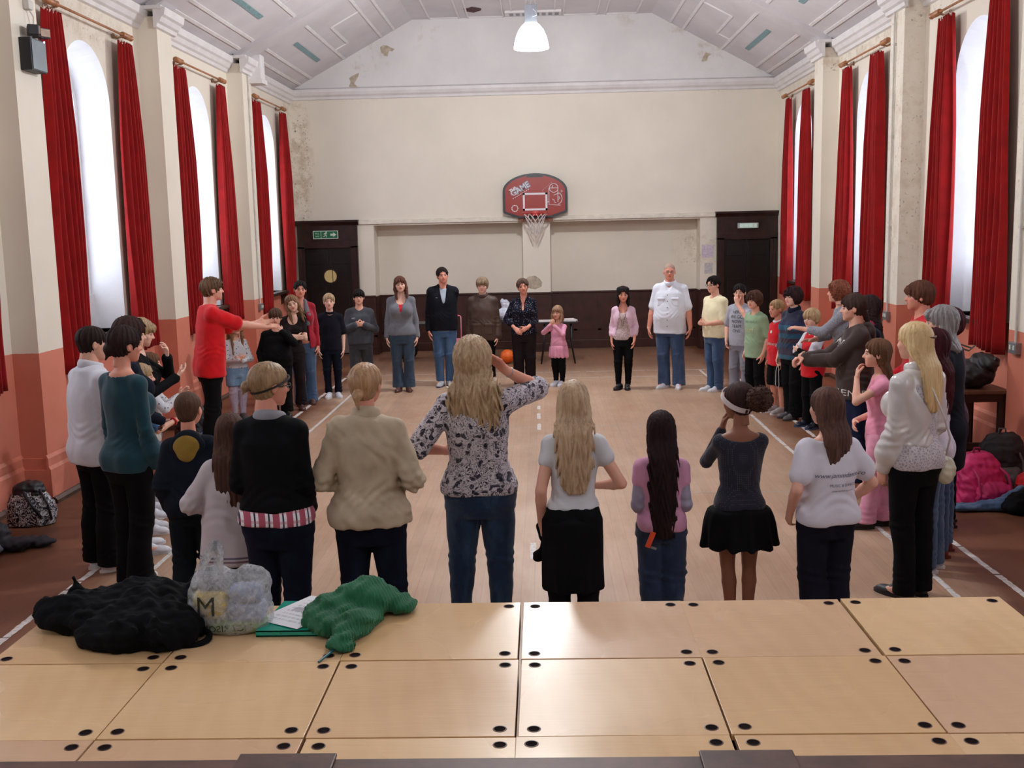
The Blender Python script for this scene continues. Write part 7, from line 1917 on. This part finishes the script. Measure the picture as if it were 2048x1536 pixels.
t = NT('orange_ball'); v = t.coord('Object'); t.base(t.ramp(t.noise(v, 8, 2), [(.3, lin((226, 92, 22))), (.7, lin((240, 112, 30)))])); t.rough(.5); t.bump(t.noise(v, 260, 2), .3, .002)
B = MB(); B.lathe([(.001, -.122)] + [(.122 * math.cos(a), .122 * math.sin(a)) for a in [math.radians(-80 + 10 * k) for k in range(17)]] + [(.001, .122)], n=36); ball = B.build('basketball', [t.m], None, True, loc=(-.625, 18.45, .124)); tag(ball, 'orange ball on the floor by the end tables', 'ball')
B = MB()
for rot in range(2):
    B.tube([(.1215 * math.cos(a * math.pi / 18), 0 if rot else .1215 * math.sin(a * math.pi / 18), .1215 * math.sin(a * math.pi / 18) if rot else 0) for a in range(37)], .0016, 4)
B.build('seam', [plain('seam_dark', (120, 50, 20), .6)], ball)

# ================================================================ right side: table and school bags
g = thing('wooden_table', 'old dark wooden table against the right wall under the window', 'table', (3.83, 10.02, 0))
B = MB(); B.box((-.46, -.42, .745), (.34, .42, .775), .005); B.build('table_top', [plain('old_tabletop', (96, 64, 46), .4, .15, 8)], g)
B = MB(); B.box((-.43, -.39, .67), (.31, .39, .744)); B.build('apron', [M_darkwood], g)
for sx in (-.40, .28):
    for sy in (-.36, .36): B = MB(); B.box((sx - .03, sy - .03, 0), (sx + .03, sy + .03, .67), .004); B.build('leg', [M_darkwood], g)
B = MB(); B.box((-.40, .30, .10), (.28, .33, .66)); B.box((-.40, -.02, .16), (.28, .02, .22)); B.build('back_panel', [plain('panel_brown', (92, 70, 58), .6, .1, 8)], g)
B = MB(); B.box((3.39, 9.75, .776), (3.63, 10.15, 1.04), .02); o = B.build('case', [plain('case_dark', (44, 44, 52), .5, .08, 10)]); tag(o, 'square dark case standing on the old table by the right wall', 'case')
o = blob('holdall', [ell((3.92, 9.86, .90), (.20, .22, .13)), ell((4.0, 9.80, 1.0), (.12, .16, .10)), ell((3.82, 9.95, .92), (.16, .18, .10))], plain('holdall_black', (26, 25, 30), .5, .15, 20, .2), .01, (3.6, 9.5, .77), (4.22, 10.2, 1.2), [folds(.014, 6, 1.3), folds(.005, 9, 3)], floor=.777); tag(o, 'black holdall on the old table against the right pier', 'bag')
B = MB(); B.tube([(3.52, 10.0, 1.30), (3.72, 9.90, 1.20), (3.90, 9.86, 1.135), (3.93, 9.85, 1.16), (3.88, 9.86, 1.11), (3.70, 9.92, 1.17), (3.52, 10.0, 1.26), (3.46, 10.02, 1.05)], .008, 6); o = B.build('carry_strap', [plain('strap_grey', (96, 84, 80), .6)]); tag(o, 'loose grey strap above the black holdall on the old table', 'strap')
def rucksack(label, c, s_, mat, mat2, rz, seed, strapc=None, tilt=0.0):
    g = thing('rucksack', label, 'rucksack', c, rz); w, d, h = s_
    G = Grid((-w * .62 - .03, -d * .7 - .03, 0), (w * .62 + .03, d * .7 + .03, h * 1.1), .008)
    G.u(loft([(0, 0, 0, w * .50, d * .5), (h * .3, 0, tilt * .3, w * .5, d * .5), (h * .75, 0, tilt * .8, w * .44, d * .42), (h, 0, tilt, w * .26, d * .26)], 2.8, .03)); G.disp(folds(.012, seed, 1.4)); G.disp(folds(.004, seed + 4, 3.5)); G.keep(lambda X, Y, Z: .001 - Z + 0 * X + 0 * Y)
    v, f = G.mesh(); mesh_obj('rucksack_body', v, f, [mat], g, True)
    G = Grid((-w * .5, -d * .75 - .05, 0.0), (w * .5, 0, h * .62), .008); G.u(loft([(.01, 0, -d * .48, w * .36, d * .20), (h * .28, 0, -d * .50, w * .36, d * .22), (h * .48, 0, -d * .42, w * .28, d * .14)], 3, .02)); G.disp(folds(.008, seed + 1, 2)); G.keep(lambda X, Y, Z: .001 - Z + 0 * X + 0 * Y)
    v, f = G.mesh(); mesh_obj('front_pocket', v, f, [mat2], g, True)
    B = MB(); B.tube([(-.03, tilt, h - .01), (-.025, tilt, h + .04), (.025, tilt, h + .04), (.03, tilt, h - .01)], .008, 6)
    for sx in (-1, 1): B.tube([(sx * w * .2, tilt * .9, h * .9), (sx * w * .32, tilt * .5 - d * .56, h * .6), (sx * w * .34, -d * .60, h * .25), (sx * w * .40, -d * .5, .03)], .011, 6)
    B.build('strap', [mat2], g, True); return g
rucksack('black and grey rucksack leaning on the right pier behind the pink one', (3.86, 9.02, 0), (.42, .28, .50), plain('ruck_black', (36, 35, 40), .6, .15, 20), plain('ruck_grey', (96, 94, 96), .6, .08, 20), -.2, 3, tilt=.03)
rucksack('bright pink rucksack slumped on the floor by the right wall', (3.56, 8.70, 0), (.46, .30, .40), plain('ruck_pink', (204, 36, 104), .6, .08, 12), plain('ruck_pink2', (178, 30, 92), .6, .08, 12), .35, 5, tilt=.06)
rucksack('red bag behind the shiny pink bag at the right edge', (3.96, 8.66, 0), (.24, .20, .26), plain('bag_red', (190, 26, 34), .5, .08, 12), plain('bag_red2', (150, 20, 30), .5, .08, 12), .1, 7)
o = blob('denim_garment', [ell((3.36, 8.42, .03), (.16, .07, .035)), cap((3.60, 8.40, .05), (3.80, 8.50, .16), .05, .035), cap((3.46, 8.42, .04), (3.62, 8.40, .05), .05, .05)], C_jean2, .009, (3.1, 8.28, 0), (3.95, 8.7, .3), folds(.010, 3, 2), floor=.002); tag(o, 'blue denim garment trailing on the floor by the pink rucksack', 'garment')
o = blob('black_coat', [ell((3.72, 8.34, .06), (.14, .12, .07)), cap((3.74, 8.36, .10), (3.90, 8.42, .20), .07, .05)], C_black, .009, (3.5, 8.12, 0), (4.02, 8.6, .34), folds(.014, 7, 1.8), floor=.002); tag(o, 'black coat on the floor between the two pink bags', 'coat')
g = thing('handbag', 'shiny pink patterned handbag with pale straps at the right edge of the floor', 'bag', (3.86, 8.10, 0))
G = Grid((-.20, -.12, 0), (.20, .12, .24), .007); G.u(loft([(0, 0, 0, .15, .07), (.10, 0, 0, .145, .065), (.20, 0, 0, .10, .03)], 3.2, .02)); G.disp(folds(.008, 3, 2)); G.keep(lambda X, Y, Z: .001 - Z + 0 * X + 0 * Y); v, f = G.mesh()
mesh_obj('bag_body', v, f, [cloth('pink_shiny', (204, 84, 122), rough=.25, spec=.6, kind='dots', rgb2=(226, 170, 190), sc=18, r=.2)], g, True)
B = MB(); B.tube([(-.12, -.06, .12), (-.15, -.09, .20), (-.06, -.08, .25), (.06, -.07, .24), (.13, -.06, .16)], .009, 6); B.tube([(-.14, -.04, .02), (-.19, -.06, .10), (-.13, -.06, .19)], .009, 6); B.build('strap', [plain('strap_pale', (206, 196, 190), .5)], g, True)
B = MB(); B.box((-.14, -.068, .002), (.14, -.060, .02)); B.build('piping', [plain('piping_coral', (232, 84, 84), .4)], g)

# left side: bags and coats on the floor
g = thing('tote_bag', 'black and white scroll-patterned bag on the floor by the nearest left pier', 'bag', (-4.20, 8.42, 0), .25)
t = NT('scroll_pattern'); v = t.coord('Object'); n = t.noise(v, 22, 2, .5, 1.8); r_ = t.math('ABSOLUTE', t.math('SUBTRACT', n, .5)); t.base(t.ramp(r_, [(.045, lin((196, 192, 196))), (.06, lin((26, 22, 34)))])); t.rough(.6); M_scroll = t.m
G = Grid((-.24, -.17, 0), (.24, .17, .42), .008); G.u(loft([(0, 0, 0, .19, .12), (.12, 0, 0, .185, .12), (.26, 0, 0, .13, .09), (.30, 0, 0, .10, .07)], 2.6, .02)); G.disp(folds(.012, 3, 1.4)); G.keep(lambda X, Y, Z: .001 - Z + 0 * X + 0 * Y); v, f = G.mesh(); mesh_obj('bag_body', v, f, [M_scroll], g, True)
G = Grid((-.18, -.14, .2), (.18, .14, .42), .008); G.u(loft([(.25, 0, 0, .135, .095), (.32, .0, 0, .115, .08), (.36, .02, 0, .07, .05)], 2.4, .02)); G.disp(folds(.012, 5, 2)); v, f = G.mesh(); mesh_obj('bag_flap', v, f, [plain('flap_black', (24, 20, 28), .5)], g, True)
B = MB(); B.tube([(-.03, -.10, .30), (.04, -.135, .18), (.10, -.13, .08)], .012, 6); B.tube([(.09, -.06, .30), (.15, -.10, .18), (.17, -.09, .05)], .010, 6); B.build('strap', [plain('flap_black', (24, 20, 28), .5)], g, True)
o = blob('jacket', [ell((-4.20, 7.72, .10), (.16, .16, .11)), ell((-4.02, 7.70, .05), (.16, .12, .055)), ell((-3.82, 7.78, .04), (.12, .07, .04)), cap((-4.25, 7.85, .15), (-4.20, 7.80, .24), .08, .05)], plain('jacket_navyblack', (24, 22, 34), .7, .1, 12), .010, (-4.5, 7.45, 0), (-3.62, 8.1, .36), folds(.016, 4, 1.5), floor=.002); tag(o, 'dark navy jacket dropped on the floor at the far left', 'jacket')
o = blob('scarf', [cap((-4.12, 7.62, .20), (-4.10, 7.54, .06), .05, .05), ell((-4.08, 7.54, .05), (.07, .06, .05))], plain('scarf_greyblue', (120, 128, 144), .8, .15, 20), .008, (-4.3, 7.4, 0), (-3.9, 7.75, .30), folds(.012, 6, 2.5), floor=.003); tag(o, 'grey-blue scarf draped over the dark jacket at the far left', 'scarf')
rucksack('black rucksack on the floor against the second left pier', (-3.92, 11.75, 0), (.42, .30, .42), plain('ruck_black2', (22, 20, 26), .6, .15, 20), plain('ruck_black3', (32, 30, 36), .6, .15, 20), .3, 9)
o = blob('blue_bag', [ell((-3.66, 11.35, .10), (.20, .12, .10)), ell((-3.55, 11.42, .16), (.12, .10, .07))], plain('bag_blue', (46, 110, 168), .4, .1, 10), .010, (-3.95, 11.15, 0), (-3.35, 11.65, .30), folds(.010, 6, 1.6), floor=.002); tag(o, 'blue and grey bag on the floor beside the black rucksack', 'bag')
# old radiator pipe / bench end glimpsed behind the right-hand group
B = MB(); B.tube([(3.75, 10.9, .42), (3.80, 11.6, .46), (3.95, 12.2, .42)], .03, 10); B.box((3.74, 10.9, 0), (3.80, 10.96, .42)); B.box((3.90, 12.1, 0), (3.96, 12.16, .42)); B.box((3.74, 10.92, .36), (4.10, 12.2, .40), .01); o = B.build('bench', [plain('bench_brown', (86, 46, 40), .4, .15, 8)]); tag(o, 'low dark wooden bench along the right wall behind the standing group', 'bench')
